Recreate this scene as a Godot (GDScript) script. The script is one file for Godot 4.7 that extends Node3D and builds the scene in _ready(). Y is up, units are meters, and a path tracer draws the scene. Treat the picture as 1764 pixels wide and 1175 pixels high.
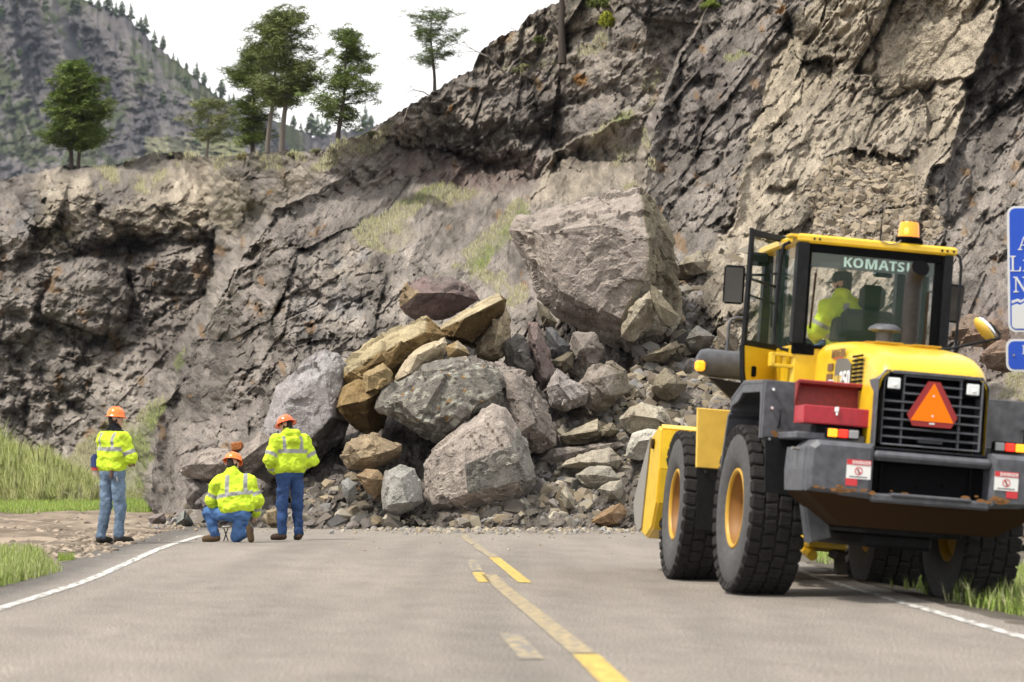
extends Node3D
# A rockslide across a mountain highway: workers, a wheel loader, the fallen blocks and the cliffs they came from.

const EYE := Vector3(0, 1.1, 0)
const FOCAL := 4400.0
var tilt := atan(223.5 / FOCAL)
var mats := {}
var rng := RandomNumberGenerator.new()


# The point at the distance d (metres along the road) that is seen in the direction of (px, py) of the survey photograph, 1764 wide.
func spot(px: float, py: float, d: float) -> Vector3:
	var x := (px - 882.0) / FOCAL
	var y := (587.5 - py) / FOCAL
	var c := cos(tilt)
	var s := sin(tilt)
	var ry := y * c + s
	var k := d / (c - y * s)
	return Vector3(x * k, EYE.y + ry * k, -d)


func ground_height(x: float, z: float) -> float:
	var d := -z
	var t := clampf((d - 24.0) / 10.0, 0.0, 1.0)
	var h := 0.12 * t * t * (3.0 - 2.0 * t)
	h += 0.006 * maxf(0.0, d - 55.0)
	var r := x - road_right(d)
	if r > 0.25:
		var u := clampf((r - 0.25) / 1.3, 0.0, 1.0)
		h -= 0.16 * u * u * (3.0 - 2.0 * u)
	return h


func road_left(d: float) -> float:
	return -3.62 - 0.0165 * d - 0.00028 * d * d


func road_right(d: float) -> float:
	return 3.74 - 0.0195 * d - 0.00018 * d * d


func on_ground(px: float, py: float) -> Vector3:
	var d := 30.0
	for i in 30:
		var a := spot(px, py, d)
		var r := (a.y - EYE.y) / d
		d = clampf((ground_height(a.x, -d) - EYE.y) / r, 3.0, 400.0)
	var p := spot(px, py, d)
	return Vector3(p.x, ground_height(p.x, p.z), p.z)


# ---------------------------------------------------------------- names and records
var taken := {}

func numbered(called: String) -> String:
	if not taken.has(called):
		taken[called] = 0
		return called
	taken[called] += 1
	return "%s_%03d" % [called, taken[called]]


func tag(o: Node, label := "", category := "", group := "", kind := "") -> Node:
	if label: o.set_meta("label", label)
	if category: o.set_meta("category", category)
	if group: o.set_meta("group", group)
	if kind: o.set_meta("kind", kind)
	return o


func thing(called: String, label: String, category: String, at := Vector3.ZERO, group := "") -> Node3D:
	var o := Node3D.new()
	o.name = numbered(called)
	o.position = at
	add_child(o)
	tag(o, label, category, group)
	return o


func put(called: String, mesh: Mesh, m: Material, parent: Node = null) -> MeshInstance3D:
	var o := MeshInstance3D.new()
	o.mesh = mesh
	if m: o.material_override = m
	if parent == null:
		o.name = numbered(called)
		add_child(o)
	else:
		o.name = called
		parent.add_child(o, true)
	return o


func lin(r: float, g: float, b: float) -> Color:
	return Color(r, g, b).linear_to_srgb()


func noise(kind: int, freq: float, sd: int, octaves := 1, warp := 0.0) -> FastNoiseLite:
	var n := FastNoiseLite.new()
	n.noise_type = kind
	n.frequency = freq
	n.seed = sd
	n.fractal_type = FastNoiseLite.FRACTAL_FBM if octaves > 1 else FastNoiseLite.FRACTAL_NONE
	n.fractal_octaves = octaves
	if warp > 0.0:
		n.domain_warp_enabled = true
		n.domain_warp_amplitude = warp
		n.domain_warp_frequency = freq * 1.7
		n.domain_warp_fractal_type = FastNoiseLite.DOMAIN_WARP_FRACTAL_NONE
	return n


# A seamless grey noise picture whose values run through the given grey stops.
func grey_tex(sd: int, freq: float, lo: float, hi: float, octaves := 4, size := 512, normal := false, bump := 4.0, kind := FastNoiseLite.TYPE_SIMPLEX_SMOOTH) -> NoiseTexture2D:
	var t := NoiseTexture2D.new()
	t.width = size
	t.height = size
	t.seamless = true
	t.noise = noise(kind, freq, sd, octaves)
	if normal:
		t.as_normal_map = true
		t.bump_strength = bump
	else:
		var g := Gradient.new()
		g.set_color(0, Color(lo, lo, lo))
		g.set_color(1, Color(hi, hi, hi))
		t.color_ramp = g
	return t


var tex := {}

func textures() -> void:
	tex.mottle = grey_tex(3, 0.012, 0.72, 1.0, 5)
	tex.grain = grey_tex(5, 0.12, 0.55, 1.0, 3)
	tex.grit = grey_tex(7, 0.05, 0.0, 1.0, 5, 512)
	tex.crag = grey_tex(21, 0.022, 0.0, 1.0, 4, 1024, false, 4.0, FastNoiseLite.TYPE_CELLULAR)
	var cn: FastNoiseLite = tex.crag.noise
	cn.cellular_return_type = FastNoiseLite.RETURN_DISTANCE2_DIV
	cn.fractal_gain = 0.6
	tex.road = grey_tex(23, 0.09, 0.42, 1.0, 5, 1024)
	(tex.road.noise as FastNoiseLite).fractal_gain = 0.6
	(tex.road.color_ramp as Gradient).set_offset(0, 0.28)
	(tex.road.color_ramp as Gradient).set_offset(1, 0.70)
	tex.paint = grey_tex(25, 0.01, 0.88, 1.0, 5)
	tex.speck = grey_tex(9, 0.25, 0.62, 1.0, 2, 512, false, 4.0, FastNoiseLite.TYPE_VALUE)


# A plain material; colours are real-world (linear) values. look: {metal, tex, scale, bump, bump_tex, vertex, coat, alpha, emit, power, world, rim, backlight}
func mat(called: String, c: Color, rough := 0.8, look := {}) -> StandardMaterial3D:
	if mats.has(called):
		return mats[called]
	var m := StandardMaterial3D.new()
	m.resource_name = called
	m.albedo_color = Color(c.r, c.g, c.b).linear_to_srgb()
	m.roughness = rough
	m.metallic = look.get("metal", 0.0)
	m.metallic_specular = look.get("spec", 0.5)
	m.vertex_color_use_as_albedo = look.get("vertex", false)
	m.cull_mode = BaseMaterial3D.CULL_DISABLED
	if look.has("tex"):
		m.albedo_texture = tex[look.tex]
	if look.has("bump"):
		m.heightmap_enabled = true
		m.heightmap_texture = tex[look.get("bump_tex", "grit")]
		m.heightmap_scale = look.bump
	if look.has("tex") or look.has("bump"):
		m.uv1_triplanar = true
		m.uv1_world_triplanar = look.get("world", true)
		var s: float = look.get("scale", 1.0)
		m.uv1_scale = Vector3(s, s, s)
	if look.has("coat"):
		m.clearcoat_enabled = true
		m.clearcoat = look.coat
		m.clearcoat_roughness = 0.15
	if look.has("alpha"):
		m.transparency = BaseMaterial3D.TRANSPARENCY_ALPHA
		m.albedo_color.a = look.alpha
	if look.has("emit"):
		var e: Color = look.emit
		m.emission_enabled = true
		m.emission = Color(e.r, e.g, e.b).linear_to_srgb()
		m.emission_energy_multiplier = look.get("power", 1.0)
	if look.has("backlight"):
		m.backlight_enabled = true
		var b: Color = look.backlight
		m.backlight = Color(b.r, b.g, b.b).linear_to_srgb()
	if look.has("rim"):
		m.rim_enabled = true
		m.rim = look.rim
	mats[called] = m
	return m


# ---------------------------------------------------------------- a collector of triangles
class MB:
	var v := PackedVector3Array()
	var n := PackedVector3Array()
	var c := PackedColorArray()
	var u := PackedVector2Array()
	var col := Color.WHITE
	var xf := Transform3D()

	func trin(a: Vector3, b: Vector3, d: Vector3, na: Vector3, nb: Vector3, nd: Vector3) -> void:
		if (b - a).cross(d - a).dot(na + nb + nd) > 0.0:
			var t := b; b = d; d = t
			t = nb; nb = nd; nd = t
		v.push_back(xf * a); v.push_back(xf * b); v.push_back(xf * d)
		var k := xf.basis
		n.push_back((k * na).normalized()); n.push_back((k * nb).normalized()); n.push_back((k * nd).normalized())
		c.push_back(col); c.push_back(col); c.push_back(col)

	# flat, facing away from the point inside
	func tri(a: Vector3, b: Vector3, d: Vector3, inside: Vector3) -> void:
		var m := (b - a).cross(d - a)
		if m.length_squared() < 1e-16:
			return
		m = m.normalized()
		if m.dot((a + b + d) / 3.0 - inside) < 0.0:
			m = -m
		trin(a, b, d, m, m, m)

	func quad(a: Vector3, b: Vector3, d: Vector3, e: Vector3, inside: Vector3) -> void:
		tri(a, b, d, inside)
		tri(a, d, e, inside)

	func quadn(a: Vector3, b: Vector3, d: Vector3, e: Vector3, na: Vector3, nb: Vector3, nd: Vector3, ne: Vector3) -> void:
		trin(a, b, d, na, nb, nd)
		trin(a, d, e, na, nd, ne)

	# a box with chamfered edges
	func box(at: Vector3, size: Vector3, bevel := 0.01, turn := Basis()) -> void:
		var h := size * 0.5
		var b := minf(bevel, minf(h.x, minf(h.y, h.z)) * 0.9)
		var keep := xf
		xf = xf * Transform3D(turn, at)
		var o := Vector3.ZERO
		var ax := [Vector3(1, 0, 0), Vector3(0, 1, 0), Vector3(0, 0, 1)]
		for i in 3:
			var j := (i + 1) % 3
			var k := (i + 2) % 3
			for s in [-1.0, 1.0]:
				var f: Vector3 = ax[i] * h[i] * s
				var p: Vector3 = ax[j] * (h[j] - b)
				var q: Vector3 = ax[k] * (h[k] - b)
				quad(f - p - q, f + p - q, f + p + q, f - p + q, o)
			if b > 0.0:
				for s in [-1.0, 1.0]:
					for t in [-1.0, 1.0]:
						var e: Vector3 = ax[k] * (h[k] - b)
						var p1: Vector3 = ax[i] * h[i] * s + ax[j] * (h[j] - b) * t
						var p2: Vector3 = ax[i] * (h[i] - b) * s + ax[j] * h[j] * t
						quad(p1 - e, p1 + e, p2 + e, p2 - e, o)
		if b > 0.0:
			for sx in [-1.0, 1.0]:
				for sy in [-1.0, 1.0]:
					for sz in [-1.0, 1.0]:
						tri(Vector3(h.x * sx, (h.y - b) * sy, (h.z - b) * sz), Vector3((h.x - b) * sx, h.y * sy, (h.z - b) * sz), Vector3((h.x - b) * sx, (h.y - b) * sy, h.z * sz), o)
		xf = keep

	func span(lo: Vector3, hi: Vector3, bevel := 0.01) -> void:
		box((lo + hi) * 0.5, (hi - lo).abs(), bevel)

	# an outline in the plane (a, b) pushed along c from near to far, with a small chamfer round the rim of both ends
	func prism(outline: PackedVector2Array, a: Vector3, b: Vector3, dir: Vector3, near: float, far: float, bevel := 0.0, at := Vector3.ZERO) -> void:
		var pts := outline
		if Geometry2D.is_polygon_clockwise(pts):
			pts = pts.duplicate()
			pts.reverse()
		var inner := pts
		if bevel > 0.0:
			inner = PackedVector2Array()
			var count := pts.size()
			for i in count:
				var p0 := pts[(i + count - 1) % count]
				var p1 := pts[i]
				var p2 := pts[(i + 1) % count]
				var d0 := (p1 - p0).normalized()
				var d1 := (p2 - p1).normalized()
				var n0 := Vector2(-d0.y, d0.x)
				var n1 := Vector2(-d1.y, d1.x)
				var mid := (n0 + n1)
				mid = mid / maxf(0.35, 1.0 + n0.dot(n1))
				inner.push_back(p1 + mid * bevel)
		var f := func(p: Vector2, h: float) -> Vector3: return at + a * p.x + b * p.y + dir * h
		var sgn := signf(far - near)
		var idx := Geometry2D.triangulate_polygon(inner)
		for k in range(0, idx.size(), 3):
			for e in 2:
				var h := near if e == 0 else far
				var nn := dir * (-sgn if e == 0 else sgn)
				trin(f.call(inner[idx[k]], h), f.call(inner[idx[k + 1]], h), f.call(inner[idx[k + 2]], h), nn, nn, nn)
		var count2 := pts.size()
		for i in count2:
			var p := pts[i]
			var q := pts[(i + 1) % count2]
			var dd := (q - p).normalized()
			var nn := a * dd.y - b * dd.x
			var lo := near + sgn * bevel
			var hi := far - sgn * bevel
			quadn(f.call(p, lo), f.call(q, lo), f.call(q, hi), f.call(p, hi), nn, nn, nn, nn)
			if bevel > 0.0:
				var ip := inner[i]
				var iq := inner[(i + 1) % count2]
				var n1 := (nn - dir * sgn).normalized()
				quadn(f.call(p, lo), f.call(q, lo), f.call(iq, near), f.call(ip, near), n1, n1, n1, n1)
				var n2 := (nn + dir * sgn).normalized()
				quadn(f.call(p, hi), f.call(q, hi), f.call(iq, far), f.call(ip, far), n2, n2, n2, n2)

	# a round bar through the points; radius may be a number or one number for each point
	func tube(pts: Array, radius, sides := 8, caps := true) -> void:
		var rings := []
		var norms := []
		var side := Vector3.ZERO
		for i in pts.size():
			var p: Vector3 = pts[i]
			var t := Vector3.ZERO
			if i > 0: t += (p - pts[i - 1]).normalized()
			if i < pts.size() - 1: t += (pts[i + 1] - p).normalized()
			t = t.normalized()
			if side == Vector3.ZERO:
				side = t.cross(Vector3.UP if absf(t.y) < 0.9 else Vector3.RIGHT).normalized()
			side = (side - t * side.dot(t)).normalized()
			var up := t.cross(side)
			var r: float = radius[i] if radius is Array else radius
			var ring := []
			var nn := []
			for k in sides:
				var a := TAU * k / sides
				var d := side * cos(a) + up * sin(a)
				ring.append(p + d * r)
				nn.append(d)
			rings.append(ring)
			norms.append(nn)
		for i in pts.size() - 1:
			for k in sides:
				var l := (k + 1) % sides
				quadn(rings[i][k], rings[i][l], rings[i + 1][l], rings[i + 1][k], norms[i][k], norms[i][l], norms[i + 1][l], norms[i + 1][k])
		if caps:
			for e in [0, pts.size() - 1]:
				var dirn: Vector3 = (pts[0] - pts[1]) if e == 0 else (pts[-1] - pts[-2])
				dirn = dirn.normalized()
				for k in sides:
					trin(pts[e], rings[e][k], rings[e][(k + 1) % sides], dirn, dirn, dirn)

	# points (radius, height along the axis) turned round an axis
	func lathe(profile: Array, at: Vector3, axis: Vector3, segs := 32, sharp := 0.6) -> void:
		var w := axis.normalized()
		var s := w.cross(Vector3.UP if absf(w.y) < 0.9 else Vector3.RIGHT).normalized()
		var t := w.cross(s)
		var count := profile.size()
		var pn := []
		for i in count - 1:
			var d: Vector2 = (profile[i + 1] - profile[i]).normalized()
			pn.append(Vector2(d.y, -d.x))
		for i in count - 1:
			var n0: Vector2 = pn[i]
			var n1: Vector2 = pn[i]
			if i > 0 and pn[i].dot(pn[i - 1]) > sharp: n0 = (pn[i] + pn[i - 1]).normalized()
			if i < count - 2 and pn[i].dot(pn[i + 1]) > sharp: n1 = (pn[i] + pn[i + 1]).normalized()
			for k in segs:
				var a0 := TAU * k / segs
				var a1 := TAU * (k + 1) / segs
				var d0 := s * cos(a0) + t * sin(a0)
				var d1 := s * cos(a1) + t * sin(a1)
				var p: Vector2 = profile[i]
				var q: Vector2 = profile[i + 1]
				quadn(at + d0 * p.x + w * p.y, at + d1 * p.x + w * p.y, at + d1 * q.x + w * q.y, at + d0 * q.x + w * q.y,
					d0 * n0.x + w * n0.y, d1 * n0.x + w * n0.y, d1 * n1.x + w * n1.y, d0 * n1.x + w * n1.y)

	func ball(at: Vector3, r: Vector3, segs := 16) -> void:
		var rows := segs / 2
		for i in rows:
			for k in segs:
				var q := []
				for e in [[i, k], [i, k + 1], [i + 1, k + 1], [i + 1, k]]:
					var a: float = PI * e[0] / rows
					var b: float = TAU * e[1] / segs
					q.append(Vector3(sin(a) * cos(b), cos(a), sin(a) * sin(b)))
				quadn(at + q[0] * r, at + q[1] * r, at + q[2] * r, at + q[3] * r, q[0] / r, q[1] / r, q[2] / r, q[3] / r)

	func mesh() -> ArrayMesh:
		var arrays := []
		arrays.resize(Mesh.ARRAY_MAX)
		arrays[Mesh.ARRAY_VERTEX] = v
		arrays[Mesh.ARRAY_NORMAL] = n
		arrays[Mesh.ARRAY_COLOR] = c
		if u.size() == v.size(): arrays[Mesh.ARRAY_TEX_UV] = u
		var m := ArrayMesh.new()
		m.add_surface_from_arrays(Mesh.PRIMITIVE_TRIANGLES, arrays)
		return m


func indexed(v: PackedVector3Array, n: PackedVector3Array, c: PackedColorArray, idx: PackedInt32Array) -> ArrayMesh:
	var arrays := []
	arrays.resize(Mesh.ARRAY_MAX)
	arrays[Mesh.ARRAY_VERTEX] = v
	arrays[Mesh.ARRAY_NORMAL] = n
	if c.size(): arrays[Mesh.ARRAY_COLOR] = c
	arrays[Mesh.ARRAY_INDEX] = idx
	var m := ArrayMesh.new()
	m.add_surface_from_arrays(Mesh.PRIMITIVE_TRIANGLES, arrays)
	return m


# ---------------------------------------------------------------- camera, sky, sun, exposure
func start() -> void:
	var cam := Camera3D.new()
	cam.name = "camera"
	cam.position = EYE
	cam.rotation.x = tilt
	cam.fov = rad_to_deg(2.0 * atan(587.5 / FOCAL))
	cam.near = 0.1
	cam.far = 4000.0
	var lens := CameraAttributesPhysical.new()
	lens.frustum_focal_length = 90.0
	lens.frustum_focus_distance = 41.0
	lens.exposure_aperture = 2.8
	cam.attributes = lens
	add_child(cam)
	cam.fov = rad_to_deg(2.0 * atan(587.5 / FOCAL))
	cam.current = true
	var env := Environment.new()
	env.background_mode = Environment.BG_SKY
	var sky := Sky.new()
	var sm := ProceduralSkyMaterial.new()
	sm.sky_top_color = Color(0.955, 0.955, 0.95)
	sm.sky_horizon_color = Color(0.98, 0.975, 0.965)
	sm.sky_curve = 0.2
	sm.ground_horizon_color = Color(0.55, 0.53, 0.50)
	sm.ground_bottom_color = Color(0.45, 0.43, 0.40)
	sm.sky_energy_multiplier = 1.0
	sky.sky_material = sm
	env.sky = sky
	env.background_energy_multiplier = 1.08
	env.tonemap_mode = Environment.TONE_MAPPER_LINEAR
	env.tonemap_exposure = 1.55
	env.fog_enabled = true
	env.fog_light_color = Color(0.80, 0.86, 0.95)
	env.fog_density = 0.00006
	env.sdfgi_enabled = true
	env.ssao_enabled = true
	env.ssil_enabled = true
	var we := WorldEnvironment.new()
	we.name = "surroundings"
	we.environment = env
	add_child(we)
	var sun := DirectionalLight3D.new()
	sun.name = "veiled_sun"
	sun.light_energy = 1.05
	sun.light_color = Color(1.0, 0.97, 0.92)
	sun.light_angular_distance = 6.0
	sun.shadow_enabled = true
	add_child(sun)
	sun.look_at_from_position(Vector3(-30, 56, 16), Vector3.ZERO)
	textures()


# ---------------------------------------------------------------- hillside
# The relief of the slopes is kept on a survey grid: bearing across (px), elevation up (py), distance in metres as the value.
const GX := -112.0
const GY := -120.0
const GS := 2.0
const GW := 1000
const GH := 545

func new_grid() -> PackedFloat32Array:
	var g := PackedFloat32Array()
	g.resize(GW * GH)
	return g


func grid_at(g: PackedFloat32Array, px: float, py: float) -> float:
	var fx := clampf((px - GX) / GS, 0.0, GW - 1.001)
	var fy := clampf((py - GY) / GS, 0.0, GH - 1.001)
	var ix := int(fx)
	var iy := int(fy)
	var u := fx - ix
	var w := fy - iy
	var o := iy * GW + ix
	return lerpf(lerpf(g[o], g[o + 1], u), lerpf(g[o + GW], g[o + GW + 1], u), w)


func seg_dist(p: Vector2, a: Vector2, b: Vector2) -> float:
	var ab := b - a
	var t := clampf((p - a).dot(ab) / maxf(ab.length_squared(), 1e-6), 0.0, 1.0)
	return p.distance_to(a + ab * t)


func line_of(flat: Array) -> PackedVector2Array:
	var o := PackedVector2Array()
	for i in range(0, flat.size(), 2):
		o.push_back(Vector2(flat[i], flat[i + 1]))
	return o


# a crack or a rib: a soft furrow along a line
func furrow(g: PackedFloat32Array, flat: Array, wide: float, deep: float) -> void:
	var l := line_of(flat)
	deep = minf(deep, 5.0 * wide * hillside_distance(l[0].x, l[0].y) / FOCAL)
	for i in l.size() - 1:
		var lo := l[i].min(l[i + 1]) - Vector2(wide, wide) * 2.2
		var hi := l[i].max(l[i + 1]) + Vector2(wide, wide) * 2.2
		for iy in range(maxi(0, int((lo.y - GY) / GS)), mini(GH, int((hi.y - GY) / GS) + 1)):
			for ix in range(maxi(0, int((lo.x - GX) / GS)), mini(GW, int((hi.x - GX) / GS) + 1)):
				var p := Vector2(GX + ix * GS, GY + iy * GS)
				var d := seg_dist(p, l[i], l[i + 1]) / wide
				if d < 2.2:
					var h := deep * exp(-d * d)
					var o := iy * GW + ix
					g[o] = maxf(g[o], h) if deep > 0.0 else minf(g[o], h)


# a ledge: everything on the right of the line (walking along it) is moved by amount, fading out over reach
func ledge(g: PackedFloat32Array, flat: Array, amount: float, reach: float, soft := 3.0) -> void:
	var l := line_of(flat)
	amount = signf(amount) * minf(absf(amount), 1.0 * reach * hillside_distance(l[0].x, l[0].y) / FOCAL)
	var lo := l[0]
	var hi := l[0]
	for p in l:
		lo = lo.min(p)
		hi = hi.max(p)
	lo -= Vector2(reach, reach)
	hi += Vector2(reach, reach)
	for iy in range(maxi(0, int((lo.y - GY) / GS)), mini(GH, int((hi.y - GY) / GS) + 1)):
		for ix in range(maxi(0, int((lo.x - GX) / GS)), mini(GW, int((hi.x - GX) / GS) + 1)):
			var p := Vector2(GX + ix * GS, GY + iy * GS)
			var best := 1e9
			var side := 1.0
			for i in l.size() - 1:
				var d := seg_dist(p, l[i], l[i + 1])
				if d < best:
					best = d
					side = (l[i + 1] - l[i]).cross(p - l[i])
			if best < reach and side > 0.0:
				var k := 1.0 - best / reach
				g[iy * GW + ix] += amount * k * k * smoothstep(0.0, soft, best)


# a rounded boss standing proud of the slope
func boss(g: PackedFloat32Array, cx: float, cy: float, rx: float, ry: float, turn: float, proud: float) -> void:
	var r := maxf(rx, ry)
	var a := deg_to_rad(turn)
	proud = minf(proud, (1.15 if cx < 440.0 else 0.75) * minf(rx, ry) * hillside_distance(cx, cy) / FOCAL)
	for iy in range(maxi(0, int((cy - r - GY) / GS)), mini(GH, int((cy + r - GY) / GS) + 1)):
		for ix in range(maxi(0, int((cx - r - GX) / GS)), mini(GW, int((cx + r - GX) / GS) + 1)):
			var p := Vector2(GX + ix * GS - cx, GY + iy * GS - cy).rotated(-a)
			var q := p.x * p.x / (rx * rx) + p.y * p.y / (ry * ry)
			if q < 1.0:
				g[iy * GW + ix] -= proud * sqrt(1.0 - q)


# a region with a soft rim
func region(g: PackedFloat32Array, flat: Array, value: float, soft: float) -> void:
	var l := line_of(flat)
	var lo := l[0]
	var hi := l[0]
	for p in l:
		lo = lo.min(p)
		hi = hi.max(p)
	var count := l.size()
	for iy in range(maxi(0, int((lo.y - soft - GY) / GS)), mini(GH, int((hi.y + soft - GY) / GS) + 1)):
		for ix in range(maxi(0, int((lo.x - soft - GX) / GS)), mini(GW, int((hi.x + soft - GX) / GS) + 1)):
			var p := Vector2(GX + ix * GS, GY + iy * GS)
			var best := 1e9
			for i in count:
				best = minf(best, seg_dist(p, l[i], l[(i + 1) % count]))
			if not Geometry2D.is_point_in_polygon(p, l):
				best = -best
			var o := iy * GW + ix
			g[o] = maxf(g[o], value * smoothstep(-soft, soft, best))


const COARSE := 8.0
const CW := 250
const CH := 137

# distance of one formation, from its profiles: [px, py, d, py, d, ...]
func formation(profiles: Array) -> PackedFloat32Array:
	var cols := []
	for p in profiles:
		var c := PackedFloat32Array()
		c.resize(CH)
		for j in CH:
			var py := GY + j * COARSE
			var k := 1
			while k + 2 < p.size() - 1 and p[k + 2] < py:
				k += 2
			if k + 2 >= p.size():
				c[j] = p[k + 1]
			else:
				var t: float = (py - p[k]) / (p[k + 2] - p[k])
				c[j] = lerpf(p[k + 1], p[k + 3], clampf(t, -0.6, 1.3))
		cols.append(c)
	var g := PackedFloat32Array()
	g.resize(CW * CH)
	for i in CW:
		var px := GX + i * COARSE
		var k := 0
		while k < profiles.size() - 2 and profiles[k + 1][0] < px:
			k += 1
		var t := clampf((px - profiles[k][0]) / (profiles[k + 1][0] - profiles[k][0]), 0.0, 1.0)
		t = t * t * (3.0 - 2.0 * t) * 0.5 + t * 0.5
		for j in CH:
			g[j * CW + i] = lerpf(cols[k][j], cols[k + 1][j], t)
	for pass_ in 2:
		var b := g.duplicate()
		for j in range(1, CH - 1):
			for i in range(1, CW - 1):
				var o := j * CW + i
				g[o] = (b[o] * 2.0 + b[o - 1] + b[o + 1] + b[o - CW] + b[o + CW]) / 6.0
	return g


func coarse_at(g: PackedFloat32Array, px: float, py: float) -> float:
	var fx := clampf((px - GX) / COARSE, 0.0, CW - 1.001)
	var fy := clampf((py - GY) / COARSE, 0.0, CH - 1.001)
	var ix := int(fx)
	var iy := int(fy)
	var u := fx - ix
	var w := fy - iy
	var o := iy * CW + ix
	return lerpf(lerpf(g[o], g[o + 1], u), lerpf(g[o + CW], g[o + CW + 1], u), w)


func along(flat: Array, at: float) -> float:
	# value of a polyline given as [key, value, ...] with rising keys
	if at <= flat[0]: return flat[1]
	for i in range(0, flat.size() - 2, 2):
		if at <= flat[i + 2]:
			return lerpf(flat[i + 1], flat[i + 3], (at - flat[i]) / (flat[i + 2] - flat[i]))
	return flat[-1]


var far_wall: PackedFloat32Array
var ridge: PackedFloat32Array
var scar: PackedFloat32Array
var talus: PackedFloat32Array
var relief: PackedFloat32Array
var RIDGE_EDGE := [-120, 712, 180, 704, 215, 690, 250, 660, 300, 600, 330, 540, 361, 477, 419, 432, 446, 419, 470, 405, 504, 391, 538, 368, 586, 334, 634, 313, 675, 300, 700, 272, 760, 268, 815, 262, 960, 255]
var SCAR_EDGE := [-120, 1262, -60, 1250, 20, 1215, 60, 1196, 150, 1150, 220, 1128, 300, 1112, 350, 1108, 420, 1150, 480, 1185, 560, 1180, 960, 1150]
var SKYLINE := [-130, 352, 0, 312, 40, 302, 80, 293, 112, 285, 130, 287, 200, 286, 230, 276, 262, 264, 300, 262, 345, 268, 400, 270, 440, 262, 480, 261, 520, 262, 560, 256, 585, 242, 620, 236, 650, 214, 690, 190, 722, 172, 760, 150, 790, 130, 814, 122, 822, 96, 834, 82, 850, 70, 872, 58, 892, 52, 900, 40, 912, 26, 924, 18, 945, 10, 962, 2, 985, -8, 1030, -30, 1100, -60, 1262, -60, 1320, -78, 1900, -78]

func hillside_distance(px: float, py: float) -> float:
	var a := coarse_at(far_wall, px, py)
	var e := along(RIDGE_EDGE, py)
	var b := coarse_at(ridge, px, py)
	var q := e - px
	b += maxf(0.0, q) * 0.9 - 2.5 * exp(-maxf(0.0, -q) / 30.0) + 2.5
	var f := along(SCAR_EDGE, py)
	var c := coarse_at(scar, px, py)
	q = f - px
	c += maxf(0.0, q) * 0.4 - 1.5 * exp(-maxf(0.0, -q) / 25.0) + 1.5
	var t := coarse_at(talus, px, py)
	return minf(minf(a, b), minf(c, t))


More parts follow.
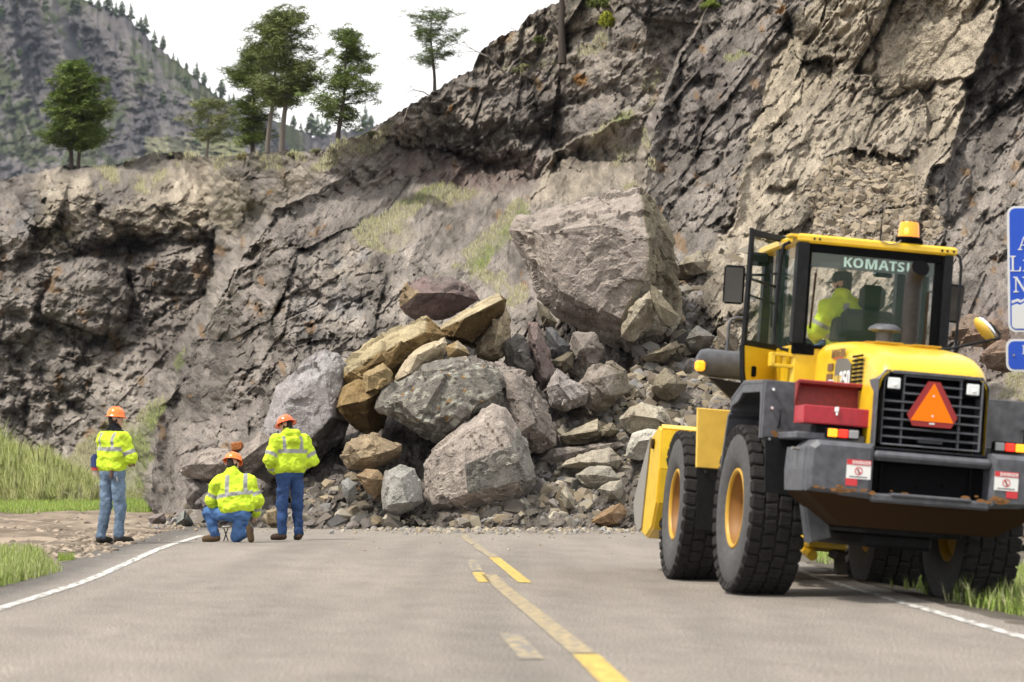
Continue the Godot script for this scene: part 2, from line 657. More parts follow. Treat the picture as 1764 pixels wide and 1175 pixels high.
func survey() -> void:
	far_wall = formation([
		[-100, 345, 112, 380, 104, 420, 101, 500, 99, 700, 96, 830, 92, 930, 86],
		[100, 283, 112, 292, 104, 330, 101, 415, 99.6, 432, 100.2, 600, 99, 780, 95, 850, 91, 930, 84],
		[300, 260, 124, 285, 112, 330, 104, 400, 101, 422, 101.7, 560, 99.5, 640, 96, 760, 89, 830, 83, 930, 70],
		[480, 258, 126, 275, 116, 320, 108, 400, 102, 425, 102.8, 560, 100, 800, 92, 930, 70],
		[620, 220, 132, 260, 118, 300, 112, 400, 106, 560, 100, 930, 85],
		[800, 120, 150, 560, 130, 930, 110]])
	ridge = formation([
		[300, 640, 72, 760, 64, 830, 59, 930, 50],
		[420, 410, 66, 500, 63, 600, 60, 760, 55.5, 900, 50],
		[500, 258, 80, 290, 72, 330, 66, 400, 61, 500, 58, 700, 54, 900, 51],
		[600, 235, 84, 250, 76, 300, 70, 400, 62, 500, 58, 700, 53.5, 900, 50],
		[700, 178, 82, 200, 77, 270, 74, 320, 72, 340, 70, 430, 60, 500, 57, 600, 54, 900, 50],
		[800, 120, 90, 150, 82, 262, 77, 330, 74, 440, 60, 500, 56, 600, 53, 900, 50],
		[840, 60, 97, 118, 94, 126, 88, 160, 82, 262, 77, 330, 73.5, 430, 61, 500, 56, 600, 53, 900, 49],
		[900, 20, 98, 112, 94, 124, 88, 200, 80, 290, 76, 330, 72, 400, 64, 480, 57, 600, 52, 900, 48],
		[1000, -20, 101, 84, 97, 100, 92, 180, 80, 240, 77, 260, 72, 360, 64, 450, 57, 600, 52, 900, 47],
		[1100, -40, 104, 40, 100, 56, 96, 90, 92, 200, 78, 240, 70.5, 350, 62.5, 450, 56, 600, 51, 900, 46],
		[1160, -40, 104, 20, 100, 90, 90, 200, 77, 350, 62, 900, 46],
		[1250, -40, 104, 60, 92, 180, 78, 350, 68, 900, 50]])
	scar = formation([
		[1130, -80, 74, 100, 67, 300, 61, 450, 57, 600, 53, 900, 46],
		[1300, -80, 71, 100, 64.5, 300, 58.5, 450, 55, 560, 52, 700, 49, 900, 44],
		[1500, -80, 70, 100, 63.5, 300, 57.5, 450, 54, 560, 51, 700, 47, 900, 42],
		[1700, -80, 68, 100, 62, 300, 56, 450, 51.5, 600, 46.5, 700, 43.5, 900, 38],
		[1900, -80, 66, 100, 60, 300, 54, 450, 49.5, 600, 44.5, 700, 41.5, 900, 36]])
	talus = formation([
		[230, 880, 90, 905, 56, 925, 47, 945, 44],
		[300, 800, 95, 880, 54, 902, 46.5, 945, 43.5],
		[420, 700, 75, 760, 54, 830, 47.5, 905, 44.2, 945, 43],
		[560, 600, 62, 700, 51, 800, 46.3, 905, 43.2, 945, 42.2],
		[760, 440, 72, 500, 60, 650, 50, 800, 45.8, 912, 42.5, 945, 41.8],
		[950, 400, 70, 430, 61, 520, 53, 650, 48.8, 800, 45.2, 912, 42.5, 945, 41.8],
		[1120, 370, 64, 430, 55, 520, 51.2, 650, 47.9, 800, 44.8, 912, 42.5, 945, 41.8],
		[1280, 360, 64, 430, 54.2, 520, 50.6, 700, 46.4, 900, 41.5, 945, 40],
		[1500, 470, 58, 560, 50.2, 700, 45.8, 900, 40.5, 945, 38],
		[1900, 430, 56, 500, 50, 600, 45, 700, 42, 900, 37, 945, 35]])
	relief = new_grid()
	# the overhang on the left: rock band above, shadowed hollow below
	ledge(relief, [-60, 452, 20, 440, 54, 436, 99, 433, 150, 431, 180, 426, 238, 404, 262, 396, 289, 410, 313, 386, 340, 390, 354, 403, 378, 386, 408, 414, 432, 420], 3.4, 32.0, 2.0)
	furrow(relief, [180, 432, 238, 420, 300, 424, 350, 418, 400, 432, 428, 440], 8.0, 1.08)
	furrow(relief, [60, 442, 120, 440, 170, 436], 5.0, 0.90)
	boss(relief, 150, 512, 82, 76, 25, 4.6)
	boss(relief, 170, 560, 50, 34, 0, 1.2)
	boss(relief, 262, 474, 44, 44, 0, 2.8)
	boss(relief, 318, 458, 44, 44, 0, 3.4)
	boss(relief, 20, 540, 60, 50, 20, 2.2)
	boss(relief, 70, 350, 34, 62, 0, 2.6)
	boss(relief, 128, 345, 40, 62, -10, 2.8)
	boss(relief, 228, 352, 60, 42, 0, 2.2)
	boss(relief, 330, 322, 64, 52, -15, 3.2)
	boss(relief, 420, 330, 50, 40, -20, 2.4)
	furrow(relief, [225, 432, 221, 460, 223, 500, 226, 535, 222, 560], 3.0, 1.68)
	furrow(relief, [60, 558, 115, 582, 170, 594, 235, 602, 275, 610], 6.0, 2.04)
	furrow(relief, [68, 562, 71, 520, 84, 470], 3.0, 0.60)
	furrow(relief, [275, 610, 262, 560, 300, 520, 350, 505], 5.0, 0.72)
	furrow(relief, [180, 640, 210, 660, 245, 650], 8.0, 1.20)
	furrow(relief, [20, 640, 45, 690, 40, 740], 7.0, 1.20)
	furrow(relief, [120, 690, 150, 730, 190, 745], 7.0, 0.96)
	boss(relief, 120, 650, 46, 34, 20, 1.8)
	boss(relief, 60, 700, 40, 40, 0, 1.4)
	boss(relief, 225, 690, 40, 32, 30, 1.4)
	# the near ridge face
	furrow(relief, [330, 640, 372, 600, 420, 560, 440, 520], 3.5, 0.50)
	furrow(relief, [395, 690, 440, 640, 480, 590, 530, 560], 4.0, 0.45)
	furrow(relief, [300, 760, 350, 720, 400, 700], 4.0, 0.36)
	furrow(relief, [420, 470, 470, 440, 540, 420], 3.5, 0.45)
	furrow(relief, [545, 440, 550, 470, 520, 500, 480, 530], 4.0, 0.63)
	furrow(relief, [590, 550, 600, 520, 640, 505], 4.0, 0.54)
	boss(relief, 480, 500, 46, 30, -35, 0.8)
	boss(relief, 395, 640, 40, 26, -45, 0.7)
	boss(relief, 590, 450, 60, 30, -30, 0.9)
	boss(relief, 640, 560, 40, 40, 0, 0.9)
	boss(relief, 470, 400, 30, 44, 30, 1.0)
	# lumps under the grass strip
	boss(relief, 735, 395, 26, 16, -35, 2.2)
	boss(relief, 762, 372, 34, 20, -30, 2.6)
	boss(relief, 790, 400, 34, 18, -35, 2.6)
	boss(relief, 822, 372, 36, 22, -30, 2.4)
	boss(relief, 850, 340, 30, 18, -30, 2.0)
	boss(relief, 735, 448, 34, 26, 0, 1.2)
	furrow(relief, [815, 470, 840, 485, 865, 478, 868, 500, 835, 508], 12.0, 2.00)
	furrow(relief, [700, 425, 740, 430, 790, 440], 6.0, 0.90)
	# the craggy knob on the ridge: it hangs over a red-brown hollow
	ledge(relief, [674, 240, 700, 246, 731, 247, 760, 258, 789, 264, 830, 268, 868, 274, 900, 262, 925, 240], 1.8, 40.0, 3.0)
	furrow(relief, [700, 252, 760, 266, 830, 276, 880, 284], 6.0, 1.3)
	boss(relief, 712, 215, 30, 32, 0, 1.87)
	boss(relief, 760, 200, 30, 40, 20, 1.87)
	boss(relief, 812, 195, 36, 34, -20, 1.98)
	boss(relief, 848, 225, 36, 34, 0, 2.20)
	boss(relief, 890, 250, 22, 16, 0, 1.65)
	boss(relief, 820, 256, 40, 14, 5, 1.87)
	boss(relief, 896, 190, 30, 34, 0, 1.65)
	boss(relief, 919, 276, 32, 36, 0, 1.65)
	boss(relief, 780, 160, 50, 20, -20, 1.32)
	boss(relief, 690, 280, 34, 30, 0, 1.32)
	boss(relief, 850, 305, 60, 24, 0, 0.88)
	furrow(relief, [730, 300, 725, 320, 740, 280, 760, 262], 4.0, 2.2)
	# the long rounded boulders with lichen along the upper slope
	boss(relief, 1003, 147, 58, 20, -14, 5.0)
	boss(relief, 947, 172, 20, 24, 10, 4.4)
	boss(relief, 1066, 110, 32, 14, -24, 4.0)
	boss(relief, 930, 215, 16, 22, 10, 3.0)
	boss(relief, 946, 222, 16, 22, 0, 3.2)
	furrow(relief, [927, 232, 930, 205, 940, 194, 977, 181, 1011, 164, 1058, 150, 1092, 114], 3.5, 3.4)
	boss(relief, 1020, 210, 66, 44, -20, 3.0)
	boss(relief, 1085, 175, 24, 34, 30, 2.0)
	boss(relief, 1120, 45, 70, 20, -25, 3.0)
	# the grey crag behind the upper slope
	for e in [[850, 100, 22, 34], [885, 85, 22, 40], [915, 60, 20, 44], [950, 50, 22, 46], [990, 40, 26, 44], [1030, 20, 26, 40]]:
		boss(relief, e[0], e[1], e[2], e[3], 12, 1.6)
	furrow(relief, [868, 60, 864, 90, 870, 115], 3.0, 1.2)
	furrow(relief, [900, 45, 902, 80, 895, 110], 3.0, 1.4)
	furrow(relief, [935, 20, 932, 60, 938, 100], 3.0, 1.2)
	furrow(relief, [975, 5, 970, 50, 976, 85], 3.0, 1.2)
	# the tan outcrop in front of the upper slope
	ledge(relief, [913, 364, 930, 302, 940, 270, 977, 250, 1045, 216, 1072, 204], -1.6, 60.0, 3.0)
	furrow(relief, [960, 290, 955, 330, 930, 355], 5.0, 1.4)
	furrow(relief, [1010, 262, 985, 300, 980, 340], 4.0, 1.0)
	# dark rib left of the fresh scar and the seams that cut it
	furrow(relief, [1196, 70, 1165, 150, 1150, 220, 1140, 300], 7.0, 0.96)
	furrow(relief, [1240, 70, 1215, 150, 1205, 210, 1190, 290, 1170, 330], 6.0, 1.08)
	furrow(relief, [1345, 75, 1324, 124, 1300, 211, 1262, 250, 1225, 300, 1180, 330], 5.0, 1.20)
	furrow(relief, [1303, 211, 1270, 310, 1258, 390, 1226, 430], 4.0, 0.72)
	boss(relief, 1285, 150, 44, 50, 10, 1.6)
	boss(relief, 1180, 200, 28, 60, 15, 1.6)
	boss(relief, 1235, 250, 26, 40, 25, 1.3)
	boss(relief, 1210, 370, 50, 50, 0, 1.4)
	boss(relief, 1310, 40, 50, 60, 10, 1.6)
	# the fresh scar: slabs, hollows and the torn right-hand rim
	ledge(relief, [1226, 432, 1258, 395, 1270, 320, 1300, 262, 1345, 225], -1.3, 60.0, 2.0)
	furrow(relief, [1328, 246, 1340, 230, 1355, 222], 7.0, 1.08)
	furrow(relief, [1330, 330, 1370, 320, 1380, 345], 8.0, 0.90)
	ledge(relief, [1600, 150, 1640, 142, 1668, 138], 1.0, 36.0, 2.0)
	ledge(relief, [1480, 262, 1530, 268, 1552, 272, 1560, 262], 1.4, 60.0, 2.0)
	ledge(relief, [1500, 375, 1530, 362, 1568, 350], 1.0, 30.0, 2.0)
	furrow(relief, [1395, 70, 1440, 40, 1490, 10], 4.0, 0.60)
	furrow(relief, [1430, 130, 1480, 60, 1530, 0], 3.0, 0.48)
	furrow(relief, [1505, 120, 1512, 60, 1500, 20], 5.0, 0.72)
	furrow(relief, [1360, 330, 1430, 230, 1490, 150], 3.0, 0.48)
	furrow(relief, [1390, 300, 1400, 190, 1420, 150], 3.0, 0.42)
	ledge(relief, [1735, -60, 1732, 0, 1706, 75, 1665, 158, 1653, 211, 1646, 241, 1600, 330, 1575, 400], -1.0, 90.0, 3.0)
	furrow(relief, [1760, 60, 1720, 160, 1700, 240, 1680, 330, 1640, 400], 10.0, 1.20)
	boss(relief, 1715, 160, 16, 60, 20, 1.8)
	boss(relief, 1745, 230, 24, 70, 15, 2.0)
	boss(relief, 1690, 300, 20, 40, 30, 1.5)
	boss(relief, 1745, 420, 40, 60, 20, 1.2)
	boss(relief, 1725, 640, 60, 24, -20, 1.0)
	boss(relief, 1690, 560, 40, 26, -20, 1.0)


var scree := []
var grass_spots := []     # [position, normal, greenness]
var Masks := {}

func masks() -> void:
	for k in ["grass", "green", "tan", "smooth", "dark", "orange", "pale", "gravel", "red"]:
		Masks[k] = new_grid()
	var g: PackedFloat32Array = Masks.grass
	region(g, [112, 292, 230, 272, 300, 258, 480, 258, 560, 262, 520, 285, 420, 290, 345, 288, 300, 292, 255, 330, 185, 340, 150, 310], 0.8, 12)
	region(g, [560, 250, 640, 225, 690, 205, 670, 245, 640, 262, 600, 280, 560, 300, 520, 320, 540, 280], 0.75, 10)
	region(g, [598, 411, 629, 383, 680, 352, 721, 332, 772, 322, 850, 330, 808, 346, 748, 356, 700, 379, 717, 419, 681, 433, 621, 421], 1.0, 8)
	region(g, [796, 434, 844, 395, 885, 352, 912, 356, 905, 391, 872, 423, 840, 455, 815, 475], 1.0, 8)
	region(g, [858, 115, 985, 90, 1045, 55, 1060, 70, 1010, 104, 940, 122, 880, 132], 0.75, 8)
	region(g, [985, 252, 1070, 195, 1130, 165, 1130, 190, 1090, 215, 1010, 262], 0.8, 7)
	region(g, [1040, 240, 1130, 190, 1128, 330, 1060, 345, 1030, 300], 0.4, 14)
	region(g, [1080, 40, 1190, 18, 1215, 30, 1150, 70, 1100, 80], 0.3, 10)
	region(g, [1150, 60, 1200, 40, 1180, 80, 1140, 140, 1100, 170, 1100, 140], 0.4, 12)
	region(g, [1238, 88, 1275, 92, 1330, 100, 1320, 112, 1250, 108], 0.7, 6)
	region(g, [100, 800, 180, 740, 255, 690, 300, 670, 290, 700, 262, 750, 256, 810, 250, 860, 90, 870], 1.0, 10)
	region(g, [292, 625, 312, 600, 326, 604, 318, 625, 300, 640], 1.1, 5)
	region(g, [820, 470, 870, 470, 915, 520, 905, 545, 862, 520], 0.7, 8)
	region(g, [1690, 650, 1764, 635, 1790, 660, 1764, 690, 1690, 700], 0.75, 8)
	region(g, [740, 475, 780, 450, 830, 440, 820, 460], 0.4, 8)
	var v: PackedFloat32Array = Masks.green
	region(v, [200, 790, 262, 700, 300, 690, 258, 800, 250, 850, 100, 860], 0.75, 14)
	region(v, [292, 625, 312, 600, 326, 604, 318, 625, 300, 640], 1.0, 4)
	region(v, [815, 460, 850, 410, 900, 362, 908, 372, 890, 396, 860, 430, 830, 470], 0.8, 10)
	region(v, [700, 345, 740, 325, 760, 325, 720, 350], 0.6, 12)
	region(v, [1055, 205, 1085, 190, 1090, 205, 1060, 215], 0.8, 6)
	region(v, [1245, 95, 1290, 96, 1290, 108, 1250, 106], 0.7, 4)
	var t: PackedFloat32Array = Masks.tan
	region(t, [1405, -80, 1397, 0, 1348, 75, 1326, 124, 1303, 211, 1269, 320, 1258, 395, 1224, 429, 1200, 520, 1300, 620, 1500, 620, 1560, 430, 1590, 339, 1646, 241, 1653, 211, 1665, 158, 1706, 75, 1732, 0, 1740, -80], 1.0, 6)
	region(t, [70, 300, 112, 286, 150, 300, 170, 340, 150, 400, 110, 430, 60, 430, 50, 380], 0.85, 10)
	region(t, [250, 300, 345, 276, 400, 300, 440, 340, 400, 400, 330, 396, 270, 396, 180, 420, 160, 370, 230, 340], 0.8, 12)
	region(t, [440, 330, 520, 285, 560, 300, 500, 350, 450, 380], 0.4, 12)
	region(t, [915, 361, 932, 300, 939, 272, 977, 252, 1045, 216, 1068, 209, 1070, 260, 1040, 320, 980, 352], 0.5, 10)
	region(t, [1000, 300, 1120, 250, 1120, 340, 1040, 345], 0.35, 16)
	region(t, [560, 460, 600, 420, 660, 430, 650, 480, 590, 490], 0.35, 10)
	region(t, [815, 118, 835, 84, 872, 58, 925, 16, 1000, -20, 1100, -40, 1040, 60, 960, 90, 880, 112], 0.42, 6)
	region(Masks.smooth, [1640, 40, 1700, 20, 1712, 60, 1670, 150, 1600, 142, 1530, 150, 1470, 110, 1520, 60], 1.0, 16)
	region(Masks.smooth, [1258, 395, 1290, 290, 1330, 262, 1310, 330, 1290, 390, 1250, 440], 0.8, 8)
	region(Masks.smooth, [1440, 240, 1470, 200, 1460, 250, 1420, 262], 0.7, 6)
	region(Masks.smooth, [1370, 262, 1420, 235, 1410, 280, 1370, 320, 1340, 345], 0.7, 6)
	region(Masks.smooth, [975, 185, 1060, 165, 1065, 205, 1000, 240, 965, 235], 0.8, 10)
	region(Masks.smooth, [85, 450, 215, 440, 222, 560, 150, 590, 90, 560], 0.5, 12)
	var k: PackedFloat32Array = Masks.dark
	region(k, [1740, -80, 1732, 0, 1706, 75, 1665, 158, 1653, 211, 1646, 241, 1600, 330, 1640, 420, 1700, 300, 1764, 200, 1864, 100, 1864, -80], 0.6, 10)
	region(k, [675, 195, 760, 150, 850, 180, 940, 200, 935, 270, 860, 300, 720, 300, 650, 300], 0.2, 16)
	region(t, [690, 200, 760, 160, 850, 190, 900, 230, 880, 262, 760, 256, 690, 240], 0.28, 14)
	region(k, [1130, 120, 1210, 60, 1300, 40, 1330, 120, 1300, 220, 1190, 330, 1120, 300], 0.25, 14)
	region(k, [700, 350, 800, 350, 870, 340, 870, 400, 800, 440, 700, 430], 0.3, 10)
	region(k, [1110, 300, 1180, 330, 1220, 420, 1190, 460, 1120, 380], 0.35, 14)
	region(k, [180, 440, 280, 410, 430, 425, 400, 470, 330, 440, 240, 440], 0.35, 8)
	region(Masks.red, [663, 260, 925, 262, 925, 327, 800, 330, 663, 310], 0.7, 14)
	region(Masks.red, [1640, 640, 1680, 530, 1764, 520, 1764, 640], 0.7, 20)
	region(Masks.gravel, [1400, 300, 1470, 260, 1560, 268, 1600, 330, 1640, 400, 1600, 440, 1400, 440, 1395, 380], 1.0, 10)
	region(Masks.gravel, [850, 138, 985, 108, 1060, 72, 1130, 34, 1220, 10, 1200, 60, 1110, 150, 1060, 165, 1010, 190, 950, 150], 0.75, 10)
	var o: PackedFloat32Array = Masks.orange
	for b in [[60, 480, 16, .4], [190, 470, 14, .4], [110, 590, 14, .35], [300, 480, 10, .5], [340, 440, 8, .4], [200, 330, 12, .4], [380, 340, 12, .5], [745, 165, 14, .8], [815, 158, 12, .6], [690, 215, 12, .7], [768, 188, 10, .6], [958, 160, 12, .8], [1000, 140, 22, .7], [1020, 152, 20, .5], [905, 180, 10, .6], [470, 330, 10, .9], [455, 350, 9, .9], [430, 325, 14, .7], [500, 310, 14, .5], [545, 285, 14, .4], [1035, 78, 8, .7], [1085, 62, 14, .5], [265, 488, 14, .8], [135, 500, 16, .35], [140, 545, 12, .4], [150, 300, 16, .35], [1250, 160, 12, .7], [1350, 20, 20, .5], [1320, 25, 14, .4], [1190, 260, 12, .4], [1165, 300, 12, .3], [90, 620, 10, .5], [120, 650, 8, .5], [310, 630, 12, .5], [1085, 175, 16, .5], [1140, 150, 14, .5], [975, 340, 16, .3], [610, 320, 8, .6], [160, 660, 6, .8], [45, 620, 6, .7], [350, 545, 6, .0]]:
		region(o, [b[0] - b[2], b[1], b[0], b[1] - b[2] * .7, b[0] + b[2], b[1], b[0], b[1] + b[2] * .7], b[3], b[2] * 0.5)
	var w: PackedFloat32Array = Masks.pale
	region(w, [535, 590, 560, 500, 600, 470, 640, 490, 610, 560, 575, 600], 0.5, 14)
	region(w, [500, 560, 540, 500, 560, 520, 520, 600], 0.35, 10)
	region(w, [20, 390, 70, 310, 90, 300, 70, 380, 30, 430], 0.5, 8)
	region(w, [560, 430, 600, 415, 650, 430, 640, 455, 580, 460], 0.5, 6)
	region(w, [350, 385, 378, 382, 376, 402, 352, 403], 0.8, 4)
	region(w, [190, 335, 150, 315, 185, 330, 200, 350], 0.6, 6)


func hillside() -> void:
	rng.seed = 4242
	survey()
	masks()
	var big := noise(FastNoiseLite.TYPE_SIMPLEX, 0.07, 11, 3)
	var warpn := noise(FastNoiseLite.TYPE_SIMPLEX_SMOOTH, 0.012, 12, 3)
	var fold := noise(FastNoiseLite.TYPE_SIMPLEX, 0.22, 13, 4)
	fold.fractal_type = FastNoiseLite.FRACTAL_RIDGED
	var blocks := noise(FastNoiseLite.TYPE_CELLULAR, 0.42, 14, 1, 0.4)
	blocks.cellular_return_type = FastNoiseLite.RETURN_CELL_VALUE
	blocks.cellular_jitter = 1.0
	var cracks := noise(FastNoiseLite.TYPE_CELLULAR, 0.42, 14, 1, 0.4)
	cracks.cellular_return_type = FastNoiseLite.RETURN_DISTANCE2_SUB
	var chips := noise(FastNoiseLite.TYPE_CELLULAR, 1.5, 15, 1, 0.1)
	chips.cellular_return_type = FastNoiseLite.RETURN_CELL_VALUE
	var pebbles := noise(FastNoiseLite.TYPE_CELLULAR, 3.2, 16, 1, 0.15)
	pebbles.cellular_return_type = FastNoiseLite.RETURN_DISTANCE
	var fine := noise(FastNoiseLite.TYPE_SIMPLEX, 2.6, 17, 4)
	fine.fractal_gain = 0.62
	var chips2 := noise(FastNoiseLite.TYPE_CELLULAR, 4.2, 25, 1, 0.04)
	chips2.cellular_return_type = FastNoiseLite.RETURN_CELL_VALUE
	var crisp := noise(FastNoiseLite.TYPE_SIMPLEX, 1.7, 26, 4)
	crisp.fractal_type = FastNoiseLite.FRACTAL_RIDGED
	var tint := noise(FastNoiseLite.TYPE_SIMPLEX_SMOOTH, 0.35, 18, 4)
	var stain := noise(FastNoiseLite.TYPE_SIMPLEX, 1.1, 19, 3)
	var lumps := noise(FastNoiseLite.TYPE_CELLULAR, 0.62, 61, 1, 0.9)
	lumps.cellular_return_type = FastNoiseLite.RETURN_DISTANCE
	var knobs := noise(FastNoiseLite.TYPE_CELLULAR, 1.9, 62, 1, 0.3)
	knobs.cellular_return_type = FastNoiseLite.RETURN_DISTANCE
	var cols := []
	var x := -700.0
	while x < 2500.0:
		cols.append(x)
		x += 1.9 if x > -30.0 and x < 1794.0 else (8.0 if x > -110 and x < 1880 else 24.0)
	var rows := 450
	var back := 5
	var nc: int = cols.size()
	var nr := rows + back
	var pos := PackedVector3Array()
	pos.resize(nc * nr)
	var colour := PackedColorArray()
	colour.resize(nc * nr)
	var spots := []
	var scree_spots := []
	var a1 := deg_to_rad(52.0)
	var ca := cos(a1)
	var sa := sin(a1)
	for i in nc:
		var px: float = cols[i]
		var top := along(SKYLINE, px) + 5.0 * warpn.get_noise_2d(px * 6.0, 3.0)
		var low := 872.0 if px < 258.0 else lerpf(872.0, 940.0, clampf((px - 258.0) / 40.0, 0.0, 1.0))
		for j in rows:
			var py := lerpf(top, low, float(j) / (rows - 1))
			var wx := px + 16.0 * warpn.get_noise_2d(px, py) + 4.0 * warpn.get_noise_2d(px * 5.0, py * 5.0 + 70.0)
			var wy := py + 16.0 * warpn.get_noise_2d(px + 900.0, py) + 4.0 * warpn.get_noise_2d(px * 5.0 + 300.0, py * 5.0)
			var d := hillside_distance(px + (wx - px) * 0.6, py + (wy - py) * 0.6)
			# on a gentle bench the same roughness reaches less far
			var gentle := (hillside_distance(px + (wx - px) * 0.6, py - 8.0 + (wy - py) * 0.6) - d) / 8.0
			var ease_ := clampf(0.035 / (0.035 + maxf(0.0, gentle - 0.025)), 0.34, 1.0)
			var left := px < along(RIDGE_EDGE, py)
			var p0 := spot(px, py, d)
			var sc := 60.0 / maxf(d, 40.0)
			var q := p0 * sc
			# strata that climb to the right
			var s := Vector3((q.x * ca + q.y * sa) * 0.45, (-q.x * sa + q.y * ca) * 1.25, q.z * 0.6 + 7.0)
			if not left and px < along(SCAR_EDGE, py): s = Vector3((q.x * ca + q.y * sa) * 0.72 + 3.0, (-q.x * sa + q.y * ca) * 1.0, q.z * 0.6 + 7.0)
			if left: s = Vector3(q.x * 0.75 + q.y * 0.2, q.y * 0.85 - q.x * 0.15, q.z * 0.6 + 27.0)
			var gr := grid_at(Masks.grass, wx, wy)
			var tn := grid_at(Masks.tan, wx, wy)
			var sm := grid_at(Masks.smooth, wx, wy)
			var gv := grid_at(Masks.gravel, wx, wy)
			var dk := grid_at(Masks.dark, wx, wy)
			var pile := clampf((py - 700.0) / 200.0, 0.0, 1.0) if px > 540.0 else 0.0
			var cell := blocks.get_noise_3dv(s)
			var gap := cracks.get_noise_3dv(s) + 1.0
			var cell2 := chips.get_noise_3dv(s)
			var fn := fine.get_noise_3dv(q)
			var rid := fold.get_noise_3dv(s * 0.8)
			var ta := cell * 9.0
			var saw := fposmod((s.x * 0.6 * cos(ta) + s.y * sin(ta) + s.z * 0.3) * 0.30 + cell, 1.0) - 0.5
			ta = cell2 * 13.0
			var saw2 := fposmod((s.x * cos(ta) + s.y * sin(ta)) * 0.9 + cell2 * 3.0, 1.0) - 0.5
			var cell3 := chips2.get_noise_3dv(s * 1.15)
			ta = cell3 * 15.0
			var saw3 := fposmod((s.x * cos(ta) + s.y * sin(ta)) * 2.6 + cell3 * 3.0, 1.0) - 0.5
			var rough := 1.0 - 0.8 * sm
			rough *= 1.0 - 0.65 * clampf(gr * 1.2, 0.0, 1.0)
			rough *= 1.0 - 0.6 * gv
			var crack := 1.0 - smoothstep(0.02, 0.16, gap)
			var disp := 0.0
			var hard := (0.16 if left else 0.42) + 0.58 * clampf(tn * 1.3, 0.0, 1.0)
			disp += 0.6 * big.get_noise_3dv(q * 0.8) * (1.0 - 0.6 * sm)
			disp -= rough * 0.3 * (rid * 0.5 + 0.2)
			disp += rough * hard * (0.55 * cell + 1.15 * saw)
			disp += rough * hard * 0.24 * crack
			disp += rough * (0.3 + 0.7 * hard) * (0.15 * cell2 + 0.32 * saw2)
			# old conglomerate weathers into rounded, crowded masses
			var old := (1.0 - clampf(tn * 1.4, 0.0, 1.0)) * rough
			var s2 := Vector3(q.x * 0.85 + q.y * 0.35, q.y * 0.95 - q.x * 0.3, q.z * 0.8)
			var f1 := lumps.get_noise_3dv(s2) + 1.0
			var f2 := knobs.get_noise_3dv(s2) + 1.0
			disp += old * (1.35 * f1 * f1 - 0.4 + 0.42 * f2 * f2)
			disp *= ease_
			var small := maxf(sqrt(ease_), 0.8)
			disp += small * rough * (0.07 * cell3 + 0.14 * saw3) * (0.75 if left else 1.0)
			disp -= small * (0.3 + 0.7 * rough) * 0.13 * fn
			disp -= small * rough * 0.15 * crisp.get_noise_3dv(s)
			var peb := 1.0 - clampf((pebbles.get_noise_3dv(q) + 1.0) * 1.5, 0.0, 1.0)
			disp -= small * (0.2 * (1.0 - tn) * (1.0 - gr) + 0.16 * gv) * peb
			disp /= sc
			var rel := grid_at(relief, wx, wy)
			var lift := 1.6 * fn + 0.8 * cell2
			pos[(j + back) * nc + i] = spot(px + lift, py + 1.5 * fine.get_noise_3dv(q + Vector3(31, 7, 3)), d + rel * (0.4 + 0.6 * ease_) + disp)
			if gv > 0.08 and px < 1790.0 and px > 1300.0 and (i * 73 + j * 131) % 97 < 11.0 * gv * gv: scree_spots.append((j + back) * nc + i)
			# what it is made of
			var st := stain.get_noise_3dv(q)
			var tt := tint.get_noise_3dv(q * 0.7)
			var c := Vector3(0.245, 0.215, 0.198).lerp(Vector3(0.41, 0.365, 0.325), clampf(0.45 + tt * 1.1 + 0.25 * cell, 0.0, 1.0))
			c = c.lerp(Vector3(0.55, 0.475, 0.37), clampf(tn * (0.9 + 0.35 * tt + 0.22 * cell), 0.0, 1.0))
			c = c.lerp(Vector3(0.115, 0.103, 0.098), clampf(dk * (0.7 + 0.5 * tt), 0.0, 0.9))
			c = c.lerp(Vector3(0.235, 0.165, 0.15), clampf(grid_at(Masks.red, wx, wy) * (0.7 + tt), 0.0, 0.85))
			c = c.lerp(Vector3(0.36, 0.355, 0.37), clampf(grid_at(Masks.pale, wx, wy) * (0.6 + 1.6 * st), 0.0, 0.9))
			c = c.lerp(Vector3(0.34, 0.295, 0.25), gv * 0.6)
			if py > 640.0 or px > 960.0:
				c = c.lerp(Vector3(0.19, 0.165, 0.14), pile * 0.7)
			c *= 1.0 + (0.22 * cell2 + 0.2 * cell3) * (0.4 + 0.6 * rough) + 0.4 * fn - 0.25 * crack * rough
			# pale stones set in the dark conglomerate
			if peb > 0.52 and tn < 0.4 and gr < 0.4 and cell2 > -0.1:
				c = c.lerp(Vector3(0.34, 0.31, 0.29), 0.5 * (0.4 + cell2))
			c *= 1.0 + rng.randf_range(-0.17, 0.17)
			var og := grid_at(Masks.orange, wx, wy)
			c = c.lerp(Vector3(0.36, 0.17, 0.035), smoothstep(0.35, 0.75, og * (0.75 + 1.3 * st)) * 0.85)
			if tn < 0.5 and gr < 0.3 and og < 0.1:
				c = c.lerp(Vector3(0.33, 0.18, 0.06), smoothstep(0.46, 0.62, st + 0.2 * tt) * 0.5)
			var gd := smoothstep(0.34, 0.85, gr + 0.6 * st + 0.35 * tt)
			if gr > 0.05 and gd > 0.0:
				var vg := clampf(grid_at(Masks.green, wx, wy) + 0.25 * tt, 0.0, 1.0)
				c = c.lerp(Vector3(0.37, 0.33, 0.23).lerp(Vector3(0.22, 0.27, 0.09), vg) * (1.0 + 0.5 * fn), gd * (0.45 + 0.25 * vg))
				if gd > 0.5 and st + 0.6 * tt > -0.12 and px > -20.0 and px < 1790.0:
					spots.append([(j + back) * nc + i, vg, d])
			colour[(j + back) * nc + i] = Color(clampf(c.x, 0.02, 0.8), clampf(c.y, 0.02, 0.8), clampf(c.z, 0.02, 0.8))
		# the hill goes on behind its skyline
		var p := pos[back * nc + i]
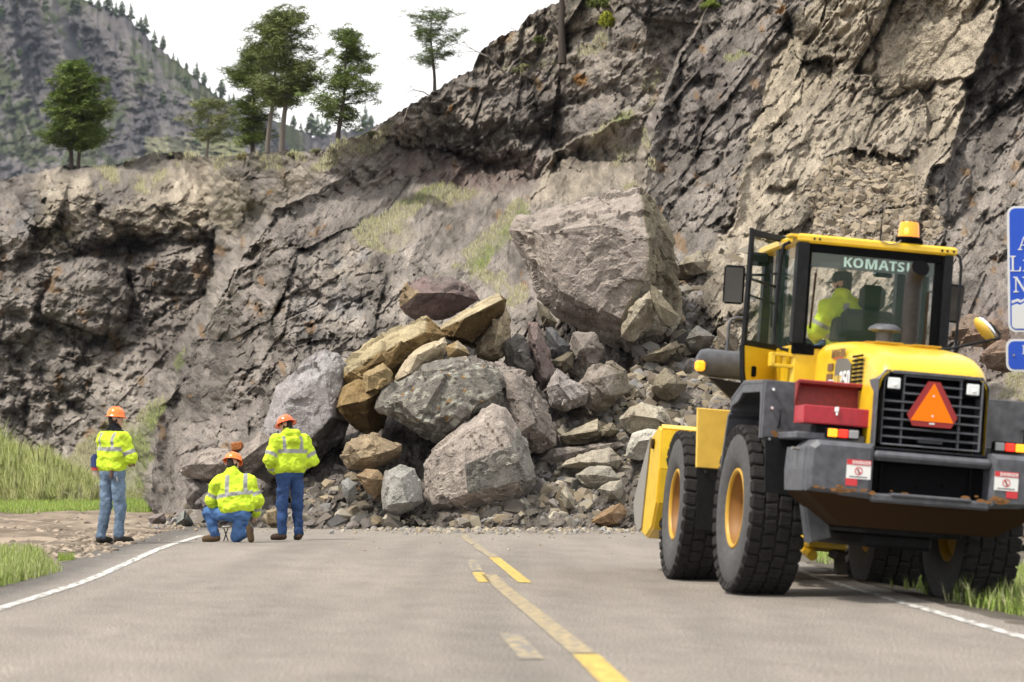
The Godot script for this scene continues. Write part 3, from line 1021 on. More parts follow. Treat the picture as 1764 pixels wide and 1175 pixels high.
		for b in back:
			var k := back - b
			var away := [0.0, 2.5, 7.0, 16.0, 40.0, 90.0][k] as float
			pos[b * nc + i] = p + Vector3(0, -0.22 * away - 0.3, -away)
			colour[b * nc + i] = colour[back * nc + i]
	var nrm := PackedVector3Array()
	nrm.resize(nc * nr)
	for j in nr:
		for i in nc:
			var o := j * nc + i
			var dx := pos[o + (1 if i < nc - 1 else 0)] - pos[o - (1 if i > 0 else 0)]
			var dy := pos[o - (nc if j > 0 else 0)] - pos[o + (nc if j < nr - 1 else 0)]
			nrm[o] = dx.cross(dy).normalized()
	var idx := PackedInt32Array()
	idx.resize((nc - 1) * (nr - 1) * 6)
	var w := 0
	for j in nr - 1:
		for i in nc - 1:
			var o := j * nc + i
			idx[w] = o; idx[w + 1] = o + 1; idx[w + 2] = o + nc
			idx[w + 3] = o + 1; idx[w + 4] = o + nc + 1; idx[w + 5] = o + nc
			w += 6
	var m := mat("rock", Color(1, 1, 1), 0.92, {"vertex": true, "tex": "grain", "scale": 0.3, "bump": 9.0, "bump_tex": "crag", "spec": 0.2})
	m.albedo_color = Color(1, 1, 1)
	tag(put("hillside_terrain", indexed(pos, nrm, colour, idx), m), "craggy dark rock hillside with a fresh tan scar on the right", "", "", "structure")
	for e in scree_spots:
		scree.append([pos[e], nrm[e]])
	for e in spots:
		grass_spots.append([pos[e[0]], e[1], e[2]])


# the mountain far behind
func mountain() -> void:
	var sky := [-500, -420, -60, -140, 100, -34, 150, 2, 180, 12, 215, 26, 240, 50, 262, 72, 300, 104, 345, 140, 380, 168, 410, 184, 450, 200, 500, 216, 540, 236, 580, 226, 620, 222, 660, 214, 700, 205, 760, 190, 900, 190, 1200, 180]
	var rid := noise(FastNoiseLite.TYPE_SIMPLEX, 0.011, 31, 5)
	rid.fractal_type = FastNoiseLite.FRACTAL_RIDGED
	var rib := noise(FastNoiseLite.TYPE_SIMPLEX, 0.03, 33, 6)
	rib.fractal_type = FastNoiseLite.FRACTAL_RIDGED
	var tone := noise(FastNoiseLite.TYPE_SIMPLEX, 0.02, 34, 4)
	var fine := noise(FastNoiseLite.TYPE_SIMPLEX, 0.12, 35, 3)
	var nc := 460
	var nr := 240
	var pos := PackedVector3Array()
	var colour := PackedColorArray()
	pos.resize(nc * nr)
	colour.resize(nc * nr)
	for i in nc:
		var px := lerpf(-260.0, 900.0, float(i) / (nc - 1))
		var top := along(sky, px) + 5.0 * fine.get_noise_2d(px * 0.8, 0.0)
		for j in nr:
			var t := float(j - 4) / (nr - 5)
			var py := lerpf(top, 420.0, maxf(t, 0.0))
			var d := lerpf(1130.0, 1010.0, maxf(t, 0.0)) - 0.10 * (px - 200.0)
			if px > 470.0: d += (px - 470.0) * 1.0
			var p := spot(px, py, d)
			var s := Vector3(p.x * 1.2 + p.y * 0.55, p.y * 0.16 - p.x * 0.1, p.z * 0.04)
			var a := rid.get_noise_3dv(s)
			var b := rib.get_noise_3dv(s)
			var f := fine.get_noise_3dv(p)
			var e := clampf(t * 6.0, 0.0, 1.0)
			p = spot(px, py, d - (26.0 * a + 15.0 * b + 4.5 * f) * e)
			if t < 0.0:
				p += Vector3(0, 40.0 * t * 10.0, t * 900.0)
			pos[j * nc + i] = p
			var tn := tone.get_noise_3dv(p)
			var c := Vector3(0.045, 0.044, 0.052).lerp(Vector3(0.135, 0.124, 0.124), clampf(0.5 + 0.5 * b + tn * 0.7, 0, 1))
			c = c.lerp(Vector3(0.055, 0.068, 0.034), smoothstep(-0.02, 0.25, tn - 0.25 * b + 0.3 * f) * 0.85)
			if py > 236.0 and px > 250.0 and px < 420.0:
				c = c.lerp(Vector3(0.21, 0.21, 0.12), 0.5)
			colour[j * nc + i] = Color(c.x, c.y, c.z)
	var nrm := PackedVector3Array()
	nrm.resize(nc * nr)
	var idx := PackedInt32Array()
	for j in nr:
		for i in nc:
			var o := j * nc + i
			var dx := pos[o + (1 if i < nc - 1 else 0)] - pos[o - (1 if i > 0 else 0)]
			var dy := pos[o - (nc if j > 0 else 0)] - pos[o + (nc if j < nr - 1 else 0)]
			nrm[o] = dx.cross(dy).normalized()
			if i < nc - 1 and j < nr - 1:
				idx.append_array([o, o + 1, o + nc, o + 1, o + nc + 1, o + nc])
	var m := mat("far_rock", Color(1, 1, 1), 1.0, {"vertex": true, "spec": 0.1})
	m.albedo_color = Color(1, 1, 1)
	tag(put("mountain", indexed(pos, nrm, colour, idx), m), "steep blue-grey mountainside far behind the pines", "", "", "structure")
	# pines scattered over it
	rng.seed = 404
	var kinds := [far_pine(1), far_pine(2), far_pine(3)]
	var leaf := mat("far_needles", Color(0.10, 0.13, 0.065), 1.0, {"spec": 0.1})
	var wood := mat("far_bark", Color(0.14, 0.11, 0.09), 1.0, {"spec": 0.1})
	var ridge_px := [78, 92, 106, 117, 121, 137, 158, 171, 187, 194, 200, 212, 226, 236, 244, 251, 268, 281, 300, 307, 322, 336, 340, 353, 362, 372, 384, 396, 404, 506, 520, 530, 538, 548, 556, 566, 548, 630, 642]
	for k in 84:
		var on_ridge: bool = k < ridge_px.size()
		var i: int
		var j: int
		if on_ridge:
			i = clampi(int((ridge_px[k] + 260.0) / 1160.0 * (nc - 1)), 0, nc - 1)
			j = rng.randi_range(4, 8)
		else:
			i = clampi(int((rng.randf_range(-10, 470) + 260.0) / 1160.0 * (nc - 1)), 0, nc - 1)
			j = rng.randi_range(10, 150)
			if rng.randf() < 0.4: j = rng.randi_range(10, 48)
		var p := pos[j * nc + i]
		var h := rng.randf_range(3.5, 10.0) * (1.0 if on_ridge else 0.9)
		if on_ridge and ridge_px[k] > 500: h *= 1.25
		var o := thing("distant_pine", pine_label(p, on_ridge), "tree", p - Vector3(0, 0.8, 0), "pines along the far mountain ridge" if on_ridge else "pines scattered over the far mountainside")
		o.rotation.y = rng.randf() * TAU
		var kind: Array = kinds[k % 3]
		put("trunk", kind[0], wood, o)
		put("crown", kind[1], leaf, o)
		o.scale = Vector3(h * rng.randf_range(0.8, 1.25), h, h * rng.randf_range(0.8, 1.25))


func pine_label(p: Vector3, on_ridge: bool) -> String:
	var px := 882.0 + FOCAL * p.x / -p.z
	var where := "above the clifftop's left end"
	if px > 80.0: where = "above the dense lone pine"
	if px > 190.0: where = "right of the lone pine"
	if px > 330.0: where = "beside the clifftop group"
	if px > 470.0: where = "left of the broad pine"
	if px > 590.0: where = "right of the broad open pine"
	return ("tiny pine against the sky on the far ridge, " if on_ridge else "tiny pine on the far mountainside, ") + where


# a conifer one metre tall: [trunk, crown]
func far_pine(sd: int) -> Array:
	var r := RandomNumberGenerator.new()
	r.seed = sd * 77
	var t := MB.new()
	t.tube([Vector3(0, 0, 0), Vector3(0, 0.95, 0)], [0.022, 0.006], 5, false)
	var c := MB.new()
	for k in 90:
		var y := r.randf_range(0.16, 1.0)
		var w := (1.05 - y) * 0.24 + 0.02
		if sd == 3: w = sin((1.05 - y) * 3.0) * 0.20 + 0.03
		var a := r.randf() * TAU
		var d := Vector3(cos(a), 0, sin(a))
		var s := Vector3(-d.z, 0, d.x) * w * 0.42
		var p := Vector3(0, y, 0)
		var tip := p + d * w * r.randf_range(0.7, 1.2) - Vector3(0, w * 0.25, 0)
		c.tri(p + Vector3(0, 0.03, 0), tip + s, tip - s, Vector3(0, y - 0.4, 0))
		c.tri(p + d * w * 0.3 + Vector3(0, 0.05, 0), tip + s * 0.6 - Vector3(0, 0.03, 0), tip - s * 1.2, Vector3(0, y - 0.4, 0))
	return [t.mesh(), c.mesh()]


# ---------------------------------------------------------------- the ground, the road and its paint
func sheet(xs: Array, ds: Array, lift: float, left: Callable, right: Callable, tint: Callable) -> ArrayMesh:
	# a strip between two edges that follow the road; xs are shares 0..1 across, ds distances
	var v := PackedVector3Array()
	var n := PackedVector3Array()
	var c := PackedColorArray()
	var idx := PackedInt32Array()
	for d in ds:
		for s in xs:
			var x := lerpf(left.call(d), right.call(d), s)
			var h := ground_height(x, -d)
			v.push_back(Vector3(x, h + lift, -d))
			n.push_back(Vector3(h - ground_height(x + 0.1, -d), 0.1, ground_height(x, -d) - ground_height(x, -d + 0.1)).normalized())
			c.push_back(tint.call(x, d))
	var w := xs.size()
	for j in ds.size() - 1:
		for i in w - 1:
			var o := j * w + i
			# further rows are more distant: clockwise seen from above
			idx.append_array([o, o + w, o + 1, o + 1, o + w, o + w + 1])
	return indexed(v, n, c, idx)


func steps(a: float, b: float, by: float) -> Array:
	var o := []
	var k := int(ceil((b - a) / by))
	for i in k + 1:
		o.append(lerpf(a, b, float(i) / k))
	return o


func ground_and_road() -> void:
	var spotty := noise(FastNoiseLite.TYPE_SIMPLEX, 0.35, 41, 4)
	var ruts := noise(FastNoiseLite.TYPE_SIMPLEX, 0.5, 42, 4)
	var streak := noise(FastNoiseLite.TYPE_SIMPLEX_SMOOTH, 0.6, 43, 3)
	# the ground: one sheet to the horizon
	var xs := [-900.0, -400.0, -200.0, -110.0, -70.0, -45.0]
	xs.append_array(steps(-30.0, -5.6, 0.14))
	xs.append_array([-4.5, -3.0, 0.0, 2.0])
	xs.append_array(steps(3.0, 8.0, 0.1))
	xs.append_array([10.0, 14.0, 25.0, 50.0, 120.0, 300.0, 900.0])
	var zs := [-40.0, -10.0, 5.0]
	zs.append_array(steps(12.0, 62.0, 0.2))
	zs.append_array(steps(63.0, 110.0, 1.5))
	zs.append_array([130.0, 180.0, 260.0, 400.0, 700.0, 1100.0, 1600.0])
	var v := PackedVector3Array()
	var c := PackedColorArray()
	var w := xs.size()
	for d in zs:
		for x in xs:
			var h := ground_height(x, -d)
			if x > road_left(d) - 0.6 and x < road_right(d) + 0.3:
				h -= 0.03
			elif d > 12.0 and d < 62.0 and x < 0.0:
				var off := clampf((road_left(d) - 0.6 - x) / 1.2, 0.0, 1.0)
				var dirt := smoothstep(30.0, 36.0, d)
				h += off * (0.02 + 0.10 * dirt) * ruts.get_noise_2d(x * 0.7, d * 1.6) - 0.012
			v.push_back(Vector3(x, h, -d))
			var t := spotty.get_noise_2d(x, d)
			var t2 := spotty.get_noise_2d(x * 4.0 + 50.0, d * 4.0)
			var k := Vector3(0.37, 0.30, 0.235) * (1.0 + 0.5 * t + 0.4 * t2)                                # dry dirt
			k = k.lerp(Vector3(0.19, 0.15, 0.12), smoothstep(0.1, 0.4, ruts.get_noise_2d(x * 0.5 + 9.0, d * 1.2)) * 0.6)
			var near := 1.0 - smoothstep(28.0, 36.0, d + 2.0 * t)
			k = k.lerp(Vector3(0.29, 0.255, 0.225) * (1.0 + 0.35 * t2 + 0.2 * t), near)                       # gravel beside the tarmac
			if x > 0.0:
				k = Vector3(0.17, 0.15, 0.125) * (1.0 + 0.4 * t + 0.5 * t2)
			if d > 58.0:
				k = k.lerp(Vector3(0.30, 0.32, 0.13) * (1.0 + 0.4 * t), smoothstep(58.0, 61.0, d + t))
			c.push_back(Color(k.x, k.y, k.z))
	var n := PackedVector3Array()
	var idx := PackedInt32Array()
	var rows := zs.size()
	for j in rows:
		for i in w:
			var o := j * w + i
			var dx := v[o + (1 if i < w - 1 else 0)] - v[o - (1 if i > 0 else 0)]
			var dz := v[o + (w if j < rows - 1 else 0)] - v[o - (w if j > 0 else 0)]
			n.push_back(dx.cross(dz).normalized())
			if i < w - 1 and j < rows - 1:
				idx.append_array([o, o + w, o + 1, o + 1, o + w, o + w + 1])
	var gm := mat("dirt", Color(1, 1, 1), 0.95, {"vertex": true, "tex": "grain", "scale": 1.2, "bump": 1.2, "spec": 0.2})
	gm.albedo_color = Color(1, 1, 1)
	tag(put("ground", indexed(v, n, c, idx), gm), "dry dirt and gravel ground beside the road", "", "", "structure")
	# the tarmac
	var tarmac := func(x: float, d: float) -> Color:
		var across := (x - road_left(d)) / 7.4
		var t := streak.get_noise_2d(x * 2.2, d * 0.10) * 0.20 + spotty.get_noise_2d(x * 0.6, d * 0.25 + 30.0) * 0.12 + spotty.get_noise_2d(x * 6.0, d * 2.5) * 0.16
		var wheel := exp(-pow((across - 0.14) / 0.07, 2.0)) + exp(-pow((across - 0.36) / 0.07, 2.0)) + exp(-pow((across - 0.64) / 0.07, 2.0)) + exp(-pow((across - 0.86) / 0.07, 2.0))
		var k := Vector3(0.395, 0.352, 0.312) * (1.0 + t + 0.07 * wheel)
		var dust := smoothstep(33.0, 42.0, d) * (0.5 + spotty.get_noise_2d(x * 0.5, d * 1.5))
		k = k.lerp(Vector3(0.46, 0.415, 0.355), clampf(dust, 0.0, 0.7))
		if across < 0.0:
			k = k.lerp(Vector3(0.20, 0.185, 0.172) * (1.0 + 2.0 * t), smoothstep(0.0, -0.06, across))
		return Color(k.x, k.y, k.z)
	var rm := mat("tarmac", Color(1, 1, 1), 0.9, {"vertex": true, "tex": "road", "scale": 0.55, "bump": 0.6, "bump_tex": "road", "spec": 0.3})
	rm.albedo_color = Color(1, 1, 1)
	var ds := [-6.0, 0.0, 5.0]
	ds.append_array(steps(8.0, 62.0, 0.3))
	ds.append_array([70.0, 80.0])
	tag(put("road", sheet(steps(0.0, 1.0, 0.02), ds, 0.004, func(d): return road_left(d) - 0.75 - 0.12 * streak.get_noise_1d(d * 3.0), func(d): return road_right(d) + 0.28 + 0.1 * streak.get_noise_1d(d * 3.0 + 40.0), tarmac), rm), "worn pale grey tarmac road blocked by the rockslide", "", "", "structure")
	# the far reach of the road, beyond the slide, bending left
	var far := MB.new()
	far.col = Color(0.33, 0.29, 0.26)
	var prev := []
	for k in 15:
		var a := float(k) / 14.0
		var cx := lerpf(-2.5, -40.0, a * a)
		var d := lerpf(62.0, 112.0, sin(a * PI * 0.5))
		var dirn := Vector2(-75.0 * a, 50.0 * cos(a * PI * 0.5) * PI * 0.5).normalized()
		var side := Vector2(dirn.y, -dirn.x) * 3.9
		var pl := Vector3(cx - side.x, ground_height(cx, -d) + 0.03, -(d - side.y))
		var pr := Vector3(cx + side.x, ground_height(cx, -d) + 0.03, -(d + side.y))
		if prev.size():
			far.quadn(prev[0], prev[1], pr, pl, Vector3.UP, Vector3.UP, Vector3.UP, Vector3.UP)
		prev = [pl, pr]
	tag(put("road_beyond", far.mesh(), rm), "pale strip of road seen beyond the slide", "", "", "structure")
	# paint: each stripe is worn through in patches
	var worn := noise(FastNoiseLite.TYPE_SIMPLEX, 2.2, 45, 4)
	var stripe := func(called: String, pts: Array, wide: float, paint: Vector3, keep: float, label: String) -> void:
		# keep: how much of the paint is left, 0..1; where it has gone the tarmac shows
		var sv := PackedVector3Array()
		var sn := PackedVector3Array()
		var sc := PackedColorArray()
		var sidx := PackedInt32Array()
		var q := 9
		for i in pts.size() - 1:
			var a: Vector2 = pts[i]
			var b: Vector2 = pts[i + 1]
			var count := maxi(1, int(a.distance_to(b) / 0.05))
			for k in count + (1 if i == pts.size() - 2 else 0):
				var p := a.lerp(b, float(k) / count)
				for e in q:
					var x := p.x + (float(e) / (q - 1) - 0.5) * wide * (1.0 + 0.05 * worn.get_noise_2d(p.y * 1.3, 4.0))
					var t := worn.get_noise_2d(x * 4.0, p.y * 1.6) + 0.5 * worn.get_noise_2d(x * 12.0, p.y * 6.0)
					var s := smoothstep(-0.35, 0.35, t + (keep - 0.5) * 1.5)
					if e == 0 or e == q - 1: s *= 0.35
					var k2 := Vector3(0.27, 0.25, 0.235).lerp(paint * (1.0 + 0.25 * t), s)
					sv.push_back(Vector3(x, ground_height(x, -p.y) + 0.0085, -p.y))
					sn.push_back(Vector3.UP)
					sc.push_back(Color(k2.x, k2.y, k2.z))
		for j in sv.size() / q - 1:
			for e in q - 1:
				var o := j * q + e
				sidx.append_array([o, o + q, o + 1, o + 1, o + q, o + q + 1])
		var pm := mat("road_paint", Color(1, 1, 1), 0.8, {"vertex": true, "tex": "speck", "scale": 2.3, "spec": 0.3})
		pm.albedo_color = Color(1, 1, 1)
		tag(put(called, indexed(sv, sn, sc, sidx), pm), label, "", "", "structure")
	var le := []
	var re := []
	for d in steps(9.0, 38.5, 0.5):
		le.append(Vector2(road_left(d), d))
		if d < 33.0: re.append(Vector2(road_right(d), d))
	stripe.call("edge_line", le, 0.12, Vector3(0.72, 0.71, 0.68), 0.66, "worn white line along the left edge of the road")
	stripe.call("edge_line", re, 0.10, Vector3(0.70, 0.69, 0.66), 0.6, "worn white line along the right edge of the road")
	var yl := Vector3(0.66, 0.48, 0.13)
	var old := Vector3(0.45, 0.365, 0.225)
	stripe.call("yellow_stripe", [Vector2(0.62, 11.2), Vector2(0.44, 15.3)], 0.17, yl, 1.0, "bright yellow stripe nearest the camera")
	stripe.call("yellow_stripe", [Vector2(0.43, 15.4), Vector2(-0.24, 26.6)], 0.16, old, 0.75, "old faded yellow stripe in the middle of the road")
	stripe.call("yellow_stripe", [Vector2(0.13, 25.0), Vector2(0.0, 27.1), Vector2(-0.21, 30.0)], 0.14, yl, 0.95, "bright yellow stripe farther up the road")
	stripe.call("yellow_stripe", [Vector2(-0.21, 30.1), Vector2(-0.43, 32.7), Vector2(-0.75, 39.0)], 0.13, old, 0.6, "dusty yellow stripe that ends near the rocks")
	stripe.call("yellow_stripe", [Vector2(-0.27, 25.1), Vector2(-0.36, 27.0)], 0.13, yl, 1.0, "short bright yellow dash on the left of the pair")
	stripe.call("yellow_stripe", [Vector2(-0.37, 27.2), Vector2(-0.46, 29.5)], 0.13, old, 0.35, "faded yellow dash on the left of the pair")
	stripe.call("yellow_stripe", [Vector2(0.12, 14.9), Vector2(-0.02, 17.3)], 0.15, old, 0.5, "faded yellow dash near the camera")


# ---------------------------------------------------------------- rocks
func hull(pts: Array) -> Array:
	# triangles (index triples, any winding) of the convex hull; the points are few
	var tris := []
	var n := pts.size()
	for i in n:
		for j in range(i + 1, n):
			for k in range(j + 1, n):
				var a: Vector3 = pts[i]
				var m: Vector3 = (pts[j] - a).cross(pts[k] - a)
				if m.length_squared() < 1e-12:
					continue
				var pos := false
				var neg := false
				for l in n:
					if l == i or l == j or l == k:
						continue
					var s := m.dot(pts[l] - a)
					if s > 0.0: pos = true
					else: neg = true
					if pos and neg: break
				if pos and neg: continue
				tris.append([i, j, k] if neg or not pos else [i, k, j])
	return tris


# split every edge longer than step until none is left; -> [points, triangles with their first face's normal]
func split(pts: Array, tris: Array, step: float) -> Array:
	var p := PackedVector3Array(pts)
	var t := []
	for q in tris:
		var m := (p[q[1]] - p[q[0]]).cross(p[q[2]] - p[q[0]]).normalized()
		t.append([q[0], q[1], q[2], m])
	var mid := {}
	for round_ in 9:
		var o := []
		var again := false
		for q in t:
			var e := [-1, -1, -1]
			var any := 0
			for k in 3:
				var a: int = q[k]
				var b: int = q[(k + 1) % 3]
				if p[a].distance_squared_to(p[b]) > step * step:
					var key := Vector2i(mini(a, b), maxi(a, b))
					if not mid.has(key):
						mid[key] = p.size()
						p.push_back((p[a] + p[b]) * 0.5)
					e[k] = mid[key]
					any += 1
			if any == 0:
				o.append(q)
				continue
			again = true
			var m = q[3]
			if any == 3:
				o.append([q[0], e[0], e[2], m]); o.append([e[0], q[1], e[1], m]); o.append([e[2], e[1], q[2], m]); o.append([e[0], e[1], e[2], m])
			elif any == 1:
				for k in 3:
					if e[k] >= 0:
						o.append([q[k], e[k], q[(k + 2) % 3], m]); o.append([e[k], q[(k + 1) % 3], q[(k + 2) % 3], m])
			else:
				for k in 3:
					if e[k] < 0:
						# edge k is whole; the corner opposite to it is cut off
						var a: int = q[k]
						var b: int = q[(k + 1) % 3]
						var c: int = q[(k + 2) % 3]
						var eb: int = e[(k + 1) % 3]
						var ec: int = e[(k + 2) % 3]
						o.append([c, ec, eb, m]); o.append([a, b, eb, m]); o.append([a, eb, ec, m])
		t = o
		if not again: break
	return [p, t]


var rock_noise := {}

func rock_noises() -> void:
	rock_noise.low = noise(FastNoiseLite.TYPE_SIMPLEX, 0.55, 51, 2)
	rock_noise.mid = noise(FastNoiseLite.TYPE_SIMPLEX, 1.6, 52, 3)
	rock_noise.mid.fractal_type = FastNoiseLite.FRACTAL_RIDGED
	rock_noise.fine = noise(FastNoiseLite.TYPE_SIMPLEX, 5.0, 53, 3)
	rock_noise.cell = noise(FastNoiseLite.TYPE_CELLULAR, 1.6, 54, 1, 0.3)
	rock_noise.cell.cellular_return_type = FastNoiseLite.RETURN_CELL_VALUE
	rock_noise.chip = noise(FastNoiseLite.TYPE_CELLULAR, 4.6, 55, 1, 0.12)
	rock_noise.chip.cellular_return_type = FastNoiseLite.RETURN_CELL_VALUE
	rock_noise.tone = noise(FastNoiseLite.TYPE_SIMPLEX, 0.9, 56, 4)
	rock_noise.spot = noise(FastNoiseLite.TYPE_CELLULAR, 5.5, 57, 1, 0.1)
	rock_noise.spot.cellular_return_type = FastNoiseLite.RETURN_DISTANCE


# a broken rock. look: {a, b: two tones, step, rough (metres), faces: [[direction, at least, colour]], lichen, pale}
func rock_mesh(pts: Array, look: Dictionary) -> ArrayMesh:
	var r := RandomNumberGenerator.new()
	r.seed = look.get("seed", 1)
	var jig := []
	var off: Vector3 = look.get("offset", Vector3.ZERO)
	for p in pts:
		jig.append(p + Vector3(r.randf_range(-1, 1), r.randf_range(-1, 1), r.randf_range(-1, 1)) * 0.004)
	var sp := split(jig, outward(hull(jig), jig), look.get("step", 0.1))
	var p: PackedVector3Array = sp[0]
	var t: Array = sp[1]
	var n := PackedVector3Array()
	n.resize(p.size())
	var faces: Array = look.get("faces", [])
	var shade := PackedInt32Array()
	shade.resize(p.size())
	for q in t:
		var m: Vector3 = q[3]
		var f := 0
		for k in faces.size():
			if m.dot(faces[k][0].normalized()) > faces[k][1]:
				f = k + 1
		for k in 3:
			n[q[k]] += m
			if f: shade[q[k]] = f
	var rough: float = look.get("rough", 0.06) * 0.75
	var a: Vector3 = look.get("a", Vector3(0.3, 0.27, 0.24))
	var b: Vector3 = look.get("b", Vector3(0.2, 0.18, 0.165))
	var lichen: float = look.get("lichen", 0.0)
	var pale: float = look.get("pale", 0.0)
	var col := PackedColorArray()
	col.resize(p.size())
	for i in p.size():
		var m := n[i].normalized()
		var w := p[i] + off
		var c1: float = rock_noise.cell.get_noise_3dv(w)
		var c2: float = rock_noise.chip.get_noise_3dv(w)
		var fn: float = rock_noise.fine.get_noise_3dv(w)
		var md: float = rock_noise.mid.get_noise_3dv(w)
		var tn: float = rock_noise.tone.get_noise_3dv(w)
		var ta := c1 * 11.0
		var saw := fposmod(w.dot(Vector3(cos(ta), sin(ta * 1.3), cos(ta * 0.7 + 1.0))) * 0.7 + c1, 1.0) - 0.5
		p[i] += m * (rough * (0.6 * rock_noise.low.get_noise_3dv(w) - 0.1 * md + 0.5 * c1 + 1.1 * saw + 0.3 * c2) + minf(rough, 0.06) * 0.22 * fn)
		var c := a.lerp(b, clampf(0.5 + 0.9 * tn + 0.3 * c1, 0.0, 1.0))
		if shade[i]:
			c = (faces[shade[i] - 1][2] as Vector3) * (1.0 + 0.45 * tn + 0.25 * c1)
		c *= 1.16 + 0.13 * c2 + 0.3 * fn + r.randf_range(-0.08, 0.08)
		if lichen > 0.0:
			var s: float = rock_noise.spot.get_noise_3dv(w)
			if s < -0.62 and tn > -0.15: c = c.lerp(Vector3(0.5, 0.49, 0.42), lichen)
			var o: float = rock_noise.spot.get_noise_3dv(w * 0.8 + Vector3(9, 4, 2))
			if o < -0.82 and tn > 0.08: c = c.lerp(Vector3(0.42, 0.22, 0.04), lichen)
		if pale > 0.0:
			c = c.lerp(Vector3(0.55, 0.54, 0.55), pale * smoothstep(0.1, 0.4, tn + 0.5 * fn))
		col[i] = Color(clampf(c.x, 0.02, 0.8), clampf(c.y, 0.02, 0.8), clampf(c.z, 0.02, 0.8))
	# every broken face keeps its own normal
	var fv := PackedVector3Array()
	var nn := PackedVector3Array()
	var fc := PackedColorArray()
	for q in t:
		var m := (p[q[1]] - p[q[0]]).cross(p[q[2]] - p[q[0]])
		var k: Vector3 = q[3]
		var turned := m.dot(k) < 0.0
		if turned: m = -m
		m = m.normalized()
		var o := [q[0], q[1], q[2]] if turned else [q[0], q[2], q[1]]
		for e in o:
			fv.push_back(p[e])
			nn.push_back(m)
			fc.push_back(col[e])
	var idx := PackedInt32Array(range(fv.size()))
	return indexed(fv, nn, fc, idx)


func outward(tris: Array, pts: Array) -> Array:
	var mid := Vector3.ZERO
	for p in pts: mid += p
	mid /= pts.size()
	var o := []
	for q in tris:
		var a: Vector3 = pts[q[0]]
		var m: Vector3 = (pts[q[1]] - a).cross(pts[q[2]] - a)
		o.append(q if m.dot(a - mid) > 0.0 else [q[0], q[2], q[1]])
	return o


# one of the big named rocks: its silhouette [px, py, ...] at a distance d, the corners of its front [px, py, nearer by ...] and its depth
func boulder(called: String, label: String, flat: Array, d: float, front: Array, deep: float, look: Dictionary) -> void:
	var pts := []
	var mid := Vector3.ZERO
	var rim := []
	for i in range(0, flat.size(), 2):
		rim.append(spot(flat[i], flat[i + 1], d))
		mid += rim[-1]
	mid /= rim.size()
	for p in rim: pts.append(p)
	for i in range(0, front.size(), 3):
		pts.append(spot(front[i], front[i + 1], d - front[i + 2]))
	for k in rim.size():
		if k % 2 == 0:
			pts.append(mid + (rim[k] - mid) * 0.72 + Vector3(0, -0.1, -deep))
	var low := 1e9
	for p in pts: low = minf(low, p.y)
	var base := Vector3(mid.x, low, mid.z)
	var own := []
	for p in pts: own.append(p - base)
	look.offset = base
	look.seed = int(flat[0] * 7 + flat[1])
	var m := mat("boulder", Color(1, 1, 1), 0.92, {"vertex": true, "tex": "grain", "scale": 0.5, "bump": 1.4, "bump_tex": "crag", "spec": 0.2})
	m.albedo_color = Color(1, 1, 1)
	var o := put(called, rock_mesh(own, look), m)
	o.position = base
	tag(o, label, "rock")


const MAUVE := Vector3(0.375, 0.325, 0.29)
const MAUVE2 := Vector3(0.275, 0.238, 0.212)
const BROWN := Vector3(0.22, 0.15, 0.07)
const BROWN2 := Vector3(0.32, 0.23, 0.115)
const PALE := Vector3(0.47, 0.42, 0.34)
const OLIVE := Vector3(0.26, 0.225, 0.165)
const GREY := Vector3(0.29, 0.285, 0.27)

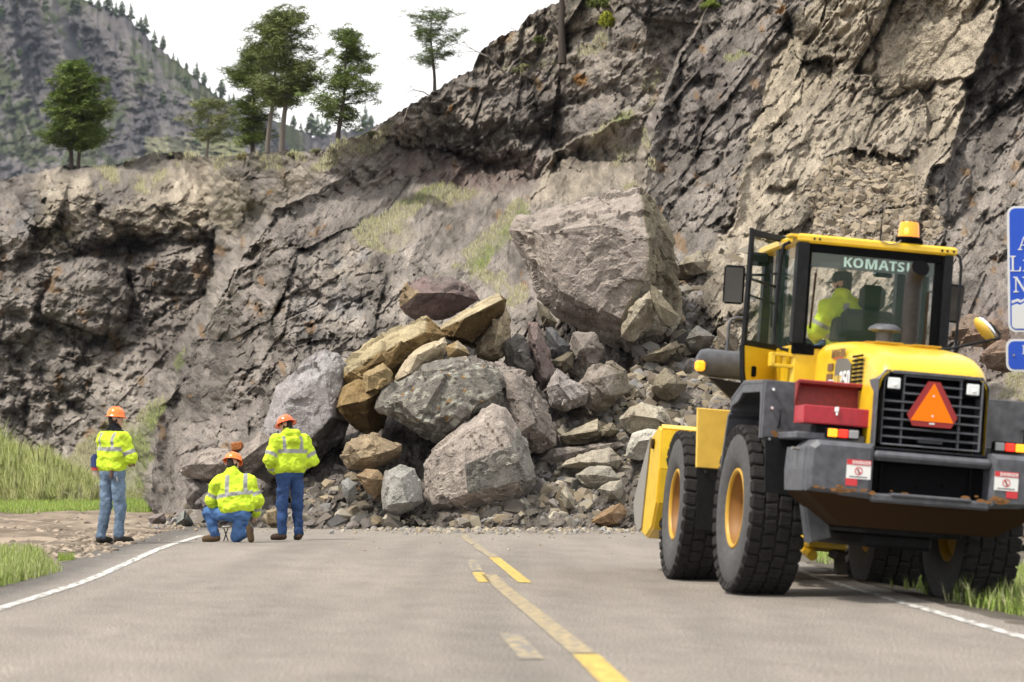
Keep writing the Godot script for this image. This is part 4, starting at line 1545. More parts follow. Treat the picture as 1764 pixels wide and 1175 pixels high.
func boulders() -> void:
	rock_noises()
	var right := Vector3(1, 0, 0.2)
	boulder("giant_boulder", "giant mauve-grey boulder with a flat broad face, the largest rock of the slide",
		[880, 397, 895, 377, 925, 369, 968, 351, 1010, 343, 1060, 340, 1102, 325, 1116, 338, 1150, 385, 1162, 420, 1163, 500, 1171, 545, 1156, 572, 1110, 592, 1088, 606, 1062, 600, 1000, 566, 958, 545, 934, 515, 905, 455], 49.3,
		[930, 400, 0.9, 1040, 385, 1.2, 1108, 352, 0.7, 1118, 410, 1.2, 1112, 470, 1.3, 1070, 550, 1.1, 965, 500, 1.0, 1140, 520, 0.5], 3.6,
		{"a": MAUVE * 1.08, "b": MAUVE2 * 1.15, "rough": 0.11, "step": 0.075, "faces": [[Vector3(1, 0, 0.35), 0.72, OLIVE * 0.85], [Vector3(0.5, -0.75, 0.4), 0.75, PALE * 0.8]]})
	boulder("fractured_block", "tan broken block with a tilted face at the lower right of the giant boulder",
		[1072, 560, 1090, 520, 1120, 496, 1140, 502, 1142, 530, 1125, 560, 1090, 588, 1070, 580], 48.1, [1108, 525, 0.5, 1085, 560, 0.35], 1.0,
		{"a": PALE, "b": OLIVE * 1.3, "rough": 0.07, "step": 0.07})
	boulder("standing_slab", "thin olive slab leaning against the right foot of the giant boulder",
		[1118, 486, 1132, 494, 1171, 546, 1160, 565, 1142, 560, 1124, 520], 47.5, [1136, 525, 0.15], 0.5,
		{"a": OLIVE * 1.05, "b": OLIVE * 0.8, "rough": 0.03, "step": 0.08})
	boulder("reddish_boulder", "red-brown boulder with a tan end lying behind the brown slabs",
		[685, 516, 700, 490, 730, 477, 775, 480, 815, 502, 824, 517, 780, 534, 742, 547, 702, 542, 687, 530], 52.0, [720, 505, 0.7, 780, 505, 0.6], 2.0,
		{"a": Vector3(0.25, 0.18, 0.17), "b": Vector3(0.2, 0.165, 0.155), "rough": 0.09, "step": 0.09, "faces": [[Vector3(-1, 0, 0.3), 0.7, Vector3(0.33, 0.25, 0.16)]]})
	boulder("long_brown_slab", "long brown slab with a pale top edge pointing up to the right, highest of the brown slabs",
		[748, 573, 798, 537, 860, 506, 872, 516, 870, 536, 842, 562, 812, 590, 774, 578], 46.6, [800, 548, 0.9, 866, 516, 0.5, 780, 580, 0.6], 2.2,
		{"a": BROWN * 0.85, "b": BROWN * 0.55, "rough": 0.05, "step": 0.07, "faces": [[Vector3(-0.5, 1, 0.1), 0.75, Vector3(0.42, 0.35, 0.23)]]})
	boulder("brown_block", "large ochre-brown block with stepped faces under the long slab",
		[583, 640, 596, 618, 672, 571, 734, 545, 770, 577, 740, 600, 700, 622, 676, 662, 640, 690, 582, 666], 46.2, [602, 640, 0.8, 668, 600, 0.9, 730, 572, 0.7, 640, 660, 1.0], 2.6,
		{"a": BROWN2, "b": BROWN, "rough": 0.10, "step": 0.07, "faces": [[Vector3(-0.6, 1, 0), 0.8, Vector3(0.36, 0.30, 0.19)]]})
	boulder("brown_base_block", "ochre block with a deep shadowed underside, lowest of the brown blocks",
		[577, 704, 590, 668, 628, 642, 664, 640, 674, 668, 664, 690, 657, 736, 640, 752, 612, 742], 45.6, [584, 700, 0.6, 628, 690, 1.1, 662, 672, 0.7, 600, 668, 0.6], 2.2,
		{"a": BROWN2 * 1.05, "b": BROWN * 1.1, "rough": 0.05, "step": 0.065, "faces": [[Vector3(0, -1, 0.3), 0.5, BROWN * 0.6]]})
	boulder("ochre_cube", "bright ochre cube-shaped block set in the side of the brown block",
		[625, 643, 660, 624, 676, 640, 673, 668, 628, 679], 44.9, [632, 648, 0.35, 664, 636, 0.4, 668, 664, 0.35, 633, 674, 0.3], 1.0,
		{"a": Vector3(0.37, 0.285, 0.16), "b": BROWN2, "rough": 0.03, "step": 0.06})
	boulder("ochre_step", "small dark step of ochre rock on the face of the brown block",
		[618, 640, 640, 620, 658, 609, 662, 622, 640, 640, 622, 648], 45.1, [640, 628, 0.3], 0.8, {"a": BROWN * 0.8, "b": BROWN * 0.6, "rough": 0.03, "step": 0.06})
	boulder("cream_slab", "smooth cream-coloured slab between the brown block and the lichen boulder",
		[674, 660, 690, 632, 702, 612, 728, 594, 766, 580, 772, 590, 762, 622, 740, 640, 705, 655], 45.3, [720, 612, 0.45, 760, 592, 0.35, 704, 644, 0.4], 1.4,
		{"a": Vector3(0.62, 0.54, 0.41), "b": Vector3(0.52, 0.43, 0.30), "rough": 0.035, "step": 0.06})
	boulder("tan_fracture", "tall tan broken slab standing right of the long brown slab",
		[872, 530, 880, 548, 877, 585, 862, 612, 840, 620, 812, 612, 828, 580, 845, 556], 47.0, [860, 550, 0.6, 850, 600, 0.7], 1.8,
		{"a": Vector3(0.47, 0.385, 0.26), "b": Vector3(0.36, 0.30, 0.215), "rough": 0.10, "step": 0.065})
	boulder("small_tan_block", "small tan block perched on top of the lichen boulder",
		[768, 598, 788, 586, 806, 600, 812, 612, 790, 616, 772, 614], 44.9, [788, 600, 0.25], 0.6, {"a": PALE, "b": BROWN2, "rough": 0.03, "step": 0.06})
	boulder("rough_dark_rock", "rough dark knobbly rock between the tan slab and the red fin",
		[878, 592, 892, 584, 908, 590, 918, 632, 908, 646, 884, 632], 46.6, [896, 606, 0.5], 1.2, {"a": Vector3(0.22, 0.2, 0.18), "b": Vector3(0.16, 0.145, 0.135), "rough": 0.12, "step": 0.065})
	boulder("red_fin", "narrow red-brown fin of rock leaning left below the giant boulder",
		[908, 552, 926, 556, 936, 578, 956, 640, 948, 668, 930, 678, 918, 640, 912, 590], 46.9, [925, 600, 0.5, 938, 650, 0.4], 1.6,
		{"a": Vector3(0.245, 0.185, 0.17), "b": Vector3(0.2, 0.165, 0.155), "rough": 0.08, "step": 0.07})
	boulder("dark_wedge", "dark olive wedge under the left edge of the giant boulder",
		[926, 520, 944, 534, 960, 556, 950, 564, 934, 562], 47.9, [942, 548, 0.3], 0.8, {"a": OLIVE * 0.8, "b": OLIVE * 0.6, "rough": 0.03, "step": 0.07})
	boulder("slate_slab", "dark slate-blue slab below the giant boulder",
		[938, 562, 952, 562, 984, 596, 980, 618, 960, 628, 946, 606], 47.5, [962, 594, 0.35], 0.8, {"a": Vector3(0.15, 0.15, 0.155), "b": Vector3(0.11, 0.11, 0.11), "rough": 0.035, "step": 0.07})
	boulder("olive_slab", "dark olive slab under the slate-blue one",
		[950, 622, 978, 604, 990, 606, 988, 634, 966, 646, 954, 640], 47.3, [972, 622, 0.3], 0.8, {"a": OLIVE * 0.85, "b": OLIVE * 0.6, "rough": 0.04, "step": 0.07})
	boulder("foot_rock", "mauve rock wedged under the middle of the giant boulder",
		[986, 572, 1022, 576, 1040, 600, 1022, 640, 1000, 656, 976, 640, 984, 606], 47.6, [1004, 600, 0.6], 1.2, {"a": MAUVE * 0.9, "b": MAUVE2 * 0.8, "rough": 0.1, "step": 0.07})
	boulder("lichen_boulder", "rounded grey boulder covered with pale and orange lichen in the middle of the slide",
		[655, 702, 662, 676, 700, 650, 758, 626, 800, 614, 836, 618, 866, 636, 880, 660, 870, 700, 830, 740, 764, 768, 736, 757, 694, 727], 44.7,
		[690, 690, 0.7, 760, 650, 1.0, 830, 636, 0.8, 850, 680, 1.0, 770, 730, 1.1, 720, 720, 0.9], 2.6,
		{"a": Vector3(0.245, 0.23, 0.2), "b": Vector3(0.18, 0.165, 0.15), "rough": 0.12, "step": 0.06, "lichen": 0.8})
	boulder("mauve_shoulder", "mauve-grey boulder with a steep right side just right of the lichen boulder",
		[836, 620, 868, 628, 902, 642, 930, 680, 955, 745, 960, 768, 930, 782, 880, 778, 850, 720, 856, 670], 44.9, [880, 660, 0.6, 915, 730, 0.9, 890, 750, 0.8], 2.2,
		{"a": MAUVE * 0.9, "b": MAUVE2 * 0.85, "rough": 0.12, "step": 0.065})
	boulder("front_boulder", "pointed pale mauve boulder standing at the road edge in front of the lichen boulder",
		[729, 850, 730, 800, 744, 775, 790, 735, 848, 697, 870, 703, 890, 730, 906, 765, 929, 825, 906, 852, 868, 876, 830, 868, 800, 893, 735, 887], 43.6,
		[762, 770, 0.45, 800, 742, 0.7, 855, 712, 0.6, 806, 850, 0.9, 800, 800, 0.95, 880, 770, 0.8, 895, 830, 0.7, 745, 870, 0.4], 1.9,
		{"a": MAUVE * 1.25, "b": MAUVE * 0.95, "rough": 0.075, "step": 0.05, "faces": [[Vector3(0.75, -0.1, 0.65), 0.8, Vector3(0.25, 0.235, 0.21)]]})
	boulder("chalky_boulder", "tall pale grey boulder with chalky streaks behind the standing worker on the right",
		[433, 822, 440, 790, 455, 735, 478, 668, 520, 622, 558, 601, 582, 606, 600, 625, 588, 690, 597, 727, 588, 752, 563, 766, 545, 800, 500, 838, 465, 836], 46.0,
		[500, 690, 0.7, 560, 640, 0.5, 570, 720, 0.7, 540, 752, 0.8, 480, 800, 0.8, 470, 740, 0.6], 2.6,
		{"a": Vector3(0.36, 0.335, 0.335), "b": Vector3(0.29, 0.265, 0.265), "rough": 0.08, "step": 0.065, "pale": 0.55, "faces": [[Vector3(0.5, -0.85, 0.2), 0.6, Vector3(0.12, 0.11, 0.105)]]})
	boulder("flat_boulder", "flat overhanging mauve boulder at the left end of the slide",
		[306, 808, 328, 790, 358, 769, 392, 772, 414, 786, 404, 800, 368, 829, 330, 826, 312, 819], 44.2, [330, 800, 0.5, 365, 785, 0.5, 380, 800, 0.6, 350, 820, 0.4], 1.6,
		{"a": MAUVE * 1.1, "b": MAUVE * 0.8, "rough": 0.07, "step": 0.055})
	boulder("ridge_boulder", "mauve boulder between the flat boulder and the tall chalky boulder",
		[396, 790, 416, 774, 450, 742, 468, 756, 452, 782, 442, 806, 420, 818, 400, 806], 44.9, [420, 790, 0.4, 446, 770, 0.4], 1.2, {"a": MAUVE, "b": MAUVE2 * 1.1, "rough": 0.06, "step": 0.06})
	boulder("orange_stone", "small bright orange block on top of the mauve rocks at the left",
		[397, 763, 416, 760, 420, 768, 418, 776, 399, 777], 44.9, [400, 765, 0.12, 415, 763, 0.12, 415, 773, 0.12, 401, 775, 0.12], 0.35, {"a": Vector3(0.55, 0.2, 0.06), "b": Vector3(0.42, 0.16, 0.06), "rough": 0.01, "step": 0.06})
	boulder("pedestal_rock", "grey-brown upright rock that carries the flat boulder",
		[316, 826, 332, 823, 360, 834, 366, 856, 352, 874, 330, 874, 319, 866], 44.2, [336, 845, 0.4], 1.0, {"a": Vector3(0.27, 0.24, 0.225), "b": Vector3(0.21, 0.185, 0.17), "rough": 0.06, "step": 0.06})
	boulder("dark_prop_rock", "dark rounded rock under the flat boulder beside the kneeling worker",
		[340, 868, 352, 850, 372, 842, 384, 856, 380, 880, 356, 888], 43.8, [362, 865, 0.35], 0.8, {"a": Vector3(0.19, 0.17, 0.165), "b": Vector3(0.15, 0.13, 0.13), "rough": 0.07, "step": 0.05})
	boulder("pink_stone", "low pinkish stone lying in the dirt at the left end of the slide",
		[253, 893, 264, 886, 282, 884, 286, 896, 276, 904, 258, 904], 46.0, [270, 892, 0.2], 0.5, {"a": Vector3(0.36, 0.28, 0.27), "b": Vector3(0.3, 0.25, 0.24), "rough": 0.03, "step": 0.05})
	boulder("greenish_stone", "pointed grey-green stone in front of the dark left rocks",
		[300, 905, 310, 884, 318, 878, 326, 886, 333, 902, 318, 907], 45.0, [316, 893, 0.3], 0.5, {"a": Vector3(0.30, 0.315, 0.295), "b": Vector3(0.25, 0.26, 0.245), "rough": 0.025, "step": 0.05})
	boulder("tan_cube", "tan cubic stone at the road edge between the kneeling and the standing worker",
		[458, 880, 476, 876, 482, 884, 480, 902, 460, 903], 43.6, [461, 883, 0.2, 474, 880, 0.25, 474, 900, 0.2], 0.4, {"a": Vector3(0.40, 0.31, 0.2), "b": Vector3(0.33, 0.27, 0.18), "rough": 0.015, "step": 0.05})
	boulder("tan_boulder", "tan-brown boulder with a sharp ridge under the dark hollow",
		[586, 784, 594, 760, 620, 752, 642, 744, 668, 754, 694, 764, 694, 780, 668, 798, 640, 810, 600, 806], 43.9, [602, 766, 0.4, 640, 758, 0.4, 622, 790, 0.7, 676, 776, 0.4], 1.3,
		{"a": Vector3(0.37, 0.29, 0.19), "b": Vector3(0.29, 0.225, 0.155), "rough": 0.055, "step": 0.05})
	boulder("orange_boulder", "orange-brown angular rock left of the tall grey stone",
		[612, 818, 630, 808, 650, 810, 666, 828, 660, 846, 646, 858, 628, 842], 43.2, [636, 824, 0.35], 0.8, {"a": Vector3(0.38, 0.26, 0.15), "b": Vector3(0.3, 0.22, 0.14), "rough": 0.04, "step": 0.05})
	boulder("grey_tall_stone", "smooth light grey stone standing left of the pointed front boulder",
		[657, 850, 664, 812, 690, 800, 716, 806, 727, 840, 728, 862, 708, 878, 684, 888, 660, 878], 42.9, [690, 825, 0.4, 700, 865, 0.45, 670, 870, 0.35], 1.0, {"a": Vector3(0.36, 0.35, 0.325), "b": Vector3(0.3, 0.29, 0.265), "rough": 0.04, "step": 0.05})
	boulder("grey_upright_stone", "narrow upright grey stone on the rubble left of the tall grey stone",
		[588, 830, 600, 824, 612, 834, 612, 862, 598, 866, 590, 850], 43.1, [601, 845, 0.2], 0.4, {"a": GREY, "b": GREY * 0.85, "rough": 0.025, "step": 0.05})
	boulder("light_faced_boulder", "boulder with a bright flat top right of the mauve shoulder boulder",
		[940, 668, 948, 650, 960, 635, 996, 662, 1013, 676, 1008, 694, 976, 706, 950, 700], 46.0, [962, 660, 0.5, 985, 690, 0.5], 1.2, {"a": Vector3(0.45, 0.41, 0.39), "b": Vector3(0.3, 0.265, 0.25), "rough": 0.06, "step": 0.055})
	boulder("brown_mauve_boulder", "brown and mauve boulder below the foot of the giant boulder",
		[1000, 662, 1020, 632, 1054, 624, 1078, 642, 1084, 674, 1062, 690, 1030, 708, 1012, 700], 46.2, [1035, 650, 0.6, 1050, 680, 0.5], 1.4, {"a": MAUVE * 0.9, "b": OLIVE * 0.8, "rough": 0.09, "step": 0.055})
	boulder("brown_wedge_boulder", "olive-brown wedge-shaped boulder left of the loader's front lamp",
		[1122, 668, 1132, 648, 1146, 634, 1184, 662, 1172, 676, 1152, 694, 1134, 684], 46.5, [1146, 660, 0.5], 1.2, {"a": OLIVE * 1.1, "b": OLIVE * 0.8, "rough": 0.06, "step": 0.055})
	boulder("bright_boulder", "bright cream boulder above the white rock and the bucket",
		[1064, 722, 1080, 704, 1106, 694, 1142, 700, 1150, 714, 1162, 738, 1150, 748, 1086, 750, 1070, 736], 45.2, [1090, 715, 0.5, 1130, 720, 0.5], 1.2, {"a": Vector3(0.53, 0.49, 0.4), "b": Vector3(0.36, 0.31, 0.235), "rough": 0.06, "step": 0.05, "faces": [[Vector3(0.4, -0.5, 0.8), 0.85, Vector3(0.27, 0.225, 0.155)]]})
	boulder("white_boulder", "almost white rock directly behind the loader bucket",
		[1080, 786, 1082, 768, 1091, 748, 1116, 740, 1154, 744, 1150, 770, 1112, 792], 44.1, [1100, 760, 0.4, 1130, 755, 0.3], 1.0, {"a": Vector3(0.6, 0.57, 0.5), "b": Vector3(0.5, 0.47, 0.41), "rough": 0.04, "step": 0.05})
	boulder("long_tan_slab", "long olive slab with a tan top left of the bright boulder",
		[964, 752, 990, 736, 1030, 719, 1038, 730, 1040, 758, 1008, 764, 974, 768], 45.3, [990, 748, 0.4, 1030, 740, 0.4], 1.0, {"a": OLIVE, "b": OLIVE * 0.8, "rough": 0.04, "step": 0.055, "faces": [[Vector3(-0.2, 1, 0.2), 0.7, Vector3(0.42, 0.37, 0.28)]]})
	boulder("olive_chunk", "olive chunk between the long slab and the bright boulder",
		[1032, 734, 1056, 726, 1070, 742, 1050, 754, 1036, 752], 45.1, [1050, 740, 0.3], 0.7, {"a": OLIVE * 1.1, "b": OLIVE * 0.85, "rough": 0.04, "step": 0.05})
	boulder("buried_slab", "mauve slab nearly buried under the long tan slab",
		[930, 792, 950, 772, 1010, 766, 1072, 758, 1080, 768, 1050, 780, 1000, 790, 960, 806], 45.0, [1000, 776, 0.3], 1.0, {"a": MAUVE * 0.85, "b": MAUVE2 * 0.85, "rough": 0.06, "step": 0.055})
	boulder("cream_heap_slab", "broad cream slab with a raised horn left of the bucket",
		[957, 808, 974, 790, 1008, 782, 1030, 784, 1050, 772, 1070, 792, 1064, 808, 1030, 812, 1000, 806], 44.4, [1000, 796, 0.3, 1045, 796, 0.35], 0.9, {"a": Vector3(0.48, 0.43, 0.34), "b": Vector3(0.37, 0.33, 0.27), "rough": 0.05, "step": 0.05})
	boulder("cream_block", "cream angular block under the horned slab",
		[993, 818, 1016, 804, 1050, 806, 1066, 824, 1046, 836, 1026, 843, 1004, 832], 43.9, [1024, 818, 0.35], 0.8, {"a": Vector3(0.44, 0.41, 0.34), "b": Vector3(0.35, 0.32, 0.27), "rough": 0.045, "step": 0.05})
	boulder("split_stone", "light stone with a sharp edge just left of the bucket's lip",
		[1030, 842, 1050, 830, 1070, 826, 1077, 838, 1070, 866, 1044, 868], 43.3, [1052, 846, 0.35], 0.6, {"a": Vector3(0.43, 0.39, 0.31), "b": Vector3(0.33, 0.3, 0.25), "rough": 0.035, "step": 0.05})
	boulder("rusty_stone", "rust-brown stone at the road edge by the bucket",
		[1019, 900, 1040, 880, 1070, 866, 1085, 886, 1082, 902, 1066, 910, 1036, 911], 42.6, [1052, 884, 0.35, 1060, 902, 0.3], 0.8, {"a": Vector3(0.30, 0.19, 0.1), "b": Vector3(0.24, 0.17, 0.12), "rough": 0.035, "step": 0.045, "pale": 0.25})
	boulder("upright_chip", "thin upright cream chip left of the rusty stone",
		[966, 846, 974, 836, 988, 858, 990, 876, 974, 874], 43.0, [978, 858, 0.2], 0.3, {"a": Vector3(0.42, 0.38, 0.3), "b": Vector3(0.34, 0.31, 0.25), "rough": 0.02, "step": 0.05})
	boulder("slate_block", "dark slate-grey block high on the rubble behind the loader's lamp",
		[1180, 584, 1190, 570, 1202, 561, 1232, 580, 1226, 594, 1208, 604, 1190, 600], 48.2, [1204, 578, 0.4], 0.9, {"a": Vector3(0.19, 0.185, 0.18), "b": Vector3(0.24, 0.215, 0.18), "rough": 0.04, "step": 0.06})
	boulder("long_rubble_block", "long olive block lying on the rubble under the giant boulder's right foot",
		[1102, 614, 1130, 600, 1166, 584, 1174, 596, 1160, 612, 1140, 626, 1112, 624], 48.0, [1140, 606, 0.4], 0.9, {"a": OLIVE * 1.1, "b": OLIVE * 0.85, "rough": 0.04, "step": 0.06})
	boulder("tall_rubble_block", "tall brown block standing in the rubble beside the cab door",
		[1236, 566, 1252, 558, 1270, 566, 1270, 612, 1250, 620, 1238, 604], 48.0, [1252, 585, 0.4], 0.9, {"a": Vector3(0.28, 0.235, 0.185), "b": Vector3(0.23, 0.195, 0.155), "rough": 0.04, "step": 0.06})
	boulder("upper_rubble_boulder", "light tan boulder at the top of the rubble right of the giant boulder",
		[1166, 456, 1180, 440, 1206, 432, 1224, 450, 1214, 468, 1184, 474], 52.0, [1194, 452, 0.5], 1.2, {"a": PALE * 0.8, "b": OLIVE * 1.2, "rough": 0.09, "step": 0.06})
	for e in [["red_slab", "red-brown slab on the slope just left of the blue signs", [1660, 580, 1680, 560, 1720, 552, 1738, 566, 1730, 590, 1690, 600], 42.0, Vector3(0.30, 0.21, 0.16)],
			["red_slab", "red-brown slab half hidden behind the small blue sign", [1690, 610, 1720, 590, 1764, 584, 1790, 604, 1764, 628, 1710, 632], 41.0, Vector3(0.28, 0.2, 0.155)],
			["red_slab", "red-brown slab behind the rear mirror of the loader", [1640, 570, 1655, 548, 1690, 540, 1700, 560, 1670, 580], 43.5, Vector3(0.29, 0.22, 0.17)]]:
		boulder(e[0], e[1], e[2], e[3], [(e[2][0] + e[2][6]) * 0.5, (e[2][1] + e[2][7]) * 0.5, 0.4], 1.0, {"a": e[4], "b": e[4] * 0.75, "rough": 0.06, "step": 0.06})


var marks := [[1030, 470, "the giant boulder"], [1120, 850, "the loader bucket"], [1205, 640, "the orange front lamp"], [760, 690, "the lichen-covered boulder"], [830, 800, "the pointed front boulder"], [1110, 722, "the bright cream boulder"],
	[1115, 766, "the white rock behind the bucket"], [1052, 890, "the rusty stone"], [692, 845, "the tall grey stone"], [640, 780, "the tan boulder under the hollow"], [640, 832, "the orange-brown rock"], [500, 850, "the worker in the hood"], [405, 860, "the kneeling worker"],
	[350, 800, "the flat overhanging boulder"], [468, 890, "the tan cubic stone"], [1206, 583, "the slate-grey block"], [1150, 665, "the olive wedge-shaped boulder"], [1000, 745, "the long olive slab"], [1285, 480, "the open cab door"], [1195, 452, "the topmost tan boulder"], [978, 858, "the upright cream chip"],
	[1030, 824, "the cream angular block"], [600, 846, "the narrow upright stone"], [1140, 606, "the long olive block"], [318, 893, "the pointed grey-green stone"], [1054, 846, "the split light stone"], [1252, 590, "the tall brown block"], [905, 850, "the right foot of the front boulder"]]

func rubble_label(p: Vector2, s: float, tone: int) -> String:
	var best := 1e9
	var m := []
	for e in marks:
		var d := p.distance_to(Vector2(e[0], e[1]))
		if d < best:
			best = d
			m = e
	var off := p - Vector2(m[0], m[1])
	var side := ("right of " if off.x > 0.0 else "left of ") if absf(off.x) > absf(off.y) else ("below " if off.y > 0.0 else "above ")
	var far := "close " if best < 28.0 else ("" if best < 60.0 else "well ")
	var big := "small " if s < 14.0 else ("" if s < 22.0 else "large ")
	return big + ["olive-brown", "brown", "cream", "dark brown", "light grey", "tan", "cool grey", "mauve-grey", "blackish brown", "pale cream"][tone] + " broken rock lying " + far + side + m[2]


func rubble() -> void:
	rng.seed = 909
	var kinds := []
	for k in 22:
		var pts := []
		var s := Vector3(rng.randf_range(0.8, 1.15), rng.randf_range(0.45, 0.85), rng.randf_range(0.6, 1.0))
		for i in rng.randi_range(10, 15):
			var p := Vector3(rng.randfn(), rng.randfn(), rng.randfn()).normalized()
			# broken rock: corners of a squared-off lump
			p = Vector3(signf(p.x) * pow(absf(p.x), 0.6), signf(p.y) * pow(absf(p.y), 0.6), signf(p.z) * pow(absf(p.z), 0.6))
			pts.append(p * s * 0.5)
		kinds.append(rock_mesh(pts, {"a": Vector3(0.98, 0.98, 0.98), "b": Vector3(0.72, 0.72, 0.74), "rough": 0.02, "step": 0.24, "seed": 300 + k, "offset": Vector3(k * 5.0, 0, 0)}))
	var tones := [Vector3(0.375, 0.312, 0.231), Vector3(0.312, 0.263, 0.200), Vector3(0.463, 0.406, 0.312), Vector3(0.275, 0.244, 0.206), Vector3(0.375, 0.356, 0.325), Vector3(0.413, 0.338, 0.237), Vector3(0.306, 0.294, 0.288), Vector3(0.338, 0.300, 0.281), Vector3(0.250, 0.219, 0.188), Vector3(0.525, 0.475, 0.388)]
	var ms := []
	for k in tones.size():
		var t: Vector3 = tones[k]
		var m := mat("rubble_%d" % k, Color(t.x, t.y, t.z), 0.92, {"vertex": true, "tex": "grain", "scale": 0.9, "bump": 2.0, "bump_tex": "crag", "spec": 0.2, "world": false})
		ms.append(m)
	# [outline of the area, count, smallest, largest (px), label, group]
	var areas := [
		[[1160, 460, 1240, 430, 1290, 430, 1290, 600, 1180, 620, 1130, 640, 1080, 640, 1110, 600, 1160, 590], 70, 12, 40, "broken olive-grey rock in the rubble slope right of the giant boulder", "rocks of the rubble slope right of the giant boulder"],
		[[960, 690, 1020, 700, 1100, 640, 1280, 600, 1290, 700, 1200, 740, 1080, 900, 940, 905, 770, 905, 800, 880, 920, 850, 960, 800], 126, 12, 44, "broken grey-brown rock in the heap between the boulders and the bucket", "rocks of the heap left of the loader bucket"],
		[[528, 902, 545, 845, 590, 800, 660, 800, 700, 880, 735, 890, 740, 908, 600, 905], 66, 10, 34, "broken grey and tan rock at the road edge right of the standing worker", "rocks at the road edge in the middle of the slide"],
		[[286, 905, 300, 880, 345, 870, 430, 850, 470, 830, 545, 830, 530, 903, 430, 904, 360, 900], 38, 10, 28, "broken mauve-grey rock at the road edge around the workers", "rocks at the left end of the slide"]]
	var n := 0
	for ar in areas:
		var poly := line_of(ar[0])
		var lo := poly[0]
		var hi := poly[0]
		for p in poly:
			lo = lo.min(p)
			hi = hi.max(p)
		var put_down := []
		var tries := 0
		while put_down.size() < ar[1] and tries < 9000:
			tries += 1
			var p := Vector2(rng.randf_range(lo.x, hi.x), rng.randf_range(lo.y, hi.y))
			if not Geometry2D.is_point_in_polygon(p, poly):
				continue
			var share: float = 1.0 - float(put_down.size()) / ar[1]
			var s: float = lerpf(ar[2], ar[3], share * share * rng.randf_range(0.6, 1.0))
			var ok := true
			for q in put_down:
				if p.distance_to(Vector2(q.x, q.y)) < (s + q.z) * 0.31:
					ok = false
					break
			if not ok:
				continue
			put_down.append(Vector3(p.x, p.y, s))
			var d := hillside_distance(p.x, p.y)
			var at := spot(p.x, p.y, d)
			var g := ground_height(at.x, at.z)
			var size := s * 1.45 * d / FOCAL
			at.y = maxf(at.y, g + size * 0.2)
			var tone := rng.randi() % ms.size()
			var o := put("rubble_rock", kinds[rng.randi() % kinds.size()], ms[tone])
			o.transform = Transform3D(Basis.from_euler(Vector3(rng.randf_range(-0.7, 0.7), rng.randf() * TAU, rng.randf_range(-0.7, 0.7))).scaled(Vector3(size, size, size)), at + Vector3(0, 0, size * 0.12))
			tag(o, rubble_label(p, s, tone), "rock", ar[5])
			n += 1
	# three rocks seen under the loader, beyond its wheels
	for e in [[1447, 958, 30, 4, "grey rock with a sharp crest seen between the loader's wheels"], [1452, 976, 26, 2, "tan rock lying in the grass seen under the loader"], [1474, 972, 22, 6, "grey rock beside the far front wheel of the loader"]]:
		var at := on_ground(e[0], 988)
		var s: float = e[2] * 1.5 * -at.z / FOCAL
		var q := spot(e[0], e[1], -at.z)
		var o := put("verge_rock", kinds[e[3]], ms[e[3]])
		o.transform = Transform3D(Basis.from_euler(Vector3(0.3, e[0], 0.1)).scaled(Vector3(s, s, s)), q)
		tag(o, e[4], "rock")
	# loose stones on the tarmac
	for e in [[683, 912, 20, "flat grey stone lying alone on the road in front of the grey tall stone"], [703, 914, 8, "small stone beside the flat grey stone on the road"], [764, 906, 22, "blue-grey stone at the road edge left of the upright chip"]]:
		var at := on_ground(e[0], e[1])
		var s: float = e[2] * 1.3 * -at.z / FOCAL
		var o := put("loose_stone", kinds[3], ms[6])
		o.transform = Transform3D(Basis.from_euler(Vector3(0.1, e[0], 0.0)).scaled(Vector3(s, s * 0.7, s)), at + Vector3(0, s * 0.18, 0))
		tag(o, e[3], "rock")
	# gravel and chips: too many to count
	var chip := []
	var mm := MultiMesh.new()
	mm.transform_format = MultiMesh.TRANSFORM_3D
	mm.use_colors = true
	mm.mesh = rock_mesh([Vector3(-.5, -.2, -.3), Vector3(.5, -.3, -.2), Vector3(.3, -.2, .45), Vector3(-.3, -.25, .4), Vector3(-.2, .3, -.2), Vector3(.3, .25, 0), Vector3(-.1, .3, .3), Vector3(.45, .1, .3)], {"a": Vector3(1, 1, 1), "b": Vector3(0.8, 0.8, 0.8), "rough": 0.03, "step": 0.5, "seed": 5})
	var xs := []
	var cs := []
	for ar in areas:
		var poly := line_of(ar[0])
		for k in (14000 if ar[1] > 70 else 4500):
			var p := Vector2(rng.randf_range(280, 1292), rng.randf_range(430, 906))
			if not Geometry2D.is_point_in_polygon(p, poly): continue
			var d := hillside_distance(p.x, p.y)
			var s := pow(rng.randf(), 2.0) * 0.34 + 0.05
			xs.append(Transform3D(Basis.from_euler(Vector3(rng.randf_range(-1, 1), rng.randf() * TAU, rng.randf_range(-1, 1))).scaled(Vector3(s, s, s)), spot(p.x, p.y, d - 0.05)))
			var t: Vector3 = tones[rng.randi() % tones.size()]
			t *= rng.randf_range(0.5, 0.9)
			cs.append(Color(t.x, t.y, t.z))
	for k in 2600:
		# a skirt of grit where the slide meets the road, and a few stones thrown farther
		var px := rng.randf_range(255, 1120)
		var py := 903.0 + 10.0 * smoothstep(560.0, 720.0, px) + absf(rng.randfn()) * (4.0 if k % 9 else 16.0) - 2.0
		var at := on_ground(px, py)
		var s := pow(rng.randf(), 3.0) * 0.10 + 0.018
		if py > 922.0: s *= 0.45
		xs.append(Transform3D(Basis.from_euler(Vector3(rng.randf_range(-.4, .4), rng.randf() * TAU, rng.randf_range(-.4, .4))).scaled(Vector3(s, s, s)), at + Vector3(0, s * 0.2 + 0.004, 0)))
		var t: Vector3 = tones[rng.randi() % tones.size()] * 0.9
		cs.append(Color(t.x, t.y, t.z))
